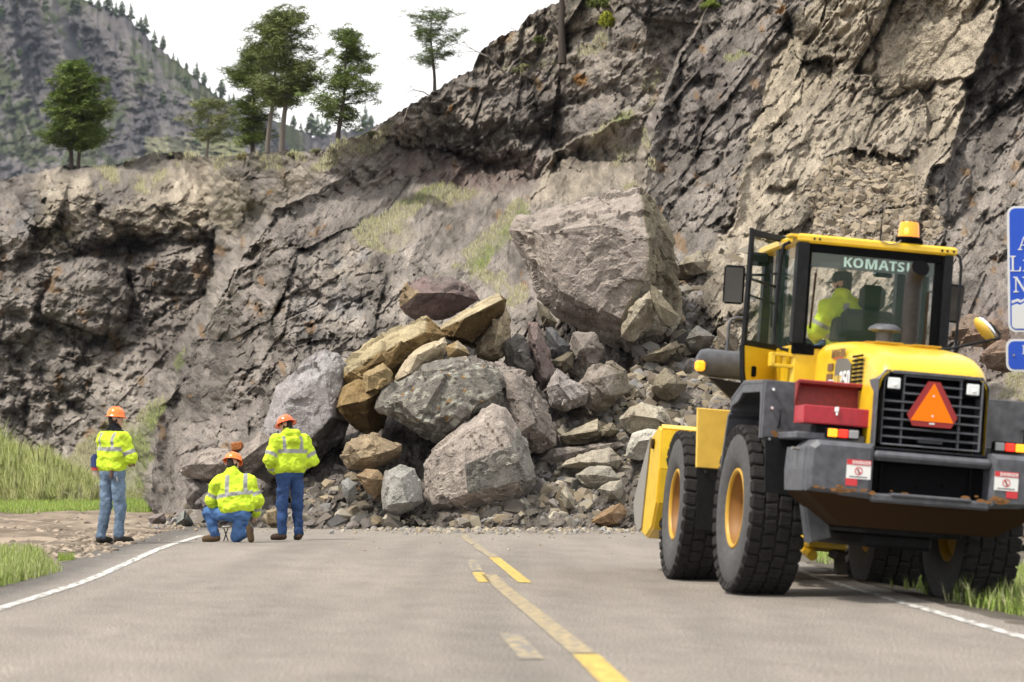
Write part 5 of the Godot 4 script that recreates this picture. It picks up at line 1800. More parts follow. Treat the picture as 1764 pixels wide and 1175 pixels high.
	for k in 2600:
		# clods and stones in the dirt of the pull-off
		var at := on_ground(rng.randf_range(-40, 330), rng.randf_range(886, 962))
		if at.x > road_left(-at.z) - 0.5: continue
		var s := pow(rng.randf(), 5.0) * 0.16 + 0.016
		xs.append(Transform3D(Basis.from_euler(Vector3(rng.randf_range(-.4, .4), rng.randf() * TAU, rng.randf_range(-.4, .4))).scaled(Vector3(s, s * 0.6, s)), at + Vector3(0, s * 0.08, 0)))
		var t := Vector3(0.33, 0.27, 0.215) * rng.randf_range(0.5, 1.3)
		cs.append(Color(t.x, t.y, t.z))
	for e in scree:
		var s := pow(rng.randf(), 3.0) * 0.26 + 0.04
		xs.append(Transform3D(Basis.from_euler(Vector3(rng.randf() * TAU, rng.randf() * TAU, rng.randf() * TAU)).scaled(Vector3(s, s, s)), (e[0] as Vector3) + (e[1] as Vector3) * 0.02))
		var t: Vector3 = Vector3(0.36, 0.30, 0.225) * rng.randf_range(0.6, 1.15)
		cs.append(Color(t.x, t.y, t.z))
	mm.instance_count = xs.size()
	for i in xs.size():
		mm.set_instance_transform(i, xs[i])
		mm.set_instance_color(i, cs[i])
	var mi := MultiMeshInstance3D.new()
	mi.name = "rock_debris"
	mi.multimesh = mm
	var cm := mat("chips", Color(1, 1, 1), 0.95, {"vertex": true, "spec": 0.2})
	cm.albedo_color = Color(1, 1, 1)
	mi.material_override = cm
	add_child(mi)
	tag(mi, "small chips and grit strewn over the slide and along the road edge", "debris", "", "stuff")


# ---------------------------------------------------------------- the wheel loader
# Own axes: x to its right, y up, z to its rear, the origin on the ground under the rear axle.
var loader: Node3D
var front_turn: Transform3D

func letters(said: String, high: float, m: Material, parent: Node, called: String, at: Transform3D, bold := true, face := "Droid Sans") -> MeshInstance3D:
	var t := TextMesh.new()
	var f := SystemFont.new()
	f.font_names = PackedStringArray([face])
	f.font_weight = 700 if bold else 400
	t.font = f
	t.text = said
	t.font_size = 32
	t.pixel_size = high / 23.0
	t.depth = 0.004
	t.curve_step = 1.0
	t.horizontal_alignment = HORIZONTAL_ALIGNMENT_CENTER
	var o := put(called, t, m, parent)
	o.transform = at
	return o


func V(x: float, y: float, z: float) -> Vector3:
	return Vector3(x, y, z)


func lmats() -> void:
	mat("yellow_paint", Color(0.80, 0.52, 0.02), 0.36, {"tex": "paint", "scale": 0.8, "world": false, "coat": 0.3})
	mat("pale_yellow_paint", Color(0.78, 0.52, 0.09), 0.45, {"tex": "paint", "scale": 0.8, "world": false})
	mat("grey_paint", Color(0.115, 0.119, 0.137), 0.5, {"spec": 0.4, "tex": "mottle", "scale": 1.3, "world": false})
	mat("dark_paint", Color(0.017, 0.018, 0.021), 0.55, {"spec": 0.25, "tex": "mottle", "scale": 1.3, "world": false})
	mat("black", Color(0.005, 0.005, 0.006), 0.8, {"spec": 0.15})
	mat("flap_rubber", Color(0.015, 0.016, 0.018), 0.6, {"spec": 0.25, "tex": "mottle", "scale": 2.0, "world": false})
	mat("rubber", Color(0.036, 0.034, 0.033), 0.9, {"spec": 0.25, "tex": "mottle", "scale": 2.2, "bump": 0.4, "world": false})
	mat("sidewall", Color(0.075, 0.074, 0.076), 0.8, {"tex": "mottle", "scale": 1.6, "bump": 0.3, "world": false})
	mat("rim_paint", Color(0.78, 0.43, 0.015), 0.5, {"tex": "grain", "scale": 2.5, "world": false})
	mat("hub_paint", Color(0.40, 0.17, 0.018), 0.6, {"tex": "grain", "scale": 2.5, "world": false})
	mat("rust", Color(0.06, 0.032, 0.014), 0.9, {"spec": 0.2, "tex": "grain", "scale": 3.0, "world": false})
	mat("worn_steel", Color(0.45, 0.42, 0.38), 0.5, {"tex": "grain", "scale": 2.0, "world": false, "metal": 0.3})
	mat("red_paint", Color(0.42, 0.02, 0.035), 0.42, {"tex": "paint", "scale": 2.5, "world": false})
	mat("red_inside", Color(0.26, 0.018, 0.016), 0.6, {"tex": "mottle", "scale": 2.5, "world": false})
	mat("orange_sheet", Color(0.97, 0.2, 0.008), 0.6, {"spec": 0.2})
	mat("bright_rust", Color(0.22, 0.10, 0.03), 0.9)
	mat("dark_red_sheet", Color(0.27, 0.012, 0.012), 0.35)
	mat("chrome", Color(0.8, 0.8, 0.8), 0.15, {"metal": 1.0})
	mat("lamp_glass", Color(0.72, 0.74, 0.75), 0.12, {"spec": 0.8})
	mat("lamp_glass_grey", Color(0.3, 0.3, 0.31), 0.2)
	mat("amber_lamp", Color(0.8, 0.3, 0.01), 0.2, {"emit": Color(1.0, 0.42, 0.02), "power": 0.75})
	mat("red_lamp", Color(0.7, 0.02, 0.01), 0.2, {"emit": Color(1.0, 0.035, 0.01), "power": 0.6})
	mat("beacon_lens", Color(0.85, 0.3, 0.02), 0.2, {"emit": Color(1.0, 0.28, 0.01), "power": 0.3})
	mat("beacon_flash", Color(1, 0.8, 0.1), 0.3, {"emit": Color(1.0, 0.62, 0.05), "power": 1.3})
	mat("white_sheet", Color(0.75, 0.75, 0.74), 0.5)
	mat("danger_red", Color(0.55, 0.03, 0.04), 0.5)
	mat("cab_glass", Color(0.06, 0.15, 0.10), 0.02, {"alpha": 0.06, "spec": 0.22})
	mat("glass_band", Color(0.03, 0.055, 0.045), 0.1, {"alpha": 0.72})
	mat("pale_print", Color(0.42, 0.60, 0.56), 0.6)
	mat("decal_grey", Color(0.12, 0.115, 0.105), 0.5)
	mat("decal_brown", Color(0.15, 0.075, 0.04), 0.5)
	mat("exhaust_steel", Color(0.045, 0.041, 0.041), 0.55, {"spec": 0.3, "tex": "mottle", "scale": 2.0, "world": false})
	mat("seat_cloth", Color(0.012, 0.012, 0.013), 0.95)
	mat("mirror_glass", Color(0.16, 0.17, 0.175), 0.03, {"metal": 1.0})


func lp(called: String, b: MB, m: String, parent: Node = null) -> MeshInstance3D:
	return put(called, b.mesh(), mats[m], loader if parent == null else parent)


func wheel(at: Vector3, turn: Basis, outside: float, called := "wheel") -> void:
	# the axle runs along x; outside is -1 for the wheels on the left
	var w := Node3D.new()
	w.name = called
	w.transform = Transform3D(turn, at)
	loader.add_child(w, true)
	var o := outside
	var t := MB.new()
	# from the inner bead round the tread to the outer bead
	var prof := [Vector2(0.33, -0.17), Vector2(0.36, -0.215), Vector2(0.45, -0.25), Vector2(0.56, -0.255), Vector2(0.64, -0.24), Vector2(0.695, -0.225), Vector2(0.705, -0.19), Vector2(0.71, 0.0), Vector2(0.705, 0.19), Vector2(0.695, 0.225), Vector2(0.64, 0.24), Vector2(0.56, 0.255), Vector2(0.45, 0.25), Vector2(0.36, 0.215), Vector2(0.33, 0.17)]
	t.lathe(prof, Vector3.ZERO, V(o, 0, 0), 56, 0.5)
	lp("tyre", t, "sidewall", w)
	var g := MB.new()
	var count := 34
	for k in count:
		for r in 4:
			var a := TAU * (k + (0.5 if r % 2 else 0.0)) / count
			var x := -0.186 + 0.124 * r
			var edge := r == 0 or r == 3
			var turn2 := Basis(V(1, 0, 0), a)
			var reach := 0.724
			g.box(turn2 * V(x, reach, 0), V(0.116, 0.045, 0.119), 0.010, turn2 * Basis(V(0, 1, 0), 0.10 if r % 2 else -0.10))
			for z in [-0.03, 0.0, 0.03]:
				g.box(turn2 * V(x, reach + 0.0225, z), V(0.09, 0.004, 0.018), 0.0015, turn2)
			if edge:
				# shoulder lugs run down the side
				g.box(turn2 * V(x + signf(x) * 0.046, 0.694, 0), V(0.036, 0.085, 0.10), 0.012, turn2 * Basis(V(0, 0, 1), -signf(x) * 0.35))
	lp("tread", g, "rubber", w)
	var rm := MB.new()
	rm.lathe([Vector2(0.345, 0.15), Vector2(0.362, 0.20), Vector2(0.358, 0.222), Vector2(0.345, 0.228), Vector2(0.33, 0.222), Vector2(0.322, 0.20)], Vector3.ZERO, V(o, 0, 0), 48, 0.3)
	lp("rim", rm, "rim_paint", w)
	rm = MB.new()
	rm.lathe([Vector2(0.33, -0.19), Vector2(0.28, -0.15), Vector2(0.28, -0.12), Vector2(0.0, -0.12)], Vector3.ZERO, V(o, 0, 0), 40, 0.3)
	lp("rim_back", rm, "rim_paint", w)
	var dish := MB.new()
	dish.lathe([Vector2(0.322, 0.20), Vector2(0.312, 0.15), Vector2(0.296, 0.13), Vector2(0.286, 0.06), Vector2(0.272, -0.05), Vector2(0.262, -0.09), Vector2(0.17, -0.10), Vector2(0.16, -0.03), Vector2(0.13, 0.0), Vector2(0.0, 0.005)], Vector3.ZERO, V(o, 0, 0), 40, 0.3)
	for k in 14:
		var a := TAU * k / 14.0
		dish.tube([V(o * -0.10, cos(a) * 0.215, sin(a) * 0.215), V(o * -0.06, cos(a) * 0.215, sin(a) * 0.215)], 0.016, 6)
	lp("hub", dish, "hub_paint", w)


func lamp_row(at: Vector3, order: Array) -> void:
	var h := MB.new()
	h.box(at + V(0, 0, -0.03), V(0.285, 0.088, 0.07), 0.012)
	var holder := lp("tail_lamp", h, "black")
	for k in 3:
		var l := MB.new()
		l.box(at + V(-0.09 + 0.09 * k, 0, 0.01), V(0.082, 0.068, 0.02), 0.006)
		lp("lens", l, order[k], holder)


func danger_sticker(at: Vector3, flip: float) -> void:
	var s := MB.new()
	s.box(at, V(0.205, 0.155, 0.004), 0.0)
	var st := lp("danger_sticker", s, "white_sheet")
	tag(st, "white danger sticker with a red crossed-out figure")
	var r := MB.new()
	r.box(at + V(0, 0.056, 0.002), V(0.205, 0.043, 0.004), 0.0)
	lp("red_band", r, "danger_red", st)
	letters("DANGER", 0.028, mats.white_sheet, st, "lettering", Transform3D(Basis(), at + V(0.02, 0.056, 0.005)))
	var i := MB.new()
	var z := 0.004
	for k in 20:
		var a := TAU * k / 20.0
		var b := TAU * (k + 1) / 20.0
		var c := at + V(0, -0.014, z)
		i.quadn(c + V(cos(a), sin(a), 0) * 0.026, c + V(cos(b), sin(b), 0) * 0.026, c + V(cos(b), sin(b), 0) * 0.034, c + V(cos(a), sin(a), 0) * 0.034, V(0, 0, 1), V(0, 0, 1), V(0, 0, 1), V(0, 0, 1))
	i.box(at + V(0, -0.014, z), V(0.006, 0.06, 0.002), 0.0, Basis(V(0, 0, 1), 0.785))
	lp("crossed_circle", i, "danger_red", st)
	var p := MB.new()
	p.box(at + V(-0.004, -0.002, z - 0.001), V(0.009, 0.010, 0.002), 0.0)
	p.box(at + V(0, -0.018, z - 0.001), V(0.011, 0.022, 0.002), 0.0, Basis(V(0, 0, 1), 0.5))
	p.box(at + V(0.006, -0.032, z - 0.001), V(0.007, 0.016, 0.002), 0.0, Basis(V(0, 0, 1), -0.4))
	lp("figure_mark", p, "black", st)
	var l := MB.new()
	l.box(at + V(0, -0.062, 0.0025), V(0.15, 0.007, 0.002), 0.0)
	lp("small_print", l, "dark_paint", st)
	var m := MB.new()
	m.box(at + V(flip * 0.055, -0.108, -0.001), V(0.098, 0.058, 0.004), 0.0)
	lp("reflector", m, "danger_red")


func build_loader() -> void:
	lmats()
	loader = thing("wheel_loader", "yellow and grey wheel loader with its cab door open and an orange triangle", "wheel loader")
	tag(loader, "", "", "")
	var basis := Basis(V(0, 1, 0), deg_to_rad(8.0)) * Basis(V(0, 0, 1), deg_to_rad(-4.5))
	var hub := spot(1258.5, 875, 22.8)
	loader.transform = Transform3D(basis, hub - basis * V(-1.235, 0.745, 0))
	front_turn = Transform3D(Basis(), V(0, 0, -1.45)) * Transform3D(Basis(V(0, 1, 0), deg_to_rad(-2.5)), Vector3.ZERO) * Transform3D(Basis(), V(0, 0, 1.45))
	var b: MB
	# running gear
	wheel(V(-0.975, 0.745, 0), Basis(), -1.0)
	wheel(V(0.975, 0.745, 0), Basis(), 1.0)
	wheel(front_turn * V(-0.975, 0.745, -2.9), front_turn.basis, -1.0)
	wheel(front_turn * V(0.975, 0.745, -2.9), front_turn.basis, 1.0)
	b = MB.new()
	b.span(V(-0.44, 0.62, -1.3), V(0.44, 1.34, 1.5), 0.03)
	b.span(V(-0.30, 0.50, -0.9), V(0.30, 0.63, 1.1), 0.03)
	lp("rear_frame", b, "dark_paint")
	b = MB.new()
	b.tube([V(-0.8, 0.745, 0), V(-0.3, 0.745, 0), V(-0.22, 0.745, 0), V(0.22, 0.745, 0), V(0.3, 0.745, 0), V(0.8, 0.745, 0)], [0.13, 0.14, 0.25, 0.25, 0.14, 0.13], 18)
	lp("rear_axle", b, "dark_paint")
	b = MB.new()
	b.xf = front_turn
	b.tube([V(-0.8, 0.745, -2.9), V(-0.3, 0.745, -2.9), V(-0.22, 0.745, -2.9), V(0.22, 0.745, -2.9), V(0.3, 0.745, -2.9), V(0.8, 0.745, -2.9)], [0.13, 0.14, 0.25, 0.25, 0.14, 0.13], 18)
	lp("front_axle", b, "dark_paint")
	b = MB.new()
	b.xf = front_turn
	b.span(V(-0.40, 0.55, -3.2), V(0.40, 1.25, -1.75), 0.03)
	b.span(V(-0.38, 1.25, -3.0), V(-0.28, 1.85, -2.3), 0.02)
	b.span(V(0.28, 1.25, -3.0), V(0.38, 1.85, -2.3), 0.02)
	lp("front_frame", b, "yellow_paint")
	b = MB.new()
	b.tube([V(0, 0.45, -1.45), V(0, 1.3, -1.45)], 0.12, 14)
	b.span(V(-0.2, 0.44, -1.75), V(0.2, 0.56, -1.2), 0.02)
	b.tube([V(-0.32, 0.60, -1.9), V(-0.32, 0.42, -1.5), V(-0.30, 0.36, -1.2)], [0.07, 0.07, 0.05], 10)
	b.tube([V(-0.12, 0.60, -1.9), V(-0.12, 0.42, -1.5), V(-0.14, 0.36, -1.2)], [0.07, 0.07, 0.05], 10)
	lp("hinge_joint", b, "yellow_paint")
	# lift arms and bucket
	for s in [-1.0, 1.0]:
		b = MB.new()
		b.xf = front_turn
		b.prism(PackedVector2Array([Vector2(-2.35, 1.85), Vector2(-2.25, 1.65), Vector2(-3.2, 1.05), Vector2(-4.05, 0.55), Vector2(-4.15, 0.72), Vector2(-3.5, 1.35), Vector2(-2.9, 1.75)]), V(0, 0, 1), V(0, 1, 0), V(s, 0, 0), 0.48, 0.56, 0.01)
		lp("lift_arm", b, "yellow_paint")
		b = MB.new()
		b.xf = front_turn
		b.tube([V(s * 0.5, 0.95, -2.3), V(s * 0.5, 1.1, -2.9)], 0.07, 12)
		b.tube([V(s * 0.5, 1.1, -2.9), V(s * 0.5, 1.2, -3.3)], 0.04, 10)
		lp("lift_cylinder", b, "yellow_paint")
	var bk := Node3D.new()
	bk.name = "bucket"
	loader.add_child(bk, true)
	var side := PackedVector2Array([Vector2(-4.06, 1.43), Vector2(-4.62, 1.02), Vector2(-4.93, 0.74), Vector2(-4.72, 0.54), Vector2(-4.44, 0.45), Vector2(-4.0, 0.40), Vector2(-3.66, 0.50), Vector2(-3.48, 0.75), Vector2(-3.46, 1.1), Vector2(-3.52, 1.5), Vector2(-3.62, 1.54)])
	for s in [-1.0, 1.0]:
		b = MB.new()
		b.xf = front_turn
		b.prism(side, V(0, 0, 1), V(0, 1, 0), V(s, 0, 0), 1.28, 1.305, 0.004)
		lp("side_plate", b, "yellow_paint", bk)
		b = MB.new()
		b.xf = front_turn
		b.prism(PackedVector2Array([Vector2(-4.06, 1.43), Vector2(-4.62, 1.02), Vector2(-4.93, 0.74), Vector2(-4.72, 0.52), Vector2(-4.44, 0.43), Vector2(-4.26, 0.47), Vector2(-4.20, 0.8), Vector2(-4.12, 1.15)]), V(0, 0, 1), V(0, 1, 0), V(s, 0, 0), 1.306, 1.325, 0.004)
		tag(lp("side_cutter", b, "worn_steel", bk), "bare worn steel side edge of the bucket")
	b = MB.new()
	b.xf = front_turn
	var shell := [Vector2(-4.75, 0.56), Vector2(-4.44, 0.45), Vector2(-4.0, 0.40), Vector2(-3.66, 0.50), Vector2(-3.48, 0.75), Vector2(-3.46, 1.1), Vector2(-3.52, 1.5), Vector2(-3.62, 1.54)]
	for k in shell.size() - 1:
		var p: Vector2 = shell[k]
		var q: Vector2 = shell[k + 1]
		var nn := Vector2(q.y - p.y, -(q.x - p.x)).normalized() * 0.025
		b.prism(PackedVector2Array([p, q, q + nn, p + nn]), V(0, 0, 1), V(0, 1, 0), V(1, 0, 0), -1.28, 1.28, 0.0)
	lp("shell", b, "yellow_paint", bk)
	b = MB.new()
	b.xf = front_turn
	b.prism(PackedVector2Array([Vector2(-5.0, 0.76), Vector2(-4.96, 0.78), Vector2(-4.66, 0.54), Vector2(-4.70, 0.51)]), V(0, 0, 1), V(0, 1, 0), V(1, 0, 0), -1.31, 1.31, 0.004)
	lp("cutting_edge", b, "worn_steel", bk)
	b = MB.new()
	b.xf = front_turn
	b.tube([V(-1.31, 1.36, -3.86), V(-1.33, 1.36, -3.86)], 0.055, 14)
	lp("lug_hole", b, "rust", bk)
	# front mudguards: a yellow panel over a black flap, behind each front wheel
	for s in [-1.0, 1.0]:
		b = MB.new()
		b.xf = front_turn
		b.prism(PackedVector2Array([Vector2(s * 1.15, 1.12), Vector2(s * 1.18, 1.70), Vector2(s * 0.74, 1.70), Vector2(s * 0.74, 1.12)]), V(1, 0, 0), V(0, 1, 0), V(0, 0, 1), -2.11, -2.06, 0.008)
		lp("front_mudguard", b, "pale_yellow_paint")
		b = MB.new()
		b.xf = front_turn
		b.prism(PackedVector2Array([Vector2(s * 1.11, 0.52), Vector2(s * 1.13, 1.13), Vector2(s * 0.70, 1.13), Vector2(s * 0.68, 0.5)]), V(1, 0, 0), V(0, 1, 0), V(0, 0, 1), -2.09, -2.075, 0.002)
		lp("front_mud_flap", b, "flap_rubber")
		b = MB.new()
		b.xf = front_turn
		b.tube([V(s * 1.06, 1.08, -2.075), V(s * 1.06, 1.08, -2.05)], 0.016, 8)
		lp("bolt", b, "chrome")
	# rear mudguards
	for s in [-1.0, 1.0]:
		b = MB.new()
		var arch := [Vector2(0.90, 1.86), Vector2(0.15, 1.88), Vector2(-0.30, 1.74), Vector2(-0.32, 1.62), Vector2(-0.40, 1.58), Vector2(-0.56, 1.1)]
		for k in arch.size() - 1:
			var p: Vector2 = arch[k]
			var q: Vector2 = arch[k + 1]
			var nn := Vector2(q.y - p.y, -(q.x - p.x)).normalized() * -0.035
			b.prism(PackedVector2Array([p, q, q + nn, p + nn]), V(0, 0, 1), V(0, 1, 0), V(s, 0, 0), 0.50, 1.235, 0.006)
		# the outer lip of the arch
		b.prism(PackedVector2Array([Vector2(0.86, 1.36), Vector2(0.90, 1.36), Vector2(0.90, 1.83), Vector2(0.15, 1.845), Vector2(-0.27, 1.715), Vector2(-0.27, 1.66), Vector2(-0.02, 1.70), Vector2(0.13, 1.77), Vector2(0.79, 1.76), Vector2(0.82, 1.70)]), V(0, 0, 1), V(0, 1, 0), V(s, 0, 0), 1.20, 1.232, 0.004)
		# the plate that faces the rear
		b.prism(PackedVector2Array([Vector2(s * 1.225, 1.36), Vector2(s * 1.225, 1.86), Vector2(s * 0.50, 1.86), Vector2(s * 0.50, 1.36)]), V(1, 0, 0), V(0, 1, 0), V(0, 0, 1), 0.90, 0.94, 0.006)
		b.span(V(s * 1.09, 1.36, 0.94), V(s * 0.5, 1.42, 1.6), 0.01)
		lp("rear_mudguard", b, "grey_paint")
		b = MB.new()
		b.prism(PackedVector2Array([Vector2(s * 1.17, 0.90), Vector2(s * 1.20, 1.375), Vector2(s * 0.46, 1.375), Vector2(s * 0.46, 0.86)]), V(1, 0, 0), V(0, 1, 0), V(0, 0, 1), 0.955, 0.975, 0.003)
		lp("rear_mud_flap", b, "flap_rubber")
		b = MB.new()
		b.span(V(s * 0.52, 0.9, -0.5), V(s * 0.56, 1.83, 0.86), 0.0)
		lp("wheel_arch_liner", b, "black")
		b = MB.new()
		for e in [[1.165, 1.355], [1.16, 1.62], [1.16, 1.78]]:
			b.tube([V(s * e[0], e[1], 0.94), V(s * e[0], e[1], 0.985)], 0.013, 8)
		lp("bolt", b, "chrome")
		b = MB.new()
		b.tube([V(s * 1.09, 1.46, 0.95), V(s * 1.09, 1.47, 0.99), V(s * 1.085, 1.60, 0.99), V(s * 1.085, 1.61, 0.95)], 0.009, 8)
		lp("grab_handle", b, "dark_paint")
		b = MB.new()
		rng.seed = 5 + int(s)
		for k in 16:
			var p := V(s * (1.16 - 0.55 * rng.randf()), 1.385 + absf(rng.randfn()) * 0.018, 0.9415)
			var rr := rng.randf_range(0.008, 0.03)
			for e in 8:
				b.trin(p, p + V(cos(e * 0.785), sin(e * 0.785) * 0.7, 0) * rr, p + V(cos(e * 0.785 + 0.785), sin(e * 0.785 + 0.785) * 0.7, 0) * rr, V(0, 0, 1), V(0, 0, 1), V(0, 0, 1))
		lp("rust_stain", b, "bright_rust")
	# counterweight
	b = MB.new()
	for s in [-1.0, 1.0]:
		b.prism(PackedVector2Array([Vector2(s * 0.50, 0.90), Vector2(s * 0.50, 1.355), Vector2(s * 0.98, 1.355), Vector2(s * 1.045, 1.30), Vector2(s * 1.06, 1.1), Vector2(s * 1.05, 0.93)]), V(1, 0, 0), V(0, 1, 0), V(0, 0, 1), 1.42, 1.93, 0.04)
		b.prism(PackedVector2Array([Vector2(s * 0.97, 0.93), Vector2(s * 0.97, 1.30), Vector2(s * 1.065, 1.29), Vector2(s * 1.075, 1.1), Vector2(s * 1.065, 0.93)]), V(1, 0, 0), V(0, 1, 0), V(0, 0, 1), 1.2, 1.84, 0.02)
	b.span(V(-0.51, 1.225, 1.45), V(0.51, 1.305, 1.925), 0.03)
	b.span(V(-0.51, 0.88, 1.45), V(0.51, 0.955, 1.925), 0.02)
	lp("counterweight", b, "grey_paint")
	b = MB.new()
	b.span(V(-0.505, 0.94, 1.45), V(0.505, 1.24, 1.72), 0.0)
	b.span(V(-0.40, 0.96, 1.72), V(-0.37, 1.22, 1.76), 0.005)
	b.span(V(0.37, 0.96, 1.72), V(0.40, 1.22, 1.76), 0.005)
	b.tube([V(-0.06, 1.04, 1.72), V(-0.06, 1.04, 1.75)], 0.015, 8)
	b.tube([V(0.16, 1.06, 1.72), V(0.16, 1.06, 1.75)], 0.015, 8)
	lp("tow_recess", b, "black")
	b = MB.new()
	b.span(V(-0.34, 0.935, 1.80), V(0.34, 0.965, 1.955), 0.01)
	lp("tow_plate", b, "grey_paint")
	b = MB.new()
	var tr := [V(-1.045, 0.925, 1.90), V(1.045, 0.925, 1.90), V(1.045, 0.925, 1.2), V(-1.045, 0.925, 1.2)]
	var br := [V(-0.66, 0.665, 1.62), V(0.66, 0.665, 1.62), V(0.66, 0.665, 1.0), V(-0.66, 0.665, 1.0)]
	for k in 4:
		b.quad(tr[k], tr[(k + 1) % 4], br[(k + 1) % 4], br[k], V(0, 0.8, 1.4))
	b.quad(br[0], br[1], br[2], br[3], V(0, 0.8, 1.4))
	tag(lp("counterweight_underside", b, "rust"), "rusty brown sloping underside of the counterweight")
	b = MB.new()
	rng.seed = 77
	for k in 70:
		var rx := rng.randf_range(-1.0, 1.0)
		if absf(rx) < 0.5 and k % 3: continue
		var rp := V(rx, 0.945 + absf(rng.randfn()) * 0.02, 1.9325)
		var rr := rng.randf_range(0.006, 0.028)
		for e in 7:
			b.trin(rp, rp + V(cos(e * 0.9) * 1.6, sin(e * 0.9) * 0.6, 0) * rr, rp + V(cos(e * 0.9 + 0.9) * 1.6, sin(e * 0.9 + 0.9) * 0.6, 0) * rr, V(0, 0, 1), V(0, 0, 1), V(0, 0, 1))
	lp("rust_stain", b, "bright_rust")
	b = MB.new()
	b.tube([V(-1.06, 1.27, 1.62), V(-1.13, 1.275, 1.64)], 0.012, 8)
	lp("pin", b, "worn_steel")
	danger_sticker(V(-0.63, 1.135, 1.934), -1.0)
	danger_sticker(V(0.63, 1.135, 1.934), 1.0)
	b = MB.new()
	b.prism(PackedVector2Array([Vector2(-0.88, 0.9), Vector2(-0.70, 0.9), Vector2(-0.62, 0.56), Vector2(-0.80, 0.50)]), V(1, 0, 0), V(0, 1, 0), V(0, 0, 1), 0.98, 1.2, 0.01)
	lp("step_bracket", b, "grey_paint")
	# hood
	b = MB.new()
	var st := [[-0.22, 2.30, 0.49], [0.1, 2.30, 0.49], [0.5, 2.285, 0.49], [0.9, 2.25, 0.488], [1.3, 2.20, 0.485], [1.55, 2.155, 0.48], [1.70, 2.10, 0.475], [1.78, 2.03, 0.465], [1.80, 1.985, 0.46]]
	var rings := []
	for e in st:
		var ring := []
		var r := 0.15
		for side2 in [-1.0, 1.0]:
			var arc := []
			for k in 7:
				var a := (PI / 2) * k / 6.0
				arc.append(V(side2 * (e[2] - r + r * sin(a)), e[1] - r + r * cos(a), e[0]))
			arc.append(V(side2 * (e[2] + 0.01), 1.80, e[0]))
			arc.append(V(side2 * (e[2] + 0.01), 1.34, e[0]))
			if side2 < 0: arc.reverse()
			ring.append_array(arc)
		rings.append(ring)
	for i in rings.size() - 1:
		for k in rings[0].size() - 1:
			if i == rings.size() - 1: break
			var q := [rings[i][k], rings[i][k + 1], rings[i + 1][k + 1], rings[i + 1][k]]
			var n4 := []
			for e in [[i, k], [i, k + 1], [i + 1, k + 1], [i + 1, k]]:
				var ii: int = e[0]
				var kk: int = e[1]
				var du: Vector3 = rings[ii][mini(kk + 1, rings[0].size() - 1)] - rings[ii][maxi(kk - 1, 0)]
				var dv: Vector3 = rings[mini(ii + 1, rings.size() - 1)][kk] - rings[maxi(ii - 1, 0)][kk]
				var nn := du.cross(dv).normalized()
				if nn.dot(rings[ii][kk] - V(0, 1.7, rings[ii][kk].z)) < 0.0: nn = -nn
				n4.append(nn)
			b.quadn(q[0], q[1], q[2], q[3], n4[0], n4[1], n4[2], n4[3])
	var hood := lp("hood", b, "yellow_paint")
	b = MB.new()
	for k in 9:
		for c in 2:
			b.span(V(-0.508, 1.815 + 0.036 * k, 1.06 + 0.17 * c), V(-0.497, 1.833 + 0.036 * k, 1.20 + 0.17 * c), 0.0)
			b.span(V(0.497, 1.815 + 0.036 * k, 1.06 + 0.17 * c), V(0.508, 1.833 + 0.036 * k, 1.20 + 0.17 * c), 0.0)
	lp("side_vent", b, "black", hood)
	for s in [-1.0, 1.0]:
		for c in 3:
			b = MB.new()
			for k in 5:
				b.box(V(s * 0.17, 2.293 - 0.04 * (0.3 + 0.28 * c) * (0.3 + 0.28 * c), 0.3 + 0.3 * c - 0.1 + 0.05 * k), V(0.24, 0.012, 0.022), 0.0, Basis(V(1, 0, 0), 0.08 + 0.06 * c))
			lp("top_vent", b, "rim_paint", hood)
	b = MB.new()
	b.prism(PackedVector2Array([Vector2(0.50, 1.82), Vector2(0.50, 2.06), Vector2(0.56, 2.12), Vector2(0.88, 2.105), Vector2(1.02, 2.05), Vector2(1.02, 1.82)]), V(0, 0, 1), V(0, 1, 0), V(-1, 0, 0), 0.500, 0.506, 0.0)
	lp("model_plate", b, "decal_grey", hood)
	var sideways := Basis(V(0, 1, 0), -PI / 2)
	letters("250", 0.15, mats.white_sheet, hood, "lettering", Transform3D(sideways, V(-0.509, 1.92, 0.85)))
	letters("WA", 0.12, mats.pale_yellow_paint, hood, "lettering", Transform3D(sideways, V(-0.509, 1.905, 0.62)))
	letters("MODERN", 0.075, mats.decal_brown, hood, "lettering", Transform3D(sideways, V(-0.5, 2.165, 0.56)))
	b = MB.new()
	b.span(V(-0.503, 2.118, 0.42), V(-0.499, 2.126, 0.72), 0.0)
	lp("red_line", b, "danger_red", hood)
	for k in 3:
		b = MB.new()
		b.span(V(-0.505, 1.83 + 0.095 * k, 0.2 + 0.02 * k), V(-0.499, 1.905 + 0.09 * k, 0.41), 0.0)
		lp("brown_stripe", b, "decal_brown", hood)
	b = MB.new()
	b.box(V(0.08, 2.165, 1.47), V(0.13, 0.006, 0.05), 0.0, Basis(V(1, 0, 0), 0.18))
	lp("white_label", b, "white_sheet", hood)
	# grille with its slats
	b = MB.new()
	b.prism(PackedVector2Array([Vector2(-0.485, 1.325), Vector2(-0.485, 1.90), Vector2(-0.42, 1.985), Vector2(-0.36, 1.985), Vector2(-0.415, 1.90), Vector2(-0.415, 1.375), Vector2(0.415, 1.375), Vector2(0.415, 1.985), Vector2(0.42, 1.985), Vector2(0.485, 1.90), Vector2(0.485, 1.325)]), V(1, 0, 0), V(0, 1, 0), V(0, 0, 1), 1.50, 1.805, 0.012)
	b.span(V(-0.36, 1.955, 1.6), V(0.415, 1.985, 1.803), 0.006)
	var gf := lp("grille_frame", b, "grey_paint")
	b = MB.new()
	b.span(V(-0.42, 1.36, 1.60), V(0.42, 1.98, 1.64), 0.0)
	lp("radiator", b, "black")
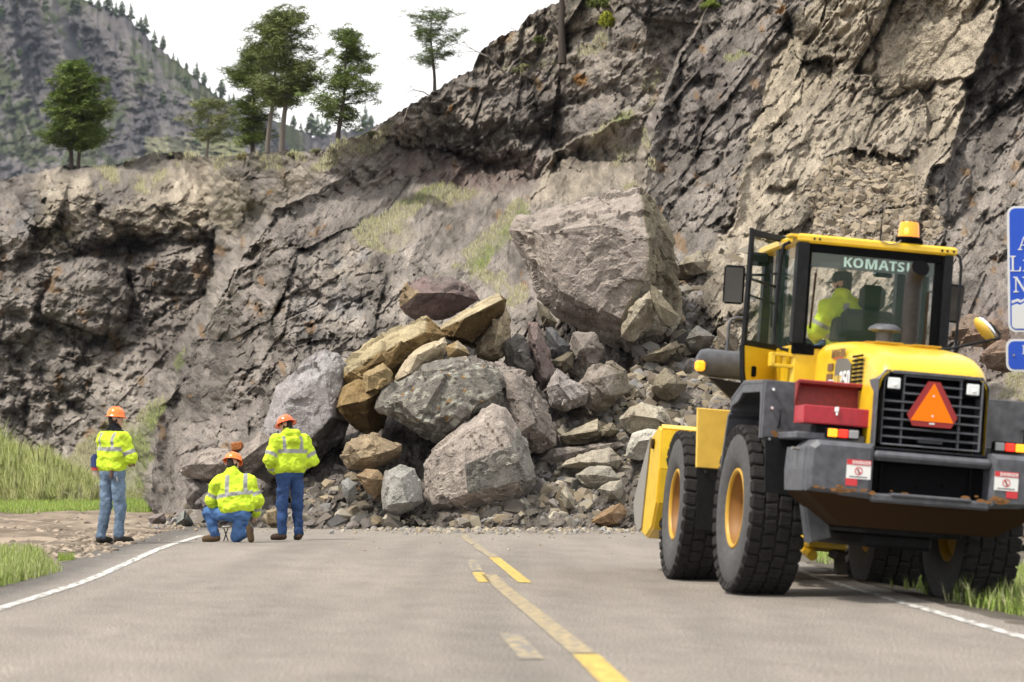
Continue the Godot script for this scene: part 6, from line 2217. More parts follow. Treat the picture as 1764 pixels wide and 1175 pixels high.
	for k in 8:
		b = MB.new()
		var y := 1.435 + 0.0735 * k
		var x0 := -0.415 if y < 1.80 else -0.255
		var x1 := 0.415 if y < 1.80 else 0.255
		b.box(V((x0 + x1) * 0.5, y, 1.765), V(x1 - x0, 0.012, 0.05), 0.003, Basis(V(1, 0, 0), 0.25))
		lp("slat", b, "grey_paint", gf)
	for x in [-0.245, 0.245]:
		b = MB.new()
		b.span(V(x - 0.008, 1.375, 1.735), V(x + 0.008, 1.955, 1.775), 0.003)
		lp("upright", b, "grey_paint", gf)
	b = MB.new()
	b.span(V(-0.09, 1.40, 1.70), V(0.12, 1.45, 1.76), 0.006)
	lp("hood_latch", b, "grey_paint", gf)
	for s in [-1.0, 1.0]:
		b = MB.new()
		b.span(V(s * 0.34 - 0.078, 1.805, 1.70), V(s * 0.34 + 0.078, 1.955, 1.79), 0.02)
		var hl := lp("work_lamp", b, "black")
		b = MB.new()
		b.box(V(s * 0.34, 1.875, 1.79), V(0.108, 0.092, 0.02), 0.006)
		lp("lens", b, "lamp_glass", hl)
		b = MB.new()
		b.ball(V(s * 0.34 + 0.01, 1.862, 1.795), V(0.026, 0.02, 0.012), 12)
		lp("bulb", b, "white_sheet", hl)
	# the slow-vehicle triangle
	var cut := 0.07
	var tri := PackedVector2Array()
	for k in 3:
		var a := PI / 2 + TAU * k / 3.0
		var c := Vector2(cos(a), sin(a)) * 0.29 + Vector2(0.0, 1.69)
		var side3 := Vector2(-sin(a), cos(a)) * 0.052
		tri.push_back(c - Vector2(cos(a), sin(a)) * cut - side3)
		tri.push_back(c - Vector2(cos(a), sin(a)) * cut + side3)
	b = MB.new()
	b.prism(tri, V(1, 0, 0), V(0, 1, 0), V(0, 0, 1), 1.835, 1.842, 0.0, V(-0.01, 0, 0))
	var emblem := lp("slow_vehicle_triangle", b, "dark_red_sheet")
	var tri2 := PackedVector2Array()
	for k in 3:
		var a := PI / 2 + TAU * k / 3.0
		tri2.push_back(Vector2(cos(a), sin(a)) * 0.212 + Vector2(0.0, 1.685))
	b = MB.new()
	b.prism(tri2, V(1, 0, 0), V(0, 1, 0), V(0, 0, 1), 1.8425, 1.846, 0.0, V(-0.01, 0, 0))
	lp("orange_triangle", b, "orange_sheet", emblem)
	b = MB.new()
	b.box(V(-0.01, 1.79, 1.847), V(0.014, 0.014, 0.004), 0.0)
	b.box(V(-0.01, 1.625, 1.847), V(0.014, 0.014, 0.004), 0.0)
	b.box(V(-0.01, 1.562, 1.843), V(0.045, 0.012, 0.004), 0.0)
	lp("fixing", b, "white_sheet", emblem)
	b = MB.new()
	b.span(V(-0.03, 1.55, 1.775), V(0.01, 1.9, 1.835), 0.004)
	lp("bracket", b, "dark_paint", emblem)
	# the red tool box with its lid up
	b = MB.new()
	b.span(V(-1.045, 1.495, 1.30), V(-0.475, 1.51, 1.62), 0.004)
	b.span(V(-1.045, 1.495, 1.60), V(-0.475, 1.645, 1.62), 0.006)
	b.span(V(-1.045, 1.495, 1.30), V(-0.475, 1.645, 1.32), 0.006)
	b.span(V(-1.045, 1.51, 1.32), V(-1.03, 1.643, 1.60), 0.003)
	b.span(V(-0.49, 1.51, 1.32), V(-0.475, 1.643, 1.60), 0.003)
	var tb := lp("tool_box", b, "red_paint")
	b = MB.new()
	var lid := Transform3D(Basis(V(1, 0, 0), deg_to_rad(-10)), V(0, 1.65, 1.30))
	b.xf = lid
	b.span(V(-1.045, 0.0, -0.015), V(-0.475, 0.19, 0.0), 0.004)
	b.span(V(-1.045, 0.17, 0.0), V(-0.475, 0.19, 0.11), 0.004)
	b.prism(PackedVector2Array([Vector2(0.0, 0.0), Vector2(0.0, 0.17), Vector2(0.11, 0.17)]), V(0, 0, 1), V(0, 1, 0), V(1, 0, 0), -1.045, -1.03, 0.0)
	b.prism(PackedVector2Array([Vector2(0.0, 0.0), Vector2(0.0, 0.17), Vector2(0.11, 0.17)]), V(0, 0, 1), V(0, 1, 0), V(1, 0, 0), -0.49, -0.475, 0.0)
	lp("lid", b, "red_inside", tb)
	b = MB.new()
	b.xf = lid
	b.span(V(-1.046, 0.186, -0.012), V(-0.474, 0.2, 0.115), 0.004)
	lp("lid_edge", b, "red_paint", tb)
	b = MB.new()
	b.span(V(-0.785, 1.60, 1.62), V(-0.745, 1.645, 1.635), 0.006)
	b.tube([V(-0.765, 1.60, 1.63), V(-0.765, 1.575, 1.632)], 0.012, 8)
	b.xf = lid
	b.span(V(-0.79, 0.198, 0.06), V(-0.74, 0.215, 0.12), 0.006)
	lp("latch", b, "chrome", tb)
	b = MB.new()
	b.span(V(-0.9, 1.37, 1.32), V(-0.5, 1.494, 1.50), 0.01)
	lp("tool_box_stand", b, "dark_paint")
	lamp_row(V(-0.72, 1.425, 1.70), ["amber_lamp", "red_lamp", "lamp_glass_grey"])
	lamp_row(V(0.72, 1.425, 1.70), ["lamp_glass_grey", "red_lamp", "amber_lamp"])
	cab()


func cab() -> void:
	var b: MB
	# body under the windows
	b = MB.new()
	b.span(V(-0.72, 1.55, -1.72), V(0.72, 2.27, -0.215), 0.03)
	b.span(V(-0.60, 1.25, -1.5), V(0.60, 1.55, -0.3), 0.03)
	lp("cab_body", b, "yellow_paint")
	b = MB.new()
	b.span(V(-0.73, 2.18, -0.24), V(-0.52, 2.275, -0.195), 0.01)
	b.span(V(-0.52, 2.245, -0.24), V(0.72, 2.275, -0.195), 0.006)
	lp("window_ledge", b, "black")
	# posts
	for e in [[-0.69, -0.22, 0.075], [0.675, -0.22, 0.055], [-0.66, -1.66, 0.06], [0.66, -1.66, 0.06], [-0.70, -0.98, 0.05], [0.70, -0.98, 0.05]]:
		b = MB.new()
		var k := 0.02 if e[1] < -1.2 else 0.0
		b.prism(PackedVector2Array([Vector2(e[0] - e[2] * 0.7, e[1] - 0.06), Vector2(e[0] + e[2] * 0.7, e[1] - 0.06), Vector2(e[0] + e[2] * 0.7, e[1] + 0.05), Vector2(e[0] - e[2] * 0.7, e[1] + 0.05)]), V(1, 0, 0), V(0, 0, 1), V(0, 1, 0), 2.27, 3.20, 0.012)
		lp("cab_post", b, "dark_paint")
	# roof
	b = MB.new()
	b.prism(PackedVector2Array([Vector2(-0.745, -1.72), Vector2(0.745, -1.72), Vector2(0.76, -0.9), Vector2(0.745, -0.17), Vector2(-0.745, -0.17), Vector2(-0.76, -0.9)]), V(1, 0, 0), V(0, 0, 1), V(0, 1, 0), 3.195, 3.275, 0.02)
	b.box(V(-0.775, 3.255, -0.30), V(0.08, 0.03, 0.16), 0.006)
	var roof := lp("roof", b, "yellow_paint")
	b = MB.new()
	for x in [-0.60, -0.55, 0.60, 0.65, 0.71]:
		b.tube([V(x, 3.235, -0.175), V(x, 3.235, -0.16)], 0.011, 8)
	lp("bolt", b, "dark_paint", roof)
	b = MB.new()
	b.span(V(-0.64, 3.115, -0.235), V(0.63, 3.195, -0.205), 0.006)
	lp("rear_header", b, "black")
	b = MB.new()
	b.span(V(0.55, 2.27, -0.235), V(0.64, 3.114, -0.207), 0.006)
	b.span(V(-0.64, 2.27, -0.235), V(-0.601, 3.114, -0.207), 0.006)
	lp("rear_window_frame", b, "black")
	# glass
	b = MB.new()
	b.span(V(-0.60, 2.28, -0.222), V(0.55, 3.115, -0.216), 0.0)
	var rw := lp("rear_window", b, "cab_glass")
	b = MB.new()
	b.span(V(-0.60, 2.985, -0.2135), V(0.55, 3.115, -0.2115), 0.0)
	lp("sunshade_band", b, "glass_band", rw)
	letters("KOMATSU", 0.088, mats.pale_print, rw, "lettering", Transform3D(Basis().scaled(V(1.2, 1, 1)), V(0.035, 3.052, -0.2105)))
	b = MB.new()
	b.span(V(-0.60, 2.28, -1.672), V(0.60, 3.18, -1.666), 0.0)
	lp("windscreen", b, "cab_glass")
	b = MB.new()
	b.span(V(0.692, 2.28, -0.93), V(0.698, 3.18, -0.28), 0.0)
	b.span(V(0.692, 2.28, -1.6), V(0.698, 3.18, -1.03), 0.0)
	lp("side_window", b, "cab_glass")
	b = MB.new()
	b.span(V(-0.698, 2.28, -0.93), V(-0.692, 3.18, -0.30), 0.0)
	lp("quarter_window", b, "cab_glass")
	# wiper and red strips seen on the glass
	b = MB.new()
	b.tube([V(-0.575, 2.42, -0.205), V(-0.555, 2.93, -0.205)], 0.011, 6)
	b.tube([V(0.50, 2.36, -0.205), V(0.51, 2.85, -0.205)], 0.009, 6)
	lp("wiper_blade", b, "rust")
	# the open door, hinged at the front post and swung out
	var hinge := V(-0.645, 0, -0.95)
	var free := V(-1.125, 0, -0.49)
	var u := (free - hinge).normalized()
	var long := hinge.distance_to(free)
	var nrm := u.cross(V(0, 1, 0))
	var door := Node3D.new()
	door.name = "cab_door"
	loader.add_child(door, true)
	b = MB.new()
	var f := 0.055
	b.prism(PackedVector2Array([Vector2(0, 2.24), Vector2(0, 3.31), Vector2(f, 3.31), Vector2(f, 2.24)]), u, V(0, 1, 0), nrm, -0.02, 0.02, 0.006, hinge)
	b.prism(PackedVector2Array([Vector2(long - f, 2.24), Vector2(long - f, 3.31), Vector2(long - 0.01, 3.32), Vector2(long, 2.24)]), u, V(0, 1, 0), nrm, -0.02, 0.02, 0.006, hinge)
	b.prism(PackedVector2Array([Vector2(f, 3.25), Vector2(f, 3.31), Vector2(long - f, 3.31), Vector2(long - f, 3.25)]), u, V(0, 1, 0), nrm, -0.019, 0.019, 0.004, hinge)
	b.prism(PackedVector2Array([Vector2(f, 2.24), Vector2(f, 2.29), Vector2(long - f, 2.29), Vector2(long - f, 2.24)]), u, V(0, 1, 0), nrm, -0.019, 0.019, 0.004, hinge)
	b.prism(PackedVector2Array([Vector2(long - 0.015, 2.24), Vector2(long + 0.012, 2.24), Vector2(long - 0.02, 1.98), Vector2(long - 0.14, 1.64), Vector2(long - 0.165, 1.66), Vector2(long - 0.05, 2.0)]), u, V(0, 1, 0), nrm, -0.02, 0.02, 0.0, hinge)
	lp("door_frame", b, "dark_paint", door)
	b = MB.new()
	b.prism(PackedVector2Array([Vector2(0.0, 1.62), Vector2(0, 2.238), Vector2(long - 0.017, 2.238), Vector2(long - 0.055, 2.0), Vector2(long - 0.17, 1.66)]), u, V(0, 1, 0), nrm, -0.017, 0.017, 0.004, hinge)
	lp("door_panel", b, "yellow_paint", door)
	b = MB.new()
	b.prism(PackedVector2Array([Vector2(f, 2.29), Vector2(f, 3.25), Vector2(long - f, 3.25), Vector2(long - f, 2.29)]), u, V(0, 1, 0), nrm, -0.003, 0.003, 0.0, hinge)
	lp("door_glass", b, "cab_glass", door)
	b = MB.new()
	b.tube([hinge + u * 0.08 + V(0, 2.83, 0) + nrm * 0.03, hinge + u * (long - 0.06) + V(0, 2.86, 0) + nrm * 0.03], 0.014, 8)
	b.tube([hinge + u * 0.08 + V(0, 2.67, 0) + nrm * 0.03, hinge + u * (long - 0.06) + V(0, 2.71, 0) + nrm * 0.03], 0.011, 8)
	b.tube([hinge + u * 0.14 + V(0, 2.45, 0) + nrm * 0.04, hinge + u * 0.14 + V(0, 2.95, 0) + nrm * 0.07, hinge + u * 0.03 + V(0, 2.97, 0) + nrm * 0.06], 0.013, 8)
	lp("door_rail", b, "dark_paint", door)
	b = MB.new()
	b.span(hinge + u * (long - 0.2) + V(-0.02, 1.96, 0.02), hinge + u * (long - 0.2) + V(0.03, 2.06, 0.05), 0.012)
	lp("door_latch", b, "black", door)
	b = MB.new()
	b.span(V(-0.90, 2.05, -0.30), V(-0.70, 2.08, -0.22), 0.004)
	b.span(V(-0.90, 2.15, -0.30), V(-0.70, 2.18, -0.22), 0.004)
	b.span(V(-0.92, 2.05, -0.30), V(-0.87, 2.18, -0.22), 0.006)
	b.span(V(-0.80, 2.08, -0.30), V(-0.775, 2.15, -0.23), 0.004)
	lp("door_catch", b, "yellow_paint")
	b = MB.new()
	b.tube([V(-0.79, 3.20, -0.30), V(-0.84, 3.17, -0.33), V(-0.86, 3.0, -0.34), V(-0.87, 2.4, -0.34), V(-0.855, 2.27, -0.33), V(-0.80, 2.22, -0.30), V(-0.74, 2.21, -0.28)], 0.017, 10)
	lp("hand_rail", b, "dark_paint")
	b = MB.new()
	b.tube([V(0.74, 3.22, -0.2), V(0.775, 3.19, -0.18), V(0.79, 3.1, -0.17), V(0.79, 2.4, -0.17), V(0.78, 2.28, -0.17), V(0.74, 2.2, -0.19)], 0.014, 10)
	lp("hand_rail", b, "dark_paint")
	b = MB.new()
	b.tube([V(-0.98, 2.0, -1.75), V(-0.98, 2.5, -1.75), V(-0.96, 2.56, -1.75), V(-0.90, 2.58, -1.75), V(-0.80, 2.58, -1.75)], 0.016, 8)
	lp("front_hand_rail", b, "grey_paint")
	# front lamp housings on their brackets
	for s in [-1.0, 1.0]:
		b = MB.new()
		b.xf = Transform3D(Basis(V(0, 0, 1), 0.02 * s), V(0, 0, 0))
		b.tube([V(s * 0.85, 2.10, -1.72), V(s * 1.22, 2.10, -1.72), V(s * 1.29, 2.10, -1.72), V(s * 1.32, 2.10, -1.72)], [0.135, 0.135, 0.115, 0.06], 16)
		lp("front_lamp_housing", b, "grey_paint")
		b = MB.new()
		b.prism(PackedVector2Array([Vector2(s * 1.15, 1.98), Vector2(s * 0.8, 1.95), Vector2(s * 0.7, 1.62)]), V(1, 0, 0), V(0, 1, 0), V(0, 0, 1), -1.76, -1.66, 0.01)
		lp("lamp_bracket", b, "dark_paint")
		b = MB.new()
		b.span(V(s * 1.31, 2.03, -1.66), V(s * 1.22, 2.13, -1.56), 0.02)
		lp("turn_signal", b, "amber_lamp")
	# mirrors
	for e in [[-1.05, 2.86, -1.35, -0.30], [1.12, 2.87, -1.35, 0.30]]:
		b = MB.new()
		var t := Transform3D(Basis(V(0, 1, 0), e[3]) * Basis(V(1, 0, 0), 0.16), V(e[0], e[1], e[2]))
		b.xf = t
		b.span(V(-0.10, -0.185, -0.04), V(0.10, 0.185, 0.012), 0.03)
		var mr := lp("side_mirror", b, "black")
		b = MB.new()
		b.xf = t
		b.span(V(-0.083, -0.165, 0.0125), V(0.083, 0.165, 0.016), 0.0)
		lp("mirror_glass", b, "mirror_glass", mr)
		b = MB.new()
		b.tube([V(signf(e[0]) * 0.7, 3.0, -1.55), V(e[0] * 0.9, 2.97, -1.45), V(e[0], e[1] + 0.12, e[2] - 0.03)], 0.014, 8)
		lp("mirror_arm", b, "dark_paint", mr)
	b = MB.new()
	b.span(V(-0.90, 3.07, -1.5), V(-0.70, 3.20, -1.42), 0.03)
	lp("work_lamp", b, "black")
	b = MB.new()
	b.span(V(0.22, 3.03, -1.1), V(0.42, 3.10, -1.05), 0.02)
	lp("inside_mirror", b, "mirror_glass")
	# rear-view mirror on a stalk from the hood
	b = MB.new()
	b.tube([V(0.30, 2.25, 0.9), V(0.42, 2.27, 0.85), V(0.62, 2.33, 0.7), V(0.80, 2.38, 0.62), V(0.95, 2.42, 0.55), V(0.96, 2.46, 0.54), V(0.86, 2.56, 0.52)], 0.013, 8)
	b.box(V(0.28, 2.235, 0.95), V(0.22, 0.012, 0.07), 0.003, Basis(V(1, 0, 0), 0.1))
	lp("mirror_stalk", b, "dark_paint")
	b = MB.new()
	b.xf = Transform3D(Basis(V(0, 0, 1), 0.75), V(0.83, 2.49, 0.5))
	b.ball(V(0, 0, 0), V(0.05, 0.135, 0.10), 18)
	lp("round_mirror_back", b, "pale_yellow_paint")
	b = MB.new()
	b.xf = Transform3D(Basis(V(0, 0, 1), 0.75), V(0.83, 2.49, 0.5))
	b.ball(V(0.022, 0, 0), V(0.042, 0.128, 0.098), 18)
	lp("round_mirror_rim", b, "chrome")
	# exhaust, air cleaner, beacon, aerial
	b = MB.new()
	b.tube([V(0.17, 2.24, 0.42), V(0.17, 2.78, 0.42), V(0.175, 2.88, 0.435), V(0.185, 2.945, 0.47), V(0.19, 2.985, 0.56)], [0.076, 0.074, 0.075, 0.077, 0.082], 22, false)
	b.tube([V(0.17, 2.24, 0.42), V(0.17, 2.32, 0.42)], 0.083, 22)
	var ex := lp("exhaust_stack", b, "exhaust_steel")
	b = MB.new()
	b.tube([V(0.189, 2.975, 0.537), V(0.19, 2.981, 0.553)], 0.077, 22)
	lp("exhaust_mouth", b, "black", ex)
	b = MB.new()
	b.tube([V(0.32, 2.245, 0.46), V(0.32, 2.30, 0.46)], 0.02, 8)
	b.tube([V(0.26, 2.27, 0.47), V(0.40, 2.27, 0.47)], 0.012, 8)
	lp("hood_fitting", b, "worn_steel")
	b = MB.new()
	b.lathe([Vector2(0.075, 0.0), Vector2(0.075, 0.14), Vector2(0.09, 0.15), Vector2(0.15, 0.16), Vector2(0.14, 0.185), Vector2(0.09, 0.215), Vector2(0.0, 0.22)], V(-0.02, 2.26, 0.30), V(0, 1, 0), 24)
	lp("air_cleaner", b, "grey_paint")
	b = MB.new()
	b.span(V(0.20, 3.275, -0.34), V(0.42, 3.315, -0.18), 0.006)
	b.lathe([Vector2(0.12, 0.0), Vector2(0.12, 0.02), Vector2(0.0, 0.021)], V(0.305, 3.315, -0.27), V(0, 1, 0), 24)
	var bc := lp("beacon", b, "black")
	b = MB.new()
	b.lathe([Vector2(0.100, 0.0), Vector2(0.088, 0.12), Vector2(0.08, 0.138), Vector2(0.0, 0.145)], V(0.305, 3.337, -0.27), V(0, 1, 0), 24)
	lp("lens", b, "beacon_lens", bc)
	b = MB.new()
	b.ball(V(0.262, 3.385, -0.195), V(0.022, 0.034, 0.02), 12)
	lp("lamp_flash", b, "beacon_flash", bc)
	b = MB.new()
	b.tube([V(0.02, 3.27, -0.19), V(0.022, 3.62, -0.19)], [0.007, 0.003], 6)
	lp("aerial", b, "dark_paint")
	b = MB.new()
	b.tube([V(0.02, 3.27, -0.17), V(0.06, 3.26, -0.16), V(0.10, 3.245, -0.158), V(0.16, 3.26, -0.162), V(0.21, 3.29, -0.18)], 0.006, 6)
	lp("cable", b, "worn_steel")
	# seat, console, wheel
	b = MB.new()
	b.box(V(0.07, 2.42, -0.62), V(0.52, 0.50, 0.12), 0.06, Basis(V(1, 0, 0), 0.12))
	b.box(V(0.07, 2.17, -0.85), V(0.50, 0.16, 0.5), 0.05)
	var seat := lp("seat", b, "seat_cloth")
	b = MB.new()
	b.box(V(0.10, 2.785, -0.62), V(0.25, 0.24, 0.11), 0.05, Basis(V(1, 0, 0), 0.1))
	lp("headrest", b, "seat_cloth", seat)
	b = MB.new()
	b.box(V(-0.20, 2.47, -0.72), V(0.07, 0.22, 0.3), 0.02)
	lp("armrest", b, "seat_cloth", seat)
	b = MB.new()
	b.span(V(0.38, 2.2, -1.3), V(0.62, 2.45, -0.6), 0.03)
	b.span(V(-0.5, 2.2, -1.6), V(0.5, 2.42, -1.42), 0.03)
	lp("console", b, "black")
	b = MB.new()
	b.tube([V(-0.05, 2.3, -1.4), V(-0.05, 2.52, -1.25)], 0.025, 8)
	var ring := []
	for k in 19:
		var a := TAU * k / 18.0
		ring.append(V(-0.05 + 0.19 * cos(a), 2.53 + 0.12 * sin(a), -1.22 - 0.13 * sin(a)))
	b.tube(ring, 0.014, 8, false)
	lp("steering_wheel", b, "black")


# ---------------------------------------------------------------- the blue signs
func blue_signs() -> void:
	var blue := mat("sign_blue", Color(0.004, 0.065, 0.50), 0.45)
	var white := mat("sign_white", Color(0.62, 0.63, 0.64), 0.5)
	var d := 25.5
	for e in [["roadside_sign", "large blue roadside sign with white lettering and a white mountain outline", 1735, 355, 1.02, 572], ["roadside_sign", "small blue plate with a white letter under the large blue sign", 1733, 584, 1.02, 640]]:
		var tl := spot(e[2], e[3], d)
		var bl := spot(e[2], e[5], d)
		var h := tl.y - bl.y
		var o := thing(e[0], e[1], "road sign", Vector3(tl.x, bl.y, -d))
		o.rotation.y = deg_to_rad(2.0)
		var w: float = e[4]
		var outline := func(inset: float, r: float) -> PackedVector2Array:
			var pts := PackedVector2Array()
			for c in [[w - inset - r, h - inset - r, 0.0], [inset + r, h - inset - r, 90.0], [inset + r, inset + r, 180.0], [w - inset - r, inset + r, 270.0]]:
				for k in 5:
					var a := deg_to_rad(c[2] + 22.5 * k)
					pts.push_back(Vector2(c[0] + cos(a) * r, c[1] + sin(a) * r))
			return pts
		var b := MB.new()
		b.prism(outline.call(0.0, 0.075), V(1, 0, 0), V(0, 1, 0), V(0, 0, 1), -0.006, 0.0, 0.0)
		put("white_border", b.mesh(), white, o)
		b = MB.new()
		b.prism(outline.call(0.022, 0.06), V(1, 0, 0), V(0, 1, 0), V(0, 0, 1), 0.0005, 0.003, 0.0)
		put("blue_face", b.mesh(), blue, o)
		b = MB.new()
		b.tube([V(w * 0.5, -2.6 if e[3] < 400 else -0.02, -0.05), V(w * 0.5, h * 0.9, -0.05)], 0.035, 10)
		put("post", b.mesh(), mats.worn_steel, o)
		if e[3] < 400:
			letters("A", 0.13, white, o, "lettering", Transform3D(Basis(), V(0.168, h - 0.38, 0.005)), false, "Droid Serif")
			letters("Li", 0.15, white, o, "lettering", Transform3D(Basis(), V(0.112, h - 0.585, 0.005)), false, "Droid Serif")
			letters("N", 0.15, white, o, "lettering", Transform3D(Basis(), V(0.125, h - 0.795, 0.005)), false, "Droid Serif")
			b = MB.new()
			b.prism(PackedVector2Array([Vector2(0.035, 0.06), Vector2(0.035, 0.265), Vector2(0.09, 0.285), Vector2(0.12, 0.27), Vector2(0.20, 0.32), Vector2(0.34, 0.28), Vector2(0.6, 0.35), Vector2(0.8, 0.28), Vector2(0.985, 0.31), Vector2(0.985, 0.06), Vector2(0.95, 0.035), Vector2(0.06, 0.035)]), V(1, 0, 0), V(0, 1, 0), V(0, 0, 1), 0.0035, 0.005, 0.0)
			b.prism(PackedVector2Array([Vector2(0.035, 0.285), Vector2(0.035, 0.315), Vector2(0.10, 0.335), Vector2(0.13, 0.318), Vector2(0.21, 0.365), Vector2(0.34, 0.325), Vector2(0.6, 0.395), Vector2(0.6, 0.37), Vector2(0.34, 0.30), Vector2(0.205, 0.34), Vector2(0.125, 0.292), Vector2(0.095, 0.308)]), V(1, 0, 0), V(0, 1, 0), V(0, 0, 1), 0.0035, 0.005, 0.0)
			put("mountain_outline", b.mesh(), white, o)
		else:
			letters("I", 0.085, white, o, "lettering", Transform3D(Basis(), V(0.178, h * 0.66, 0.005)), false, "Droid Serif")
			b = MB.new()
			b.tube([V(0.075, h * 0.5, 0.002), V(0.075, h * 0.5, 0.012)], 0.012, 8)
			put("bolt", b.mesh(), mats.worn_steel, o)


# ---------------------------------------------------------------- people
# A figure's surfaces are drawn round chains of bones, [from, to, radius, radius], joined smoothly and meshed as surface nets.
class FleshNet:
	var v := PackedVector3Array()
	var n := PackedVector3Array()
	var c := PackedColorArray()
	var idx := PackedInt32Array()

	func add(bones: Array, cell: float, k: float, tint: Callable, crease: FastNoiseLite = null, deep := 0.0) -> void:
		var lo := Vector3(1e9, 1e9, 1e9)
		var hi := -lo
		for b in bones:
			var r: float = maxf(b[2], b[3]) + k + cell * 3.0
			lo = lo.min((b[0] as Vector3).min(b[1]) - Vector3(r, r, r))
			hi = hi.max((b[0] as Vector3).max(b[1]) + Vector3(r, r, r))
		var nx := int((hi.x - lo.x) / cell) + 2
		var ny := int((hi.y - lo.y) / cell) + 2
		var nz := int((hi.z - lo.z) / cell) + 2
		var f := PackedFloat32Array()
		f.resize(nx * ny * nz)
		f.fill(1.0)
		for b in bones:
			var a: Vector3 = b[0]
			var e: Vector3 = b[1]
			var ra: float = b[2]
			var rb: float = b[3]
			var r: float = maxf(ra, rb) + k + cell * 2.5
			var ab := e - a
			var inv := 1.0 / maxf(ab.length_squared(), 1e-9)
			var l0 := a.min(e) - Vector3(r, r, r)
			var h0 := a.max(e) + Vector3(r, r, r)
			for kz in range(maxi(0, int((l0.z - lo.z) / cell)), mini(nz, int((h0.z - lo.z) / cell) + 2)):
				for ky in range(maxi(0, int((l0.y - lo.y) / cell)), mini(ny, int((h0.y - lo.y) / cell) + 2)):
					var o := (kz * ny + ky) * nx
					for kx in range(maxi(0, int((l0.x - lo.x) / cell)), mini(nx, int((h0.x - lo.x) / cell) + 2)):
						var p := lo + Vector3(kx, ky, kz) * cell - a
						var t := clampf(p.dot(ab) * inv, 0.0, 1.0)
						var d := (p - ab * t).length() - lerpf(ra, rb, t)
						var g := f[o + kx]
						var h := maxf(k - absf(g - d), 0.0) / k
						f[o + kx] = minf(g, d) - h * h * k * 0.25
		if crease:
			for kz in nz:
				for ky in ny:
					for kx in nx:
						var o := (kz * ny + ky) * nx + kx
						if absf(f[o]) < cell * 3.0:
							f[o] += deep * crease.get_noise_3dv(lo + Vector3(kx, ky, kz) * cell)
		var at := PackedInt32Array()
		at.resize(nx * ny * nz)
		at.fill(-1)
		var step := [1, nx, nx * ny]
		var corner := [0, 1, nx, nx + 1, nx * ny, nx * ny + 1, nx * ny + nx, nx * ny + nx + 1]
		var edges := [[0, 1], [2, 3], [4, 5], [6, 7], [0, 2], [1, 3], [4, 6], [5, 7], [0, 4], [1, 5], [2, 6], [3, 7]]
		var off := [Vector3(0, 0, 0), Vector3(1, 0, 0), Vector3(0, 1, 0), Vector3(1, 1, 0), Vector3(0, 0, 1), Vector3(1, 0, 1), Vector3(0, 1, 1), Vector3(1, 1, 1)]
		var w := PackedFloat32Array()
		w.resize(8)
		for kz in nz - 1:
			for ky in ny - 1:
				for kx in nx - 1:
					var o := (kz * ny + ky) * nx + kx
					if absf(f[o]) > cell * 2.2: continue
					var neg := 0
					for q in 8:
						w[q] = f[o + corner[q]]
						if w[q] < 0.0: neg += 1
					if neg == 0 or neg == 8: continue
					var sum := Vector3.ZERO
					var count := 0
					for e in edges:
						var wa := w[e[0]]
						var wb := w[e[1]]
						if (wa < 0.0) != (wb < 0.0):
							sum += (off[e[0]] as Vector3).lerp(off[e[1]], wa / (wa - wb))
							count += 1
					at[o] = v.size()
					var p := lo + (Vector3(kx, ky, kz) + sum / count) * cell
					v.push_back(p)
					n.push_back(Vector3(w[1] + w[3] + w[5] + w[7] - w[0] - w[2] - w[4] - w[6], w[2] + w[3] + w[6] + w[7] - w[0] - w[1] - w[4] - w[5], w[4] + w[5] + w[6] + w[7] - w[0] - w[1] - w[2] - w[3]).normalized())
					c.push_back(tint.call(p))
		for kz in range(1, nz - 1):
			for ky in range(1, ny - 1):
				for kx in range(1, nx - 1):
					var o := (kz * ny + ky) * nx + kx
					if absf(f[o]) > cell * 2.2: continue
					var s := f[o] < 0.0
					for ax in 3:
						if s == (f[o + step[ax]] < 0.0): continue
						var s1: int = step[(ax + 1) % 3]
						var s2: int = step[(ax + 2) % 3]
						var q := [at[o], at[o - s1], at[o - s1 - s2], at[o - s2]]
						if q[0] < 0 or q[1] < 0 or q[2] < 0 or q[3] < 0: continue
						if s: idx.append_array([q[0], q[3], q[2], q[0], q[2], q[1]])
						else: idx.append_array([q[0], q[1], q[2], q[0], q[2], q[3]])
		# front faces run clockwise
		for i in range(0, idx.size(), 3):
			var a := v[idx[i]]
			if (v[idx[i + 1]] - a).cross(v[idx[i + 2]] - a).dot(n[idx[i]]) > 0.0:
				var t := idx[i + 1]
				idx[i + 1] = idx[i + 2]
				idx[i + 2] = t

	func mesh() -> ArrayMesh:
		var arrays := []
		arrays.resize(Mesh.ARRAY_MAX)
		arrays[Mesh.ARRAY_VERTEX] = v
		arrays[Mesh.ARRAY_NORMAL] = n
		arrays[Mesh.ARRAY_COLOR] = c
		arrays[Mesh.ARRAY_INDEX] = idx
		var m := ArrayMesh.new()
		m.add_surface_from_arrays(Mesh.PRIMITIVE_TRIANGLES, arrays)
		return m


func plain_tint(c: Vector3) -> Callable:
	return func(_p: Vector3) -> Color: return Color(c.x, c.y, c.z)


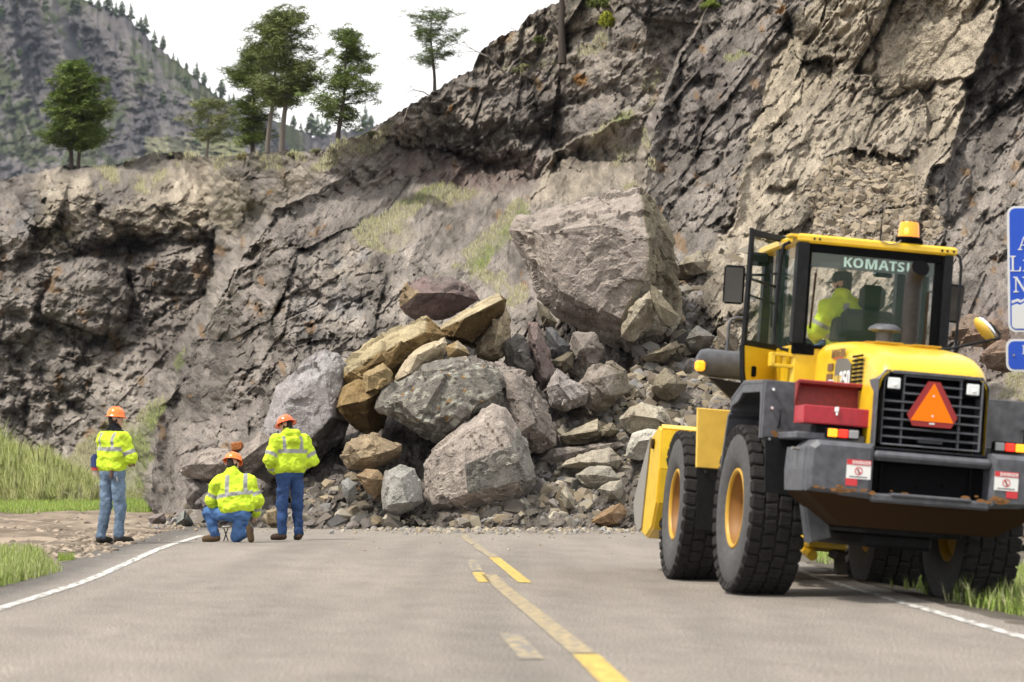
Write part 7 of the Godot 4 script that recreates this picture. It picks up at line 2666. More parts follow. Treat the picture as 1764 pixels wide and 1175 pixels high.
# j: joints in the figure's own axes (it faces -z): hip_l, knee_l, ankle_l, toe_l, ... shoulder_l, elbow_l, wrist_l, ... pelvis, neck, head (centre), look (direction of the face)
func person(label: String, root: Transform3D, j: Dictionary, look: Dictionary) -> Node3D:
	var o := thing("person", label, "person")
	o.transform = root
	var skin := Vector3(0.46, 0.27, 0.19)
	var lime := Vector3(0.50, 0.665, 0.045)
	var silver := Vector3(0.30, 0.30, 0.295)
	var jeans: Vector3 = look.get("jeans", Vector3(0.045, 0.085, 0.17))
	var pelvis: Vector3 = j.pelvis
	var neck: Vector3 = j.neck
	var spine := (neck - pelvis)
	var tall := spine.length()
	var up := spine / tall
	var across: Vector3 = ((j.shoulder_r as Vector3) - (j.shoulder_l as Vector3)).normalized()
	var fwd := up.cross(across).normalized()
	if fwd.dot(j.look) < 0.0: fwd = -fwd
	var bulk: float = look.get("bulk", 1.0)
	var cloth := noise(FastNoiseLite.TYPE_SIMPLEX, 5.5, 71 + int(root.origin.x * 10.0), 3)
	# the body: trunk, limbs, hands with five fingers, and the head, in one mesh
	var s := FleshNet.new()
	var body := [[pelvis, neck - up * 0.12, 0.10, 0.09], [neck - up * 0.12, neck, 0.08, 0.058], [neck, j.head, 0.058, 0.055]]
	for e in ["_l", "_r"]:
		body.append([j["hip" + e], j["knee" + e], 0.07, 0.05])
		body.append([j["knee" + e], j["ankle" + e], 0.05, 0.038])
		body.append([j["ankle" + e], j["toe" + e], 0.038, 0.03])
		body.append([neck - up * 0.06, j["shoulder" + e], 0.06, 0.055])
		body.append([j["shoulder" + e], j["elbow" + e], 0.048, 0.038])
		body.append([j["elbow" + e], j["wrist" + e], 0.038, 0.027])
	var skin_tint := plain_tint(skin)
	s.add(body, 0.02, 0.03, skin_tint)
	for e in ["_l", "_r"]:
		var wr: Vector3 = j["wrist" + e]
		var dirn := (wr - (j["elbow" + e] as Vector3)).normalized()
		var palm_in: Vector3 = (pelvis + up * 0.1 - wr)
		palm_in = (palm_in - dirn * palm_in.dot(dirn)).normalized()
		var side := dirn.cross(palm_in)
		var tip := wr + dirn * 0.09
		var hand := [[wr, tip + side * 0.022, 0.027, 0.021], [wr, tip - side * 0.022, 0.027, 0.021]]
		var thumb_side := side if side.dot(fwd) > 0.0 else -side
		for q in 4:
			var at := tip + thumb_side * (0.033 - 0.022 * q)
			var l: float = [0.034, 0.038, 0.036, 0.028][q]
			var m := at + dirn * l + palm_in * 0.012
			var z := m + dirn * l * 0.4 + palm_in * l * 0.7
			hand.append([at, m, 0.0105, 0.0095])
			hand.append([m, z, 0.0095, 0.008])
		var tb := wr + dirn * 0.03 + thumb_side * 0.03
		var tm := tb + dirn * 0.03 + thumb_side * 0.022 + palm_in * 0.012
		hand.append([tb, tm, 0.013, 0.011])
		hand.append([tm, tm + dirn * 0.026 + palm_in * 0.012, 0.011, 0.009])
		s.add(hand, 0.0055, 0.008, skin_tint)
	# head
	var hc: Vector3 = j.head
	var face: Vector3 = (j.look as Vector3).normalized()
	var hup := (up * 0.5 + Vector3.UP).normalized()
	hup = (hup - face * hup.dot(face)).normalized()
	var hs := face.cross(hup)
	var hp := func(f: float, u: float, r: float) -> Vector3: return hc + face * f + hup * u + hs * r
	var head := [[hp.call(-0.02, 0.03, 0), hp.call(0.02, 0.035, 0), 0.082, 0.078], [hp.call(0.02, -0.03, 0.02), hp.call(0.05, -0.075, 0.012), 0.052, 0.036], [hp.call(0.02, -0.03, -0.02), hp.call(0.05, -0.075, -0.012), 0.052, 0.036],
		[hp.call(0.085, 0.01, 0), hp.call(0.108, -0.022, 0), 0.011, 0.014], [hp.call(0.075, 0.025, -0.03), hp.call(0.075, 0.025, 0.03), 0.017, 0.017],
		[hp.call(0.078, -0.058, -0.018), hp.call(0.078, -0.058, 0.018), 0.012, 0.012], [hp.call(0.06, -0.095, 0), hp.call(0.06, -0.097, 0), 0.022, 0.022],
		[hp.call(-0.008, 0.012, 0.078), hp.call(-0.004, -0.028, 0.078), 0.013, 0.010], [hp.call(-0.008, 0.012, -0.078), hp.call(-0.004, -0.028, -0.078), 0.013, 0.010], [neck, hp.call(-0.02, -0.06, 0), 0.058, 0.055]]
	s.add(head, 0.008, 0.018, skin_tint)
	var sm := mat("skin", Color(1, 1, 1), 0.55, {"vertex": true})
	sm.albedo_color = Color(1, 1, 1)
	put("body", s.mesh(), sm, o)
	var ey := MB.new()
	for r in [-0.03, 0.03]:
		ey.ball(hp.call(0.083, 0.004, r), V(0.009, 0.007, 0.009), 10)
	put("eyes", ey.mesh(), mat("eye", Color(0.03, 0.025, 0.02), 0.2), o)
	var mo := MB.new()
	mo.tube([hp.call(0.086, -0.058, -0.02), hp.call(0.091, -0.057, 0), hp.call(0.086, -0.058, 0.02)], 0.004, 6)
	put("mouth", mo.mesh(), mat("lips", Color(0.3, 0.12, 0.1), 0.6), o)
	var hr := FleshNet.new()
	hr.add([[hp.call(-0.045, 0.02, 0), hp.call(-0.05, -0.035, 0), 0.066, 0.052], [hp.call(-0.01, 0.03, 0.045), hp.call(-0.02, -0.02, 0.062), 0.045, 0.022], [hp.call(-0.01, 0.03, -0.045), hp.call(-0.02, -0.02, -0.062), 0.045, 0.022]], 0.009, 0.02, plain_tint(look.get("hair", Vector3(0.035, 0.025, 0.02))))
	var cm := mat("cloth", Color(1, 1, 1), 0.9, {"vertex": true, "bump": 0.12, "bump_tex": "grain", "scale": 9.0, "world": false, "spec": 0.25})
	cm.albedo_color = Color(1, 1, 1)
	put("hair", hr.mesh(), cm, o)
	# hard hat or cap
	var hat := MB.new()
	var brim: float = look.get("brim", 0.03)
	var hat_at: Vector3 = hp.call(-0.005, 0.048, 0)
	if look.has("cap"):
		hat.lathe([Vector2(0.098, -0.01), Vector2(0.098, 0.03), Vector2(0.085, 0.068), Vector2(0.05, 0.088), Vector2(0, 0.092)], hat_at, hup, 24)
		hat.box(hat_at + face * 0.13 - hup * 0.002, V(0.14, 0.008, 0.09), 0.003, Basis(hs, hup, -face))
		put("cap", hat.mesh(), mats.seat_cloth, o)
	else:
		var shape := [Vector2(0.126 + brim, -0.012), Vector2(0.126 + brim, -0.006), Vector2(0.122, 0.004), Vector2(0.121, 0.03), Vector2(0.112, 0.066), Vector2(0.088, 0.098), Vector2(0.05, 0.117), Vector2(0, 0.122)]
		var tip := hup
		if look.has("hat_tilt"): tip = (hup + face * look.hat_tilt).normalized()
		hat.lathe(shape, hat_at, tip, 30, 0.4)
		# a ridge over the crown and a peak at the front
		hat.tube([hat_at + face * 0.09 + hup * 0.088, hat_at + face * 0.045 + hup * 0.119, hat_at + hup * 0.126, hat_at - face * 0.045 + hup * 0.119, hat_at - face * 0.09 + hup * 0.088], 0.012, 8)
		if brim < 0.02:
			for q in 12:
				var a0 := -1.0 + 2.0 * q / 12.0
				var a1 := -1.0 + 2.0 * (q + 1) / 12.0
				var f := func(a: float, r: float) -> Vector3: return hat_at + (face * cos(a) + hs * sin(a)) * r - hup * (0.004 + maxf(0.0, r - 0.12) * 0.25)
				var r0 := 0.12 + 0.055 * cos(a0 * 1.5)
				var r1 := 0.12 + 0.055 * cos(a1 * 1.5)
				hat.quad(f.call(a0, 0.115), f.call(a1, 0.115), f.call(a1, r1), f.call(a0, r0), hat_at - hup)
		put("hard_hat", hat.mesh(), mat("hat_" + look.get("hat", "orange"), Color(0.95, 0.17, 0.012) if look.get("hat", "orange") == "orange" else Color(0.92, 0.13, 0.03), 0.3, {"coat": 0.3}), o)
	# jacket
	var jk := FleshNet.new()
	var hem: float = look.get("hem", 0.05)
	var low := pelvis + up * hem
	var w := 0.105 * bulk
	var chest := [[low - across * w + up * 0.02, neck - across * w * 1.05 - up * 0.14, 0.132 * bulk, 0.125 * bulk], [low + across * w + up * 0.02, neck + across * w * 1.05 - up * 0.14, 0.132 * bulk, 0.125 * bulk],
		[low + fwd * 0.02 + up * 0.03, neck - up * 0.16, 0.16 * bulk, 0.13 * bulk], [neck - up * 0.10 - across * 0.06, neck + up * 0.0, 0.085, 0.078], [neck - up * 0.10 + across * 0.06, neck + up * 0.0, 0.085, 0.078], [neck, neck + up * 0.05 + fwd * 0.012, 0.08, 0.078]]
	for e in ["_l", "_r"]:
		var sh: Vector3 = j["shoulder" + e]
		var el: Vector3 = j["elbow" + e]
		var wr: Vector3 = j["wrist" + e]
		chest.append([neck - up * 0.035, sh, 0.075, 0.085])
		chest.append([neck - up * 0.12, sh - up * 0.03, 0.10, 0.09])
		chest.append([sh, el, 0.088 * bulk, 0.075 * bulk])
		chest.append([el, wr, 0.076 * bulk, 0.062])
		chest.append([wr, wr + (wr - el).normalized() * 0.02, 0.056, 0.05])
	if look.has("hood"):
		chest.append([neck - fwd * 0.09 - across * 0.075 + up * 0.035, neck - fwd * 0.09 + across * 0.075 + up * 0.035, 0.05, 0.05])
		chest.append([neck - fwd * 0.13 - up * 0.075 - across * 0.05, neck - fwd * 0.13 - up * 0.075 + across * 0.05, 0.055, 0.055])
		chest.append([neck + across * 0.09 - fwd * 0.05, neck + across * 0.075 + fwd * 0.05 - up * 0.03, 0.04, 0.03])
		chest.append([neck - across * 0.09 - fwd * 0.05, neck - across * 0.075 + fwd * 0.05 - up * 0.03, 0.04, 0.03])
	var band_at: float = look.get("band", 0.23)
	var tint := func(p: Vector3) -> Color:
		var best := 1e9
		var along_ := 0.0
		var upper := true
		for e in ["_l", "_r"]:
			for q in 2:
				var a: Vector3 = j[("shoulder" if q == 0 else "elbow") + e]
				var b: Vector3 = j[("elbow" if q == 0 else "wrist") + e]
				var t := clampf((p - a).dot(b - a) / (b - a).length_squared(), 0.0, 1.0)
				var d := p.distance_to(a.lerp(b, t))
				if d < best:
					best = d
					along_ = t
					upper = q == 0
		var h := (p - pelvis).dot(up)
		var lat := (p - pelvis).dot(across)
		var c := lime
		if best < 0.10 and (absf(lat) > 0.215 * bulk or h < hem or (p - pelvis).dot(fwd) > 0.17):
			if (upper and along_ > 0.62 and along_ < 0.80) or (not upper and along_ > 0.5 and along_ < 0.70):
				c = silver
		else:
			if h > band_at and h < band_at + 0.055: c = silver
			elif h > band_at and h < tall + 0.01 and absf(absf(lat - look.get("strap_shift", 0.0)) - 0.125) < 0.027 and h < tall - 0.02: c = silver
			elif h < hem - 0.085: c = Vector3(0.012, 0.012, 0.014)
			if look.has("hood") and absf(lat) < 0.105 and (p - neck).dot(fwd) < -0.03 and h > tall - 0.145: c = lime if (h < tall + 0.055 or (p - neck).dot(fwd) < -0.10) else Vector3(0.04, 0.045, 0.05)
			if look.has("dark_collar") and h > tall + 0.0: c = Vector3(0.014, 0.014, 0.016)
		c *= 0.93 + 0.25 * cloth.get_noise_3dv(p * 0.8)
		return Color(c.x, c.y, c.z)
	jk.add(chest, 0.0095, 0.045, tint, cloth, 0.024)
	put("jacket", jk.mesh(), cm, o)
	# trousers
	var tr := FleshNet.new()
	var legs := [[(j.hip_l as Vector3) + up * 0.02, (j.hip_r as Vector3) + up * 0.02, 0.10, 0.10], [pelvis, pelvis + up * 0.03, 0.105, 0.10]]
	for e in ["_l", "_r"]:
		var kn: Vector3 = j["knee" + e]
		var an: Vector3 = j["ankle" + e]
		legs.append([j["hip" + e], kn, 0.104, 0.078])
		legs.append([kn, an.lerp(kn, 0.04), 0.078, 0.066])
	var jt := func(p: Vector3) -> Color:
		var k := 1.0 + 0.5 * cloth.get_noise_3dv(p * 0.7 + Vector3(5, 1, 2))
		var fade := 0.0
		for e in ["_l", "_r"]:
			fade = maxf(fade, exp(-pow(p.distance_to((j["hip" + e] as Vector3).lerp(j["knee" + e], 0.5)) / 0.16, 2.0)))
		var c := jeans * k
		c = c.lerp(jeans * 2.1 + Vector3(0.01, 0.01, 0.01), fade * look.get("faded", 0.4))
		return Color(c.x, c.y, c.z)
	tr.add(legs, 0.011, 0.035, jt, cloth, 0.02)
	put("trousers", tr.mesh(), cm, o)
	for e in ["_l", "_r"]:
		var an: Vector3 = j["ankle" + e]
		var to: Vector3 = j["toe" + e]
		var bt := FleshNet.new()
		var d := (to - an)
		var sole: Vector3 = look.get("sole" + e, Vector3.DOWN)
		var heel := an - Vector3(d.x, 0, d.z).normalized() * 0.035 if not look.has("sole" + e) else an + Vector3(0, 0.04, 0)
		bt.add([[an - sole * 0.06, an, 0.052, 0.05], [an + sole * 0.02, to, 0.05, 0.042], [heel + sole * 0.035, to + sole * 0.01, 0.042, 0.04]], 0.0095, 0.02, plain_tint(look.get("boot", Vector3(0.03, 0.024, 0.02))))
		put("boot", bt.mesh(), cm, o)
	if look.has("belt"):
		var bm := MB.new()
		bm.box(pelvis + across * 0.12 - fwd * 0.11 - up * 0.04, V(0.05, 0.11, 0.035), 0.008)
		put("belt_pouch", bm.mesh(), mat("leather", Color(0.07, 0.03, 0.018), 0.6), o)
		bm = MB.new()
		bm.box(pelvis + across * 0.19 - fwd * 0.07 - up * 0.10, V(0.02, 0.07, 0.012), 0.003, Basis(V(0, 0, 1), 0.3))
		put("keys", bm.mesh(), mats.worn_steel, o)
	return o


func stand_at(px: float, py: float, turn: float) -> Transform3D:
	return Transform3D(Basis(Vector3.UP, deg_to_rad(turn)), on_ground(px, py))


func people() -> void:
	# standing, arms crossed, seen from behind his left shoulder, facing right and away
	person("worker in faded jeans standing with arms crossed at the left road edge, facing right", stand_at(194, 937, -42), {
		"pelvis": V(-0.01, 0.97, 0.02), "neck": V(0.0, 1.51, 0.0), "head": V(0.01, 1.665, -0.03), "look": V(0.22, -0.08, -1),
		"hip_l": V(-0.095, 0.93, 0.02), "knee_l": V(-0.11, 0.50, 0.03), "ankle_l": V(-0.13, 0.09, 0.10), "toe_l": V(-0.15, 0.045, -0.07),
		"hip_r": V(0.095, 0.93, 0.0), "knee_r": V(0.09, 0.50, -0.05), "ankle_r": V(0.10, 0.09, -0.02), "toe_r": V(0.13, 0.045, -0.20),
		"shoulder_l": V(-0.19, 1.42, 0.01), "elbow_l": V(-0.28, 1.14, -0.06), "wrist_l": V(-0.03, 1.10, -0.24),
		"shoulder_r": V(0.19, 1.42, -0.01), "elbow_r": V(0.28, 1.14, -0.08), "wrist_r": V(0.02, 1.15, -0.27)},
		{"jeans": Vector3(0.10, 0.14, 0.20), "faded": 0.6, "brim": 0.012, "dark_collar": true, "belt": true, "hem": 0.07, "band": 0.27, "boot": Vector3(0.035, 0.03, 0.027), "bulk": 0.97})
	# standing, hands in front, looking down to the left
	person("worker in a hooded lime jacket and dark jeans standing and looking down, hands in front", stand_at(499, 931, 26), {
		"pelvis": V(0.0, 0.96, 0.0), "neck": V(0.0, 1.48, -0.02), "head": V(-0.02, 1.60, -0.10), "look": V(-0.38, -0.45, -1),
		"hip_l": V(-0.095, 0.92, 0.0), "knee_l": V(-0.11, 0.50, -0.02), "ankle_l": V(-0.12, 0.09, 0.02), "toe_l": V(-0.19, 0.045, -0.14),
		"hip_r": V(0.095, 0.92, 0.0), "knee_r": V(0.11, 0.50, 0.0), "ankle_r": V(0.12, 0.09, 0.05), "toe_r": V(0.15, 0.045, -0.12),
		"shoulder_l": V(-0.20, 1.40, 0.0), "elbow_l": V(-0.33, 1.13, 0.03), "wrist_l": V(-0.20, 1.0, -0.16),
		"shoulder_r": V(0.20, 1.40, 0.0), "elbow_r": V(0.33, 1.13, 0.02), "wrist_r": V(0.20, 1.0, -0.16)},
		{"jeans": Vector3(0.028, 0.055, 0.14), "faded": 0.25, "hood": true, "hat": "red_orange", "brim": 0.035, "hem": 0.06, "band": 0.26, "bulk": 1.04, "boot": Vector3(0.045, 0.03, 0.022)})
	# kneeling on the right knee
	person("worker kneeling on one knee in a lime jacket, seen from behind", stand_at(400, 935, 0), {
		"pelvis": V(0.07, 0.40, 0.04), "neck": V(0.0, 0.93, -0.06), "head": V(-0.01, 1.065, -0.11), "look": V(0.45, -0.35, -1),
		"hip_l": V(-0.03, 0.39, 0.02), "knee_l": V(-0.35, 0.41, -0.22), "ankle_l": V(-0.25, 0.09, -0.18), "toe_l": V(-0.40, 0.045, -0.26),
		"hip_r": V(0.15, 0.38, 0.05), "knee_r": V(0.04, 0.075, -0.14), "ankle_r": V(0.24, 0.17, 0.06), "toe_r": V(0.265, 0.05, 0.08),
		"shoulder_l": V(-0.20, 0.82, -0.04), "elbow_l": V(-0.30, 0.57, -0.08), "wrist_l": V(-0.22, 0.46, -0.22),
		"shoulder_r": V(0.22, 0.83, -0.03), "elbow_r": V(0.34, 0.58, 0.0), "wrist_r": V(0.31, 0.40, -0.12)},
		{"jeans": Vector3(0.055, 0.115, 0.26), "faded": 0.5, "brim": 0.014, "hem": 0.08, "band": 0.22, "bulk": 1.03, "boot": Vector3(0.085, 0.055, 0.035), "sole_r": V(0, 0, 1), "hat_tilt": 0.12})
	# the loader's driver
	person("driver in a lime jacket and black cap seated in the loader cab, leaning left", loader.transform, {
		"pelvis": V(0.02, 2.30, -0.92), "neck": V(-0.11, 2.76, -0.86), "head": V(-0.115, 2.90, -0.90), "look": V(-0.4, -0.08, -1),
		"hip_l": V(-0.08, 2.28, -0.95), "knee_l": V(-0.16, 2.32, -1.35), "ankle_l": V(-0.2, 1.98, -1.45), "toe_l": V(-0.2, 1.93, -1.58),
		"hip_r": V(0.12, 2.28, -0.95), "knee_r": V(0.16, 2.32, -1.35), "ankle_r": V(0.15, 1.98, -1.45), "toe_r": V(0.15, 1.93, -1.58),
		"shoulder_l": V(-0.25, 2.66, -0.82), "elbow_l": V(-0.34, 2.46, -0.86), "wrist_l": V(-0.28, 2.42, -1.12),
		"shoulder_r": V(0.08, 2.68, -0.88), "elbow_r": V(0.25, 2.5, -0.97), "wrist_r": V(0.12, 2.52, -1.2)},
		{"cap": true, "hem": 0.03, "band": 0.16})
	# odds and ends
	var st := thing("folding_stool", "small grey-topped folding stool on thin black legs under the kneeling worker", "stool", on_ground(389, 933))
	var b := MB.new()
	b.box(V(0, 0.20, -0.02), V(0.11, 0.03, 0.12), 0.008, Basis(V(0, 0, 1), 0.1))
	put("seat", b.mesh(), mats.worn_steel, st)
	for s in [-1.0, 1.0]:
		b = MB.new()
		b.tube([V(0.03 * s, 0.19, 0), V(-0.03 * s, 0.0, 0.03 * s)], 0.008, 6)
		put("leg", b.mesh(), mats.black, st)
	var p := on_ground(166, 850)
	var mp := thing("marker_post", "pale post with blue and red top, half hidden behind the worker with crossed arms", "marker post", p)
	b = MB.new()
	b.tube([V(0, 0, 0), V(0, 0.80, 0)], 0.16, 12)
	put("post", b.mesh(), mat("pale_pink", Color(0.42, 0.33, 0.29), 0.8), mp)
	b = MB.new()
	b.tube([V(0, 0.80, 0), V(0, 0.90, 0)], 0.19, 12)
	put("red_band", b.mesh(), mats.danger_red, mp)
	b = MB.new()
	b.tube([V(0, 0.90, 0), V(0, 1.22, 0), V(0.0, 1.36, 0)], [0.21, 0.21, 0.12], 12)
	put("blue_top", b.mesh(), mat("blue_wrap", Color(0.02, 0.035, 0.13), 0.8), mp)
	p = on_ground(122, 846)
	var dp := thing("delineator_post", "thin grey delineator post standing beside the willow bush", "marker post", p)
	b = MB.new()
	b.tube([V(0, 0, 0), V(0, 1.0, 0)], 0.05, 8)
	put("post", b.mesh(), mats.worn_steel, dp)
	b = MB.new()
	b.box(V(0, 0.92, 0.05), V(0.09, 0.16, 0.012), 0.003)
	put("reflector", b.mesh(), mats.lamp_glass_grey, dp)


# ---------------------------------------------------------------- trees and plants
func sprig(sd: int, blades: int, wide: float, flat := 0.6) -> ArrayMesh:
	# a tuft of needles half a metre across
	var r := RandomNumberGenerator.new()
	r.seed = sd
	var m := MB.new()
	for k in blades:
		var d := Vector3(r.randfn(), r.randfn() * flat + 0.25, r.randfn()).normalized()
		var s := d.cross(Vector3(r.randfn(), r.randfn(), r.randfn())).normalized() * wide
		var p := Vector3(r.randf_range(-1, 1), r.randf_range(-1, 1) * flat, r.randf_range(-1, 1)) * 0.22
		var n := (d * 0.6 + Vector3(0, 0.6, 0)).normalized()
		m.trin(p - s, p + s, p + d * r.randf_range(0.22, 0.42), n, n, n)
	return m.mesh()


var needle_meshes := []

func leaf_mat(called: String, c: Vector3) -> StandardMaterial3D:
	var m := mat(called, Color(1, 1, 1), 0.75, {"vertex": true, "spec": 0.2, "backlight": Color(c.x, c.y, c.z) * 1.2})
	m.albedo_color = Color(1, 1, 1)
	return m


func scatter(called: String, mesh: Mesh, xs: Array, cs: Array, m: Material, parent: Node) -> MultiMeshInstance3D:
	var mm := MultiMesh.new()
	mm.transform_format = MultiMesh.TRANSFORM_3D
	mm.use_colors = true
	mm.mesh = mesh
	mm.instance_count = xs.size()
	for i in xs.size():
		mm.set_instance_transform(i, xs[i])
		mm.set_instance_color(i, cs[i])
	var o := MultiMeshInstance3D.new()
	o.name = called if parent else numbered(called)
	o.multimesh = mm
	o.material_override = m
	if parent: parent.add_child(o, true)
	else: add_child(o)
	return o


# the same as scatter, but joined into one mesh
func bake(called: String, mesh: Mesh, xs: Array, cs: Array, m: Material, parent: Node) -> void:
	var a := mesh.surface_get_arrays(0)
	var v0: PackedVector3Array = a[Mesh.ARRAY_VERTEX]
	var n0: PackedVector3Array = a[Mesh.ARRAY_NORMAL]
	var v := PackedVector3Array()
	var n := PackedVector3Array()
	var c := PackedColorArray()
	var one := PackedColorArray()
	one.resize(v0.size())
	for i in xs.size():
		var t: Transform3D = xs[i]
		v.append_array(t * v0)
		n.append_array(Transform3D(t.basis.orthonormalized(), Vector3.ZERO) * n0)
		one.fill(cs[i])
		c.append_array(one)
	a = []
	a.resize(Mesh.ARRAY_MAX)
	a[Mesh.ARRAY_VERTEX] = v
	a[Mesh.ARRAY_NORMAL] = n
	a[Mesh.ARRAY_COLOR] = c
	var o := ArrayMesh.new()
	o.add_surface_from_arrays(Mesh.PRIMITIVE_TRIANGLES, a)
	put(called, o, m, parent)


# a pine seen at (px, py) on the skyline; top: where its tip shows; wide: half width of the crown in px; bare: share of the trunk below the crown
func pine(label: String, px: float, py: float, lean: float, top: float, wide: float, bare: float, look := {}) -> void:
	var d: float = look.get("d", 0.0)
	if d == 0.0: d = hillside_distance(px, along(SKYLINE, px) + 4.0) + 2.0
	var k := d / FOCAL
	var base := spot(px, py + 4.0, d)
	var h := (py + 4.0 - top) * k
	var w := wide * k
	var o := thing("pine_tree", label, "tree", base, "")
	var r := RandomNumberGenerator.new()
	r.seed = int(px * 3.0 + top)
	var trunk := MB.new()
	var pts := []
	var rad := []
	var tr: float = look.get("trunk", 0.022) * h
	for i in 13:
		var t := i / 12.0
		pts.append(Vector3(lean * k * t + 0.012 * h * sin(t * 7.0 + px), h * t - (0.4 if i == 0 else 0.0), 0.012 * h * sin(t * 5.0)))
		rad.append(tr * (1.05 - 0.88 * t) * (1.25 if i == 0 else 1.0))
	trunk.tube(pts, rad, 9, false)
	var at := func(t: float) -> Vector3:
		var f := clampf(t, 0.0, 0.999) * 12.0
		return (pts[int(f)] as Vector3).lerp(pts[int(f) + 1], f - int(f))
	var xs := []
	var cs := []
	var green: Vector3 = look.get("green", Vector3(0.13, 0.165, 0.062))
	var limbs: int = look.get("limbs", 46)
	var size: float = look.get("clump", 0.075) * h
	for i in limbs:
		if r.randf() < 0.10: continue
		var t := bare + (1.0 - bare) * (i + r.randf()) / limbs
		var u := (t - bare) / (1.0 - bare)
		var prof: float = look.get("profile", 0.0)
		# widest at a third of the crown, round at the tip
		var reach := w * (pow(sin(clampf((u * 0.82 + 0.16) * PI, 0.0, PI)), 0.7) if prof == 0.0 else lerpf(1.0 - u * 0.88, pow(sin(clampf((u * 0.82 + 0.16) * PI, 0.0, PI)), 0.7), 1.0 - prof)) * (r.randf_range(0.45, 1.2) if i % 4 else 1.25)
		var a := r.randf() * TAU
		var dirn := Vector3(cos(a), r.randf_range(-0.05, 0.35) + 0.5 * u * u, sin(a))
		var p0: Vector3 = at.call(t - 0.02)
		var p1 := p0 + dirn * reach * 0.55 - Vector3(0, 0.03 * reach, 0)
		var p2 := p0 + dirn * reach + Vector3(0, 0.10 * reach, 0)
		trunk.tube([p0, p1, p2], [tr * 0.30 * (1.1 - u), tr * 0.2 * (1.1 - u), tr * 0.06], 5, false)
		if r.randf() < look.get("dead", 0.06): continue
		var clumps := int(look.get("dense", 8) * 1.6 * clampf(reach / w + 0.35, 0.4, 1.3))
		for q in clumps:
			var g := r.randf_range(0.4, 1.1)
			var p := p0.lerp(p1, g * 2.0) if g < 0.5 else p1.lerp(p2, g * 2.0 - 1.0)
			p += Vector3(r.randfn(), r.randfn() * 0.35, r.randfn()) * size * 0.72
			var s := size * r.randf_range(0.8, 1.5)
			xs.append(Transform3D(Basis.from_euler(Vector3(r.randf_range(-.3, .3), r.randf() * TAU, r.randf_range(-.3, .3))).scaled(Vector3(s, s * 0.75, s) * 2.0), p))
			var v := r.randf_range(0.75, 1.6)
			var c := green * v
			c = c.lerp(Vector3(0.24, 0.235, 0.09), 0.3 * r.randf())
			cs.append(Color(c.x, c.y, c.z))
	put("trunk", trunk.mesh(), mat("bark_" + look.get("bark", "brown"), Color(0.105, 0.083, 0.07) if look.get("bark", "brown") == "brown" else Color(0.24, 0.205, 0.18), 0.95, {"tex": "grain", "scale": 1.5}), o)
	bake("crown", needle_meshes[r.randi() % 3], xs, cs, leaf_mat("needles", green), o)


func twig(m: MB, p: Vector3, d: Vector3, l: float, rad: float, depth: int, r: RandomNumberGenerator) -> void:
	var mid := p + d * l * 0.5 + Vector3(r.randfn(), r.randfn(), r.randfn()) * l * 0.06
	var e := p + d * l + Vector3(r.randfn(), r.randfn(), r.randfn()) * l * 0.1
	m.tube([p, mid, e], [rad, rad * 0.8, rad * 0.55], 5, false)
	if depth <= 0: return
	for k in 2 + r.randi() % 2:
		var nd := (d + Vector3(r.randfn(), r.randfn() * 0.7 + 0.15, r.randfn()) * 0.6).normalized()
		twig(m, mid.lerp(e, r.randf()), nd, l * r.randf_range(0.5, 0.8), rad * 0.55, depth - 1, r)


# a rounded bush of leafy tufts
func bush(label: String, called: String, category: String, at: Vector3, size: Vector3, count: int, green: Vector3, mesh: Mesh, tuft: float, group := "") -> void:
	var near := clampf(-at.z / 160.0, 0.3, 1.0)
	size *= near
	tuft *= near
	var o := thing(called, label, category, at, group)
	var r := RandomNumberGenerator.new()
	r.seed = int(at.x * 31.0 + at.z * 7.0) + count
	var xs := []
	var cs := []
	for k in count:
		var p := Vector3(r.randfn(), absf(r.randfn()), r.randfn()).normalized() * pow(r.randf(), 0.4)
		var s := tuft * r.randf_range(0.7, 1.3)
		xs.append(Transform3D(Basis(Vector3.UP, r.randf() * TAU).scaled(Vector3(s, s, s)), p * size))
		var c := green * r.randf_range(0.6, 1.35)
		cs.append(Color(c.x, c.y, c.z))
	bake("foliage", mesh, xs, cs, leaf_mat("bush_leaves", green), o)
	var st := MB.new()
	for k in 9:
		var a := r.randf() * TAU
		st.tube([Vector3(0, -0.1, 0), Vector3(cos(a) * size.x * 0.3, size.y * 0.45, sin(a) * size.z * 0.3), Vector3(cos(a) * size.x * 0.6, size.y * 0.85, sin(a) * size.z * 0.6)], [0.03, 0.02, 0.008], 5, false)
	put("stem", st.mesh(), mats.bark_brown, o)


func blade_tuft(sd: int, blades: int, spread: float, wide: float, droop := 0.35) -> ArrayMesh:
	# a tuft of grass one metre tall
	var r := RandomNumberGenerator.new()
	r.seed = sd
	var m := MB.new()
	for k in blades:
		var a := r.randf() * TAU
		var d := Vector3(cos(a), 0, sin(a))
		var s := Vector3(-d.z, 0, d.x) * wide
		var p := Vector3(r.randf_range(-1, 1), 0, r.randf_range(-1, 1)) * spread
		var h := r.randf_range(0.55, 1.0)
		var lean := r.randf_range(0.05, droop)
		var q := p + Vector3(0, h * 0.6, 0) + d * lean * 0.35 * h
		var t := p + Vector3(0, h, 0) + d * lean * h
		var n := (Vector3.UP * 0.7 + d * 0.4).normalized()
		m.trin(p - s, p + s, q + s * 0.7, n, n, n)
		m.trin(p - s, q + s * 0.7, q - s * 0.7, n, n, n)
		m.trin(q - s * 0.7, q + s * 0.7, t, n, n, n)
	return m.mesh()


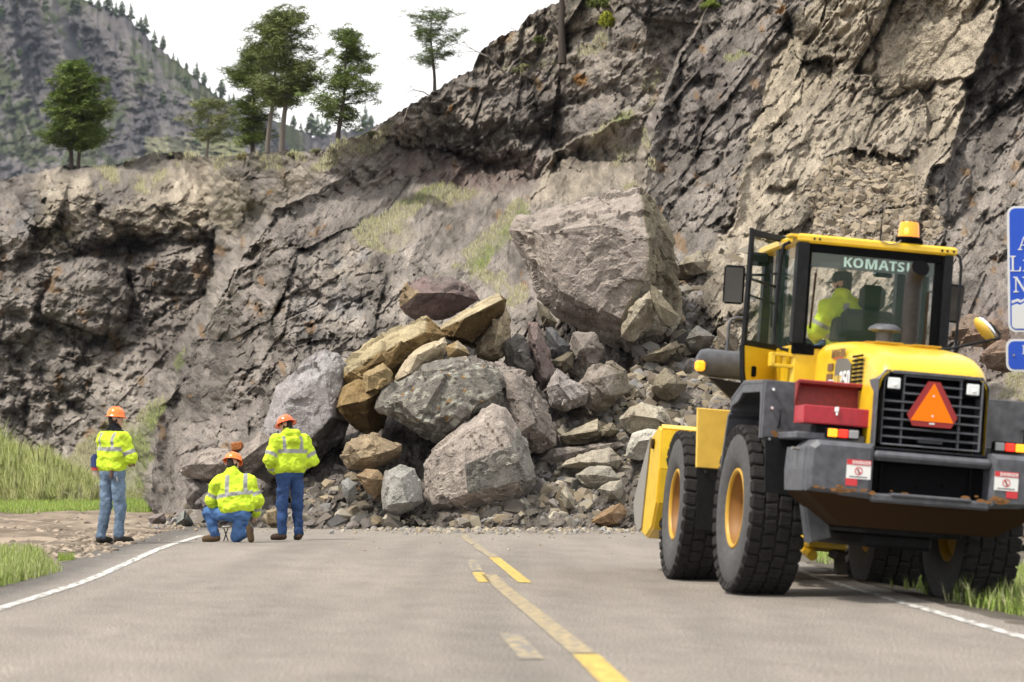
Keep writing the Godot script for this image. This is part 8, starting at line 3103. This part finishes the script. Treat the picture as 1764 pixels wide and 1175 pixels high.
func plants() -> void:
	needle_meshes = [sprig(1, 24, 0.024), sprig(2, 24, 0.024), sprig(3, 24, 0.024)]
	pine("dense green pine standing alone at the clifftop's end, taller of two touching trunks", 122, 287, 8, 106, 47, 0.20, {"limbs": 84, "dense": 11, "profile": 0.85, "green": Vector3(0.120, 0.168, 0.048)})
	pine("pine with a short trunk just right of the dense lone pine, their crowns touching", 136, 287, 12, 132, 44, 0.24, {"limbs": 50, "dense": 10, "green": Vector3(0.120, 0.165, 0.051)})
	pine("small sparse grey-green pine in the middle of the clifftop", 357, 272, 2, 172, 38, 0.30, {"limbs": 30, "dense": 8, "green": Vector3(0.173, 0.188, 0.093), "trunk": 0.026, "bark": "grey", "clump": 0.09})
	pine("dark pine with a heavy low crown at the left of the clifftop group", 437, 258, -4, 84, 38, 0.10, {"limbs": 64, "dense": 9, "green": Vector3(0.105, 0.138, 0.045), "clump": 0.07})
	pine("pine with a pale leaning trunk between the dark pine and the tallest pine", 463, 262, 14, 26, 38, 0.36, {"limbs": 50, "dense": 7, "green": Vector3(0.150, 0.168, 0.083), "bark": "grey", "clump": 0.06, "trunk": 0.019})
	pine("tallest pine of the clifftop group, with a long bare pale trunk", 488, 262, 8, 14, 52, 0.34, {"limbs": 66, "dense": 8, "green": Vector3(0.143, 0.165, 0.075), "bark": "grey", "clump": 0.062, "trunk": 0.021})
	pine("broad open pine right of the clifftop group, its limbs spreading wide", 583, 240, 18, 50, 62, 0.16, {"limbs": 60, "dense": 9, "green": Vector3(0.128, 0.173, 0.060), "clump": 0.07, "profile": 0.8})
	pine("airy flat-topped pine on the ridge above the craggy knob", 748, 158, -6, 16, 50, 0.36, {"limbs": 32, "dense": 8, "green": Vector3(0.128, 0.165, 0.083), "clump": 0.075, "dead": 0.2})
	pine("pine trunk rising out of the picture's top edge beside the grey crag", 972, 82, -16, -190, 60, 0.62, {"limbs": 30, "dense": 8, "bark": "brown", "trunk": 0.022, "d": hillside_distance(976, 92) - 0.6})
	# dead wood on the ridge
	var r := RandomNumberGenerator.new()
	r.seed = 61
	var dead := mat("dead_wood", Color(0.20, 0.175, 0.16), 0.9)
	var p := spot(868, 124, hillside_distance(868, 124) - 0.5)
	var o := thing("dead_tree", "bare twisted dead tree leaning on the ridge left of the grey crag", "dead tree", p)
	var m := MB.new()
	for k in 5:
		twig(m, Vector3(r.randf_range(-0.5, 0.5), -0.2, 0), Vector3(r.randf_range(-0.9, 0.9), 0.7, r.randfn() * 0.3).normalized(), 1.5, 0.075, 3, r)
	put("branches", m.mesh(), dead, o)
	o.scale = Vector3.ONE * 0.62
	p = spot(742, 166, hillside_distance(742, 170))
	o = thing("dead_branch", "long bare dead branch sticking out left from the ridge under the airy pine", "branch", p)
	m = MB.new()
	m.tube([Vector3(0.3, -0.2, 0), Vector3(-0.4, 0.25, 0), Vector3(-1.0, 0.35, 0.1), Vector3(-1.6, -0.05, 0.1)], [0.05, 0.045, 0.03, 0.012], 6)
	twig(m, Vector3(-0.9, 0.35, 0.1), Vector3(-0.5, 0.5, 0), 0.5, 0.02, 2, r)
	twig(m, Vector3(-0.5, 0.28, 0.05), Vector3(-0.6, -0.5, 0), 0.5, 0.018, 1, r)
	put("branches", m.mesh(), dead, o)
	o.scale = Vector3.ONE * 0.56
	# shrubs on the slopes
	var leafy := sprig(11, 34, 0.05, 0.9)
	var at := func(px: float, py: float) -> Vector3: return spot(px, py, hillside_distance(px, maxf(py, along(SKYLINE, px) + 2.0)) - 0.3)
	bush("bright yellow-green juniper on the upper slope right of the tall bare trunk", "juniper_bush", "bush", at.call(1045, 44), Vector3(0.5, 0.85, 0.5), 130, Vector3(0.34, 0.36, 0.06), leafy, 0.42)
	bush("dull green bush above the yellow-green juniper at the picture's top edge", "juniper_bush", "bush", at.call(1030, 12), Vector3(0.8, 0.5, 0.5), 110, Vector3(0.15, 0.18, 0.065), leafy, 0.42)
	bush("green bush at the top edge where the dark rib meets the slope", "slope_bush", "bush", at.call(1224, 12), Vector3(0.6, 0.4, 0.4), 90, Vector3(0.2, 0.25, 0.07), leafy, 0.36)
	bush("bare grey bush on the pale grass below the grey crag", "grey_bush", "bush", at.call(988, 108), Vector3(0.4, 0.45, 0.4), 60, Vector3(0.2, 0.18, 0.17), leafy, 0.36)
	bush("dark green shrub growing from the face of the grey crag", "crag_shrub", "bush", spot(930, 74, hillside_distance(930, 74) - 1.2), Vector3(0.4, 0.45, 0.35), 60, Vector3(0.16, 0.18, 0.08), leafy, 0.36)
	bush("grey-brown sagebrush on the clifftop under the leaning pine", "sagebrush", "bush", at.call(423, 274), Vector3(0.6, 0.32, 0.45), 90, Vector3(0.3, 0.27, 0.16), leafy, 0.36)
	for e in [[505, 268, "low sagebrush at the foot of the tallest pine"], [300, 268, "low grey sagebrush left of the small sparse pine"], [545, 262, "low sagebrush between the tallest pine and the broad pine"], [640, 232, "low sagebrush on the slope right of the broad pine"], [890, 122, "grey sagebrush under the dead tree"], [905, 116, "grey sagebrush between the dead tree and the crag"]]:
		bush(e[2], "sagebrush", "bush", at.call(e[0], e[1]), Vector3(0.4, 0.2, 0.3), 40, Vector3(0.33, 0.33, 0.22), leafy, 0.3)
	# the far edge of the verge: a willow thicket, dry stalks, a strip of bright grass
	var wand := blade_tuft(21, 40, 0.22, 0.006, 0.55)
	var fl := func(px: float, py: float) -> Vector3: return on_ground(px, py)
	for e in [[18, 868, 2.1, "tall yellow-green willow bush at the left edge of the picture"], [70, 868, 1.85, "rounded yellow-green willow bush next to the one at the left edge"], [118, 868, 1.3, "lower willow bush beside the delineator post"], [-40, 868, 2.7, "willow bush cut by the left edge of the picture"]]:
		var g: Vector3 = fl.call(e[0], e[1])
		var b := thing("willow_bush", e[3], "bush", g)
		r.seed = int(e[0]) + 100
		var xs := []
		var cs := []
		for k in 560:
			var q := Vector3(r.randfn() * 0.55, 0, r.randfn() * 0.5)
			var fall := exp(-q.length_squared() * 0.6)
			var s: float = e[2] * 0.50 * r.randf_range(0.6, 1.1) * (0.45 + 0.55 * fall)
			xs.append(Transform3D(Basis.from_euler(Vector3(r.randf_range(-.25, .25) + q.z * 0.3, r.randf() * TAU, -q.x * 0.35)).scaled(Vector3(s, s, s)), q + Vector3(0, e[2] * r.randf_range(0.0, 0.52) * fall, 0)))
			var c := Vector3(0.47, 0.54, 0.22).lerp(Vector3(0.52, 0.48, 0.29), r.randf() * 0.7) * r.randf_range(0.8, 1.15)
			cs.append(Color(c.x, c.y, c.z))
		bake("wands", wand, xs, cs, leaf_mat("willow", Vector3(0.2, 0.22, 0.06)), b)
		m = MB.new()
		for k in 14:
			var a := r.randf() * TAU
			m.tube([Vector3(0, -0.05, 0), Vector3(cos(a) * 0.3, e[2] * 0.4, sin(a) * 0.3), Vector3(cos(a) * 0.6, e[2] * 0.8, sin(a) * 0.6)], [0.025, 0.018, 0.008], 5, false)
		put("stem", m.mesh(), mats.bark_brown, b)
	var b2 := thing("dry_brush", "heap of bare whitish brush in front of the willow bushes", "brush", fl.call(140, 869))
	m = MB.new()
	r.seed = 88
	for k in 26:
		twig(m, Vector3(r.randfn() * 0.7, 0, r.randfn() * 0.3), Vector3(r.randfn() * 0.8, 0.6, r.randfn() * 0.4).normalized(), 0.5, 0.014, 1, r)
	put("branches", m.mesh(), mat("pale_wood", Color(0.34, 0.29, 0.24), 0.9), b2)
	grasses(wand)


func grasses(wand: Mesh) -> void:
	var r := RandomNumberGenerator.new()
	r.seed = 19
	var blades := blade_tuft(31, 12, 0.10, 0.012, 0.5)
	var xs := []
	var cs := []
	var add := func(p: Vector3, h: float, c: Vector3) -> void:
		xs.append(Transform3D(Basis.from_euler(Vector3(r.randf_range(-.2, .2), r.randf() * TAU, r.randf_range(-.2, .2))).scaled(Vector3(h, h, h)), p - Vector3(0, 0.01, 0)))
		var k := c * r.randf_range(0.7, 1.25)
		cs.append(Color(k.x, k.y, k.z))
	var green := Vector3(0.27, 0.35, 0.085)
	var lush := Vector3(0.31, 0.41, 0.095)
	var straw := Vector3(0.56, 0.51, 0.36)
	# bright strip beyond the dirt
	for k in 9000:
		var px := r.randf_range(-60, 330)
		var p := on_ground(px, r.randf_range(863, 884) - 0.006 * px)
		add.call(p, r.randf_range(0.10, 0.26), lush.lerp(straw, r.randf() * 0.25))
	var m := leaf_mat("grass_leaves", Vector3(0.16, 0.26, 0.03))
	tag(scatter("grass_strip", blades, xs, cs, m, null), "strip of bright green grass between the dirt and the willow bushes", "grass", "", "stuff")
	# dry tall grass behind it
	xs.clear()
	cs.clear()
	for k in 6500:
		var px := r.randf_range(-60, 330)
		var p := on_ground(px, r.randf_range(846, 866))
		if px > 205.0 and r.randf() < 0.45: continue
		add.call(p, r.randf_range(0.25, 0.75) * (0.55 if px > 190.0 else 1.0), straw.lerp(green, r.randf() * 0.8) * 0.9)
	tag(scatter("tall_grass", blades, xs, cs, m, null), "tall dry grass in front of the willow bushes", "grass", "", "stuff")
	# slope meadow behind the workers, and tufts on the hillside
	xs.clear()
	cs.clear()
	r.seed = 23
	var n := grass_spots.size()
	for k in mini(n, 12000):
		var e: Array = grass_spots[r.randi() % n]
		var d: float = e[2]
		var h := r.randf_range(0.05, 0.17) * d / 62.0
		add.call(e[0], h, straw.lerp(green, clampf(e[1] * 0.9 + r.randf_range(-0.2, 0.15), 0.0, 1.0)))
	tag(scatter("hillside_grass", blades, xs, cs, m, null), "dry and green grass growing on the ledges of the hillside", "grass", "", "stuff")
	# clump in the left foreground
	xs.clear()
	cs.clear()
	for k in 5200:
		var px := r.randf_range(-60, 105)
		var py := r.randf_range(944, 1014)
		var edge := 104.0 - absf(py - 985.0) * 1.3 - maxf(0.0, py - 995.0) * 1.5
		if px > edge + r.randfn() * 12.0: continue
		if py > 1012.0 - px * 0.25: continue
		var p := on_ground(px, py)
		add.call(p, r.randf_range(0.05, 0.2) * (1.2 if py > 960.0 and px < 70.0 else 0.7), green.lerp(straw, r.randf() * 0.6))
	for k in 160:
		var p := on_ground(r.randf_range(100, 130), r.randf_range(958, 966))
		add.call(p, r.randf_range(0.04, 0.1), green)
	tag(scatter("roadside_grass", blades, xs, cs, m, null), "clump of bright green grass in the left foreground", "grass", "", "stuff")
	# the right verge, round the loader's wheels
	xs.clear()
	cs.clear()
	for k in 15000:
		var d := r.randf_range(16.0, 40.0)
		var e := road_right(d)
		var x := e + 0.42 + pow(r.randf(), 0.8) * (3.6 if d < 30.0 else 2.0)
		var ragged := 0.35 * sin(d * 2.3) + 0.25 * sin(d * 5.1)
		if x < e + 0.75 + ragged: continue
		var p := Vector3(x, ground_height(x, -d), -d)
		var h := r.randf_range(0.07, 0.32) * (0.6 + 0.6 * r.randf())
		if d > 24.0: h *= 0.75
		add.call(p, h, lush.lerp(straw, r.randf() * r.randf()))
	tag(scatter("verge_grass", blades, xs, cs, m, null), "green grass on the right verge around the loader wheels", "grass", "", "stuff")


func _ready() -> void:
	start()
	hillside()
	mountain()
	ground_and_road()
	boulders()
	rubble()
	build_loader()
	blue_signs()
	people()
	plants()
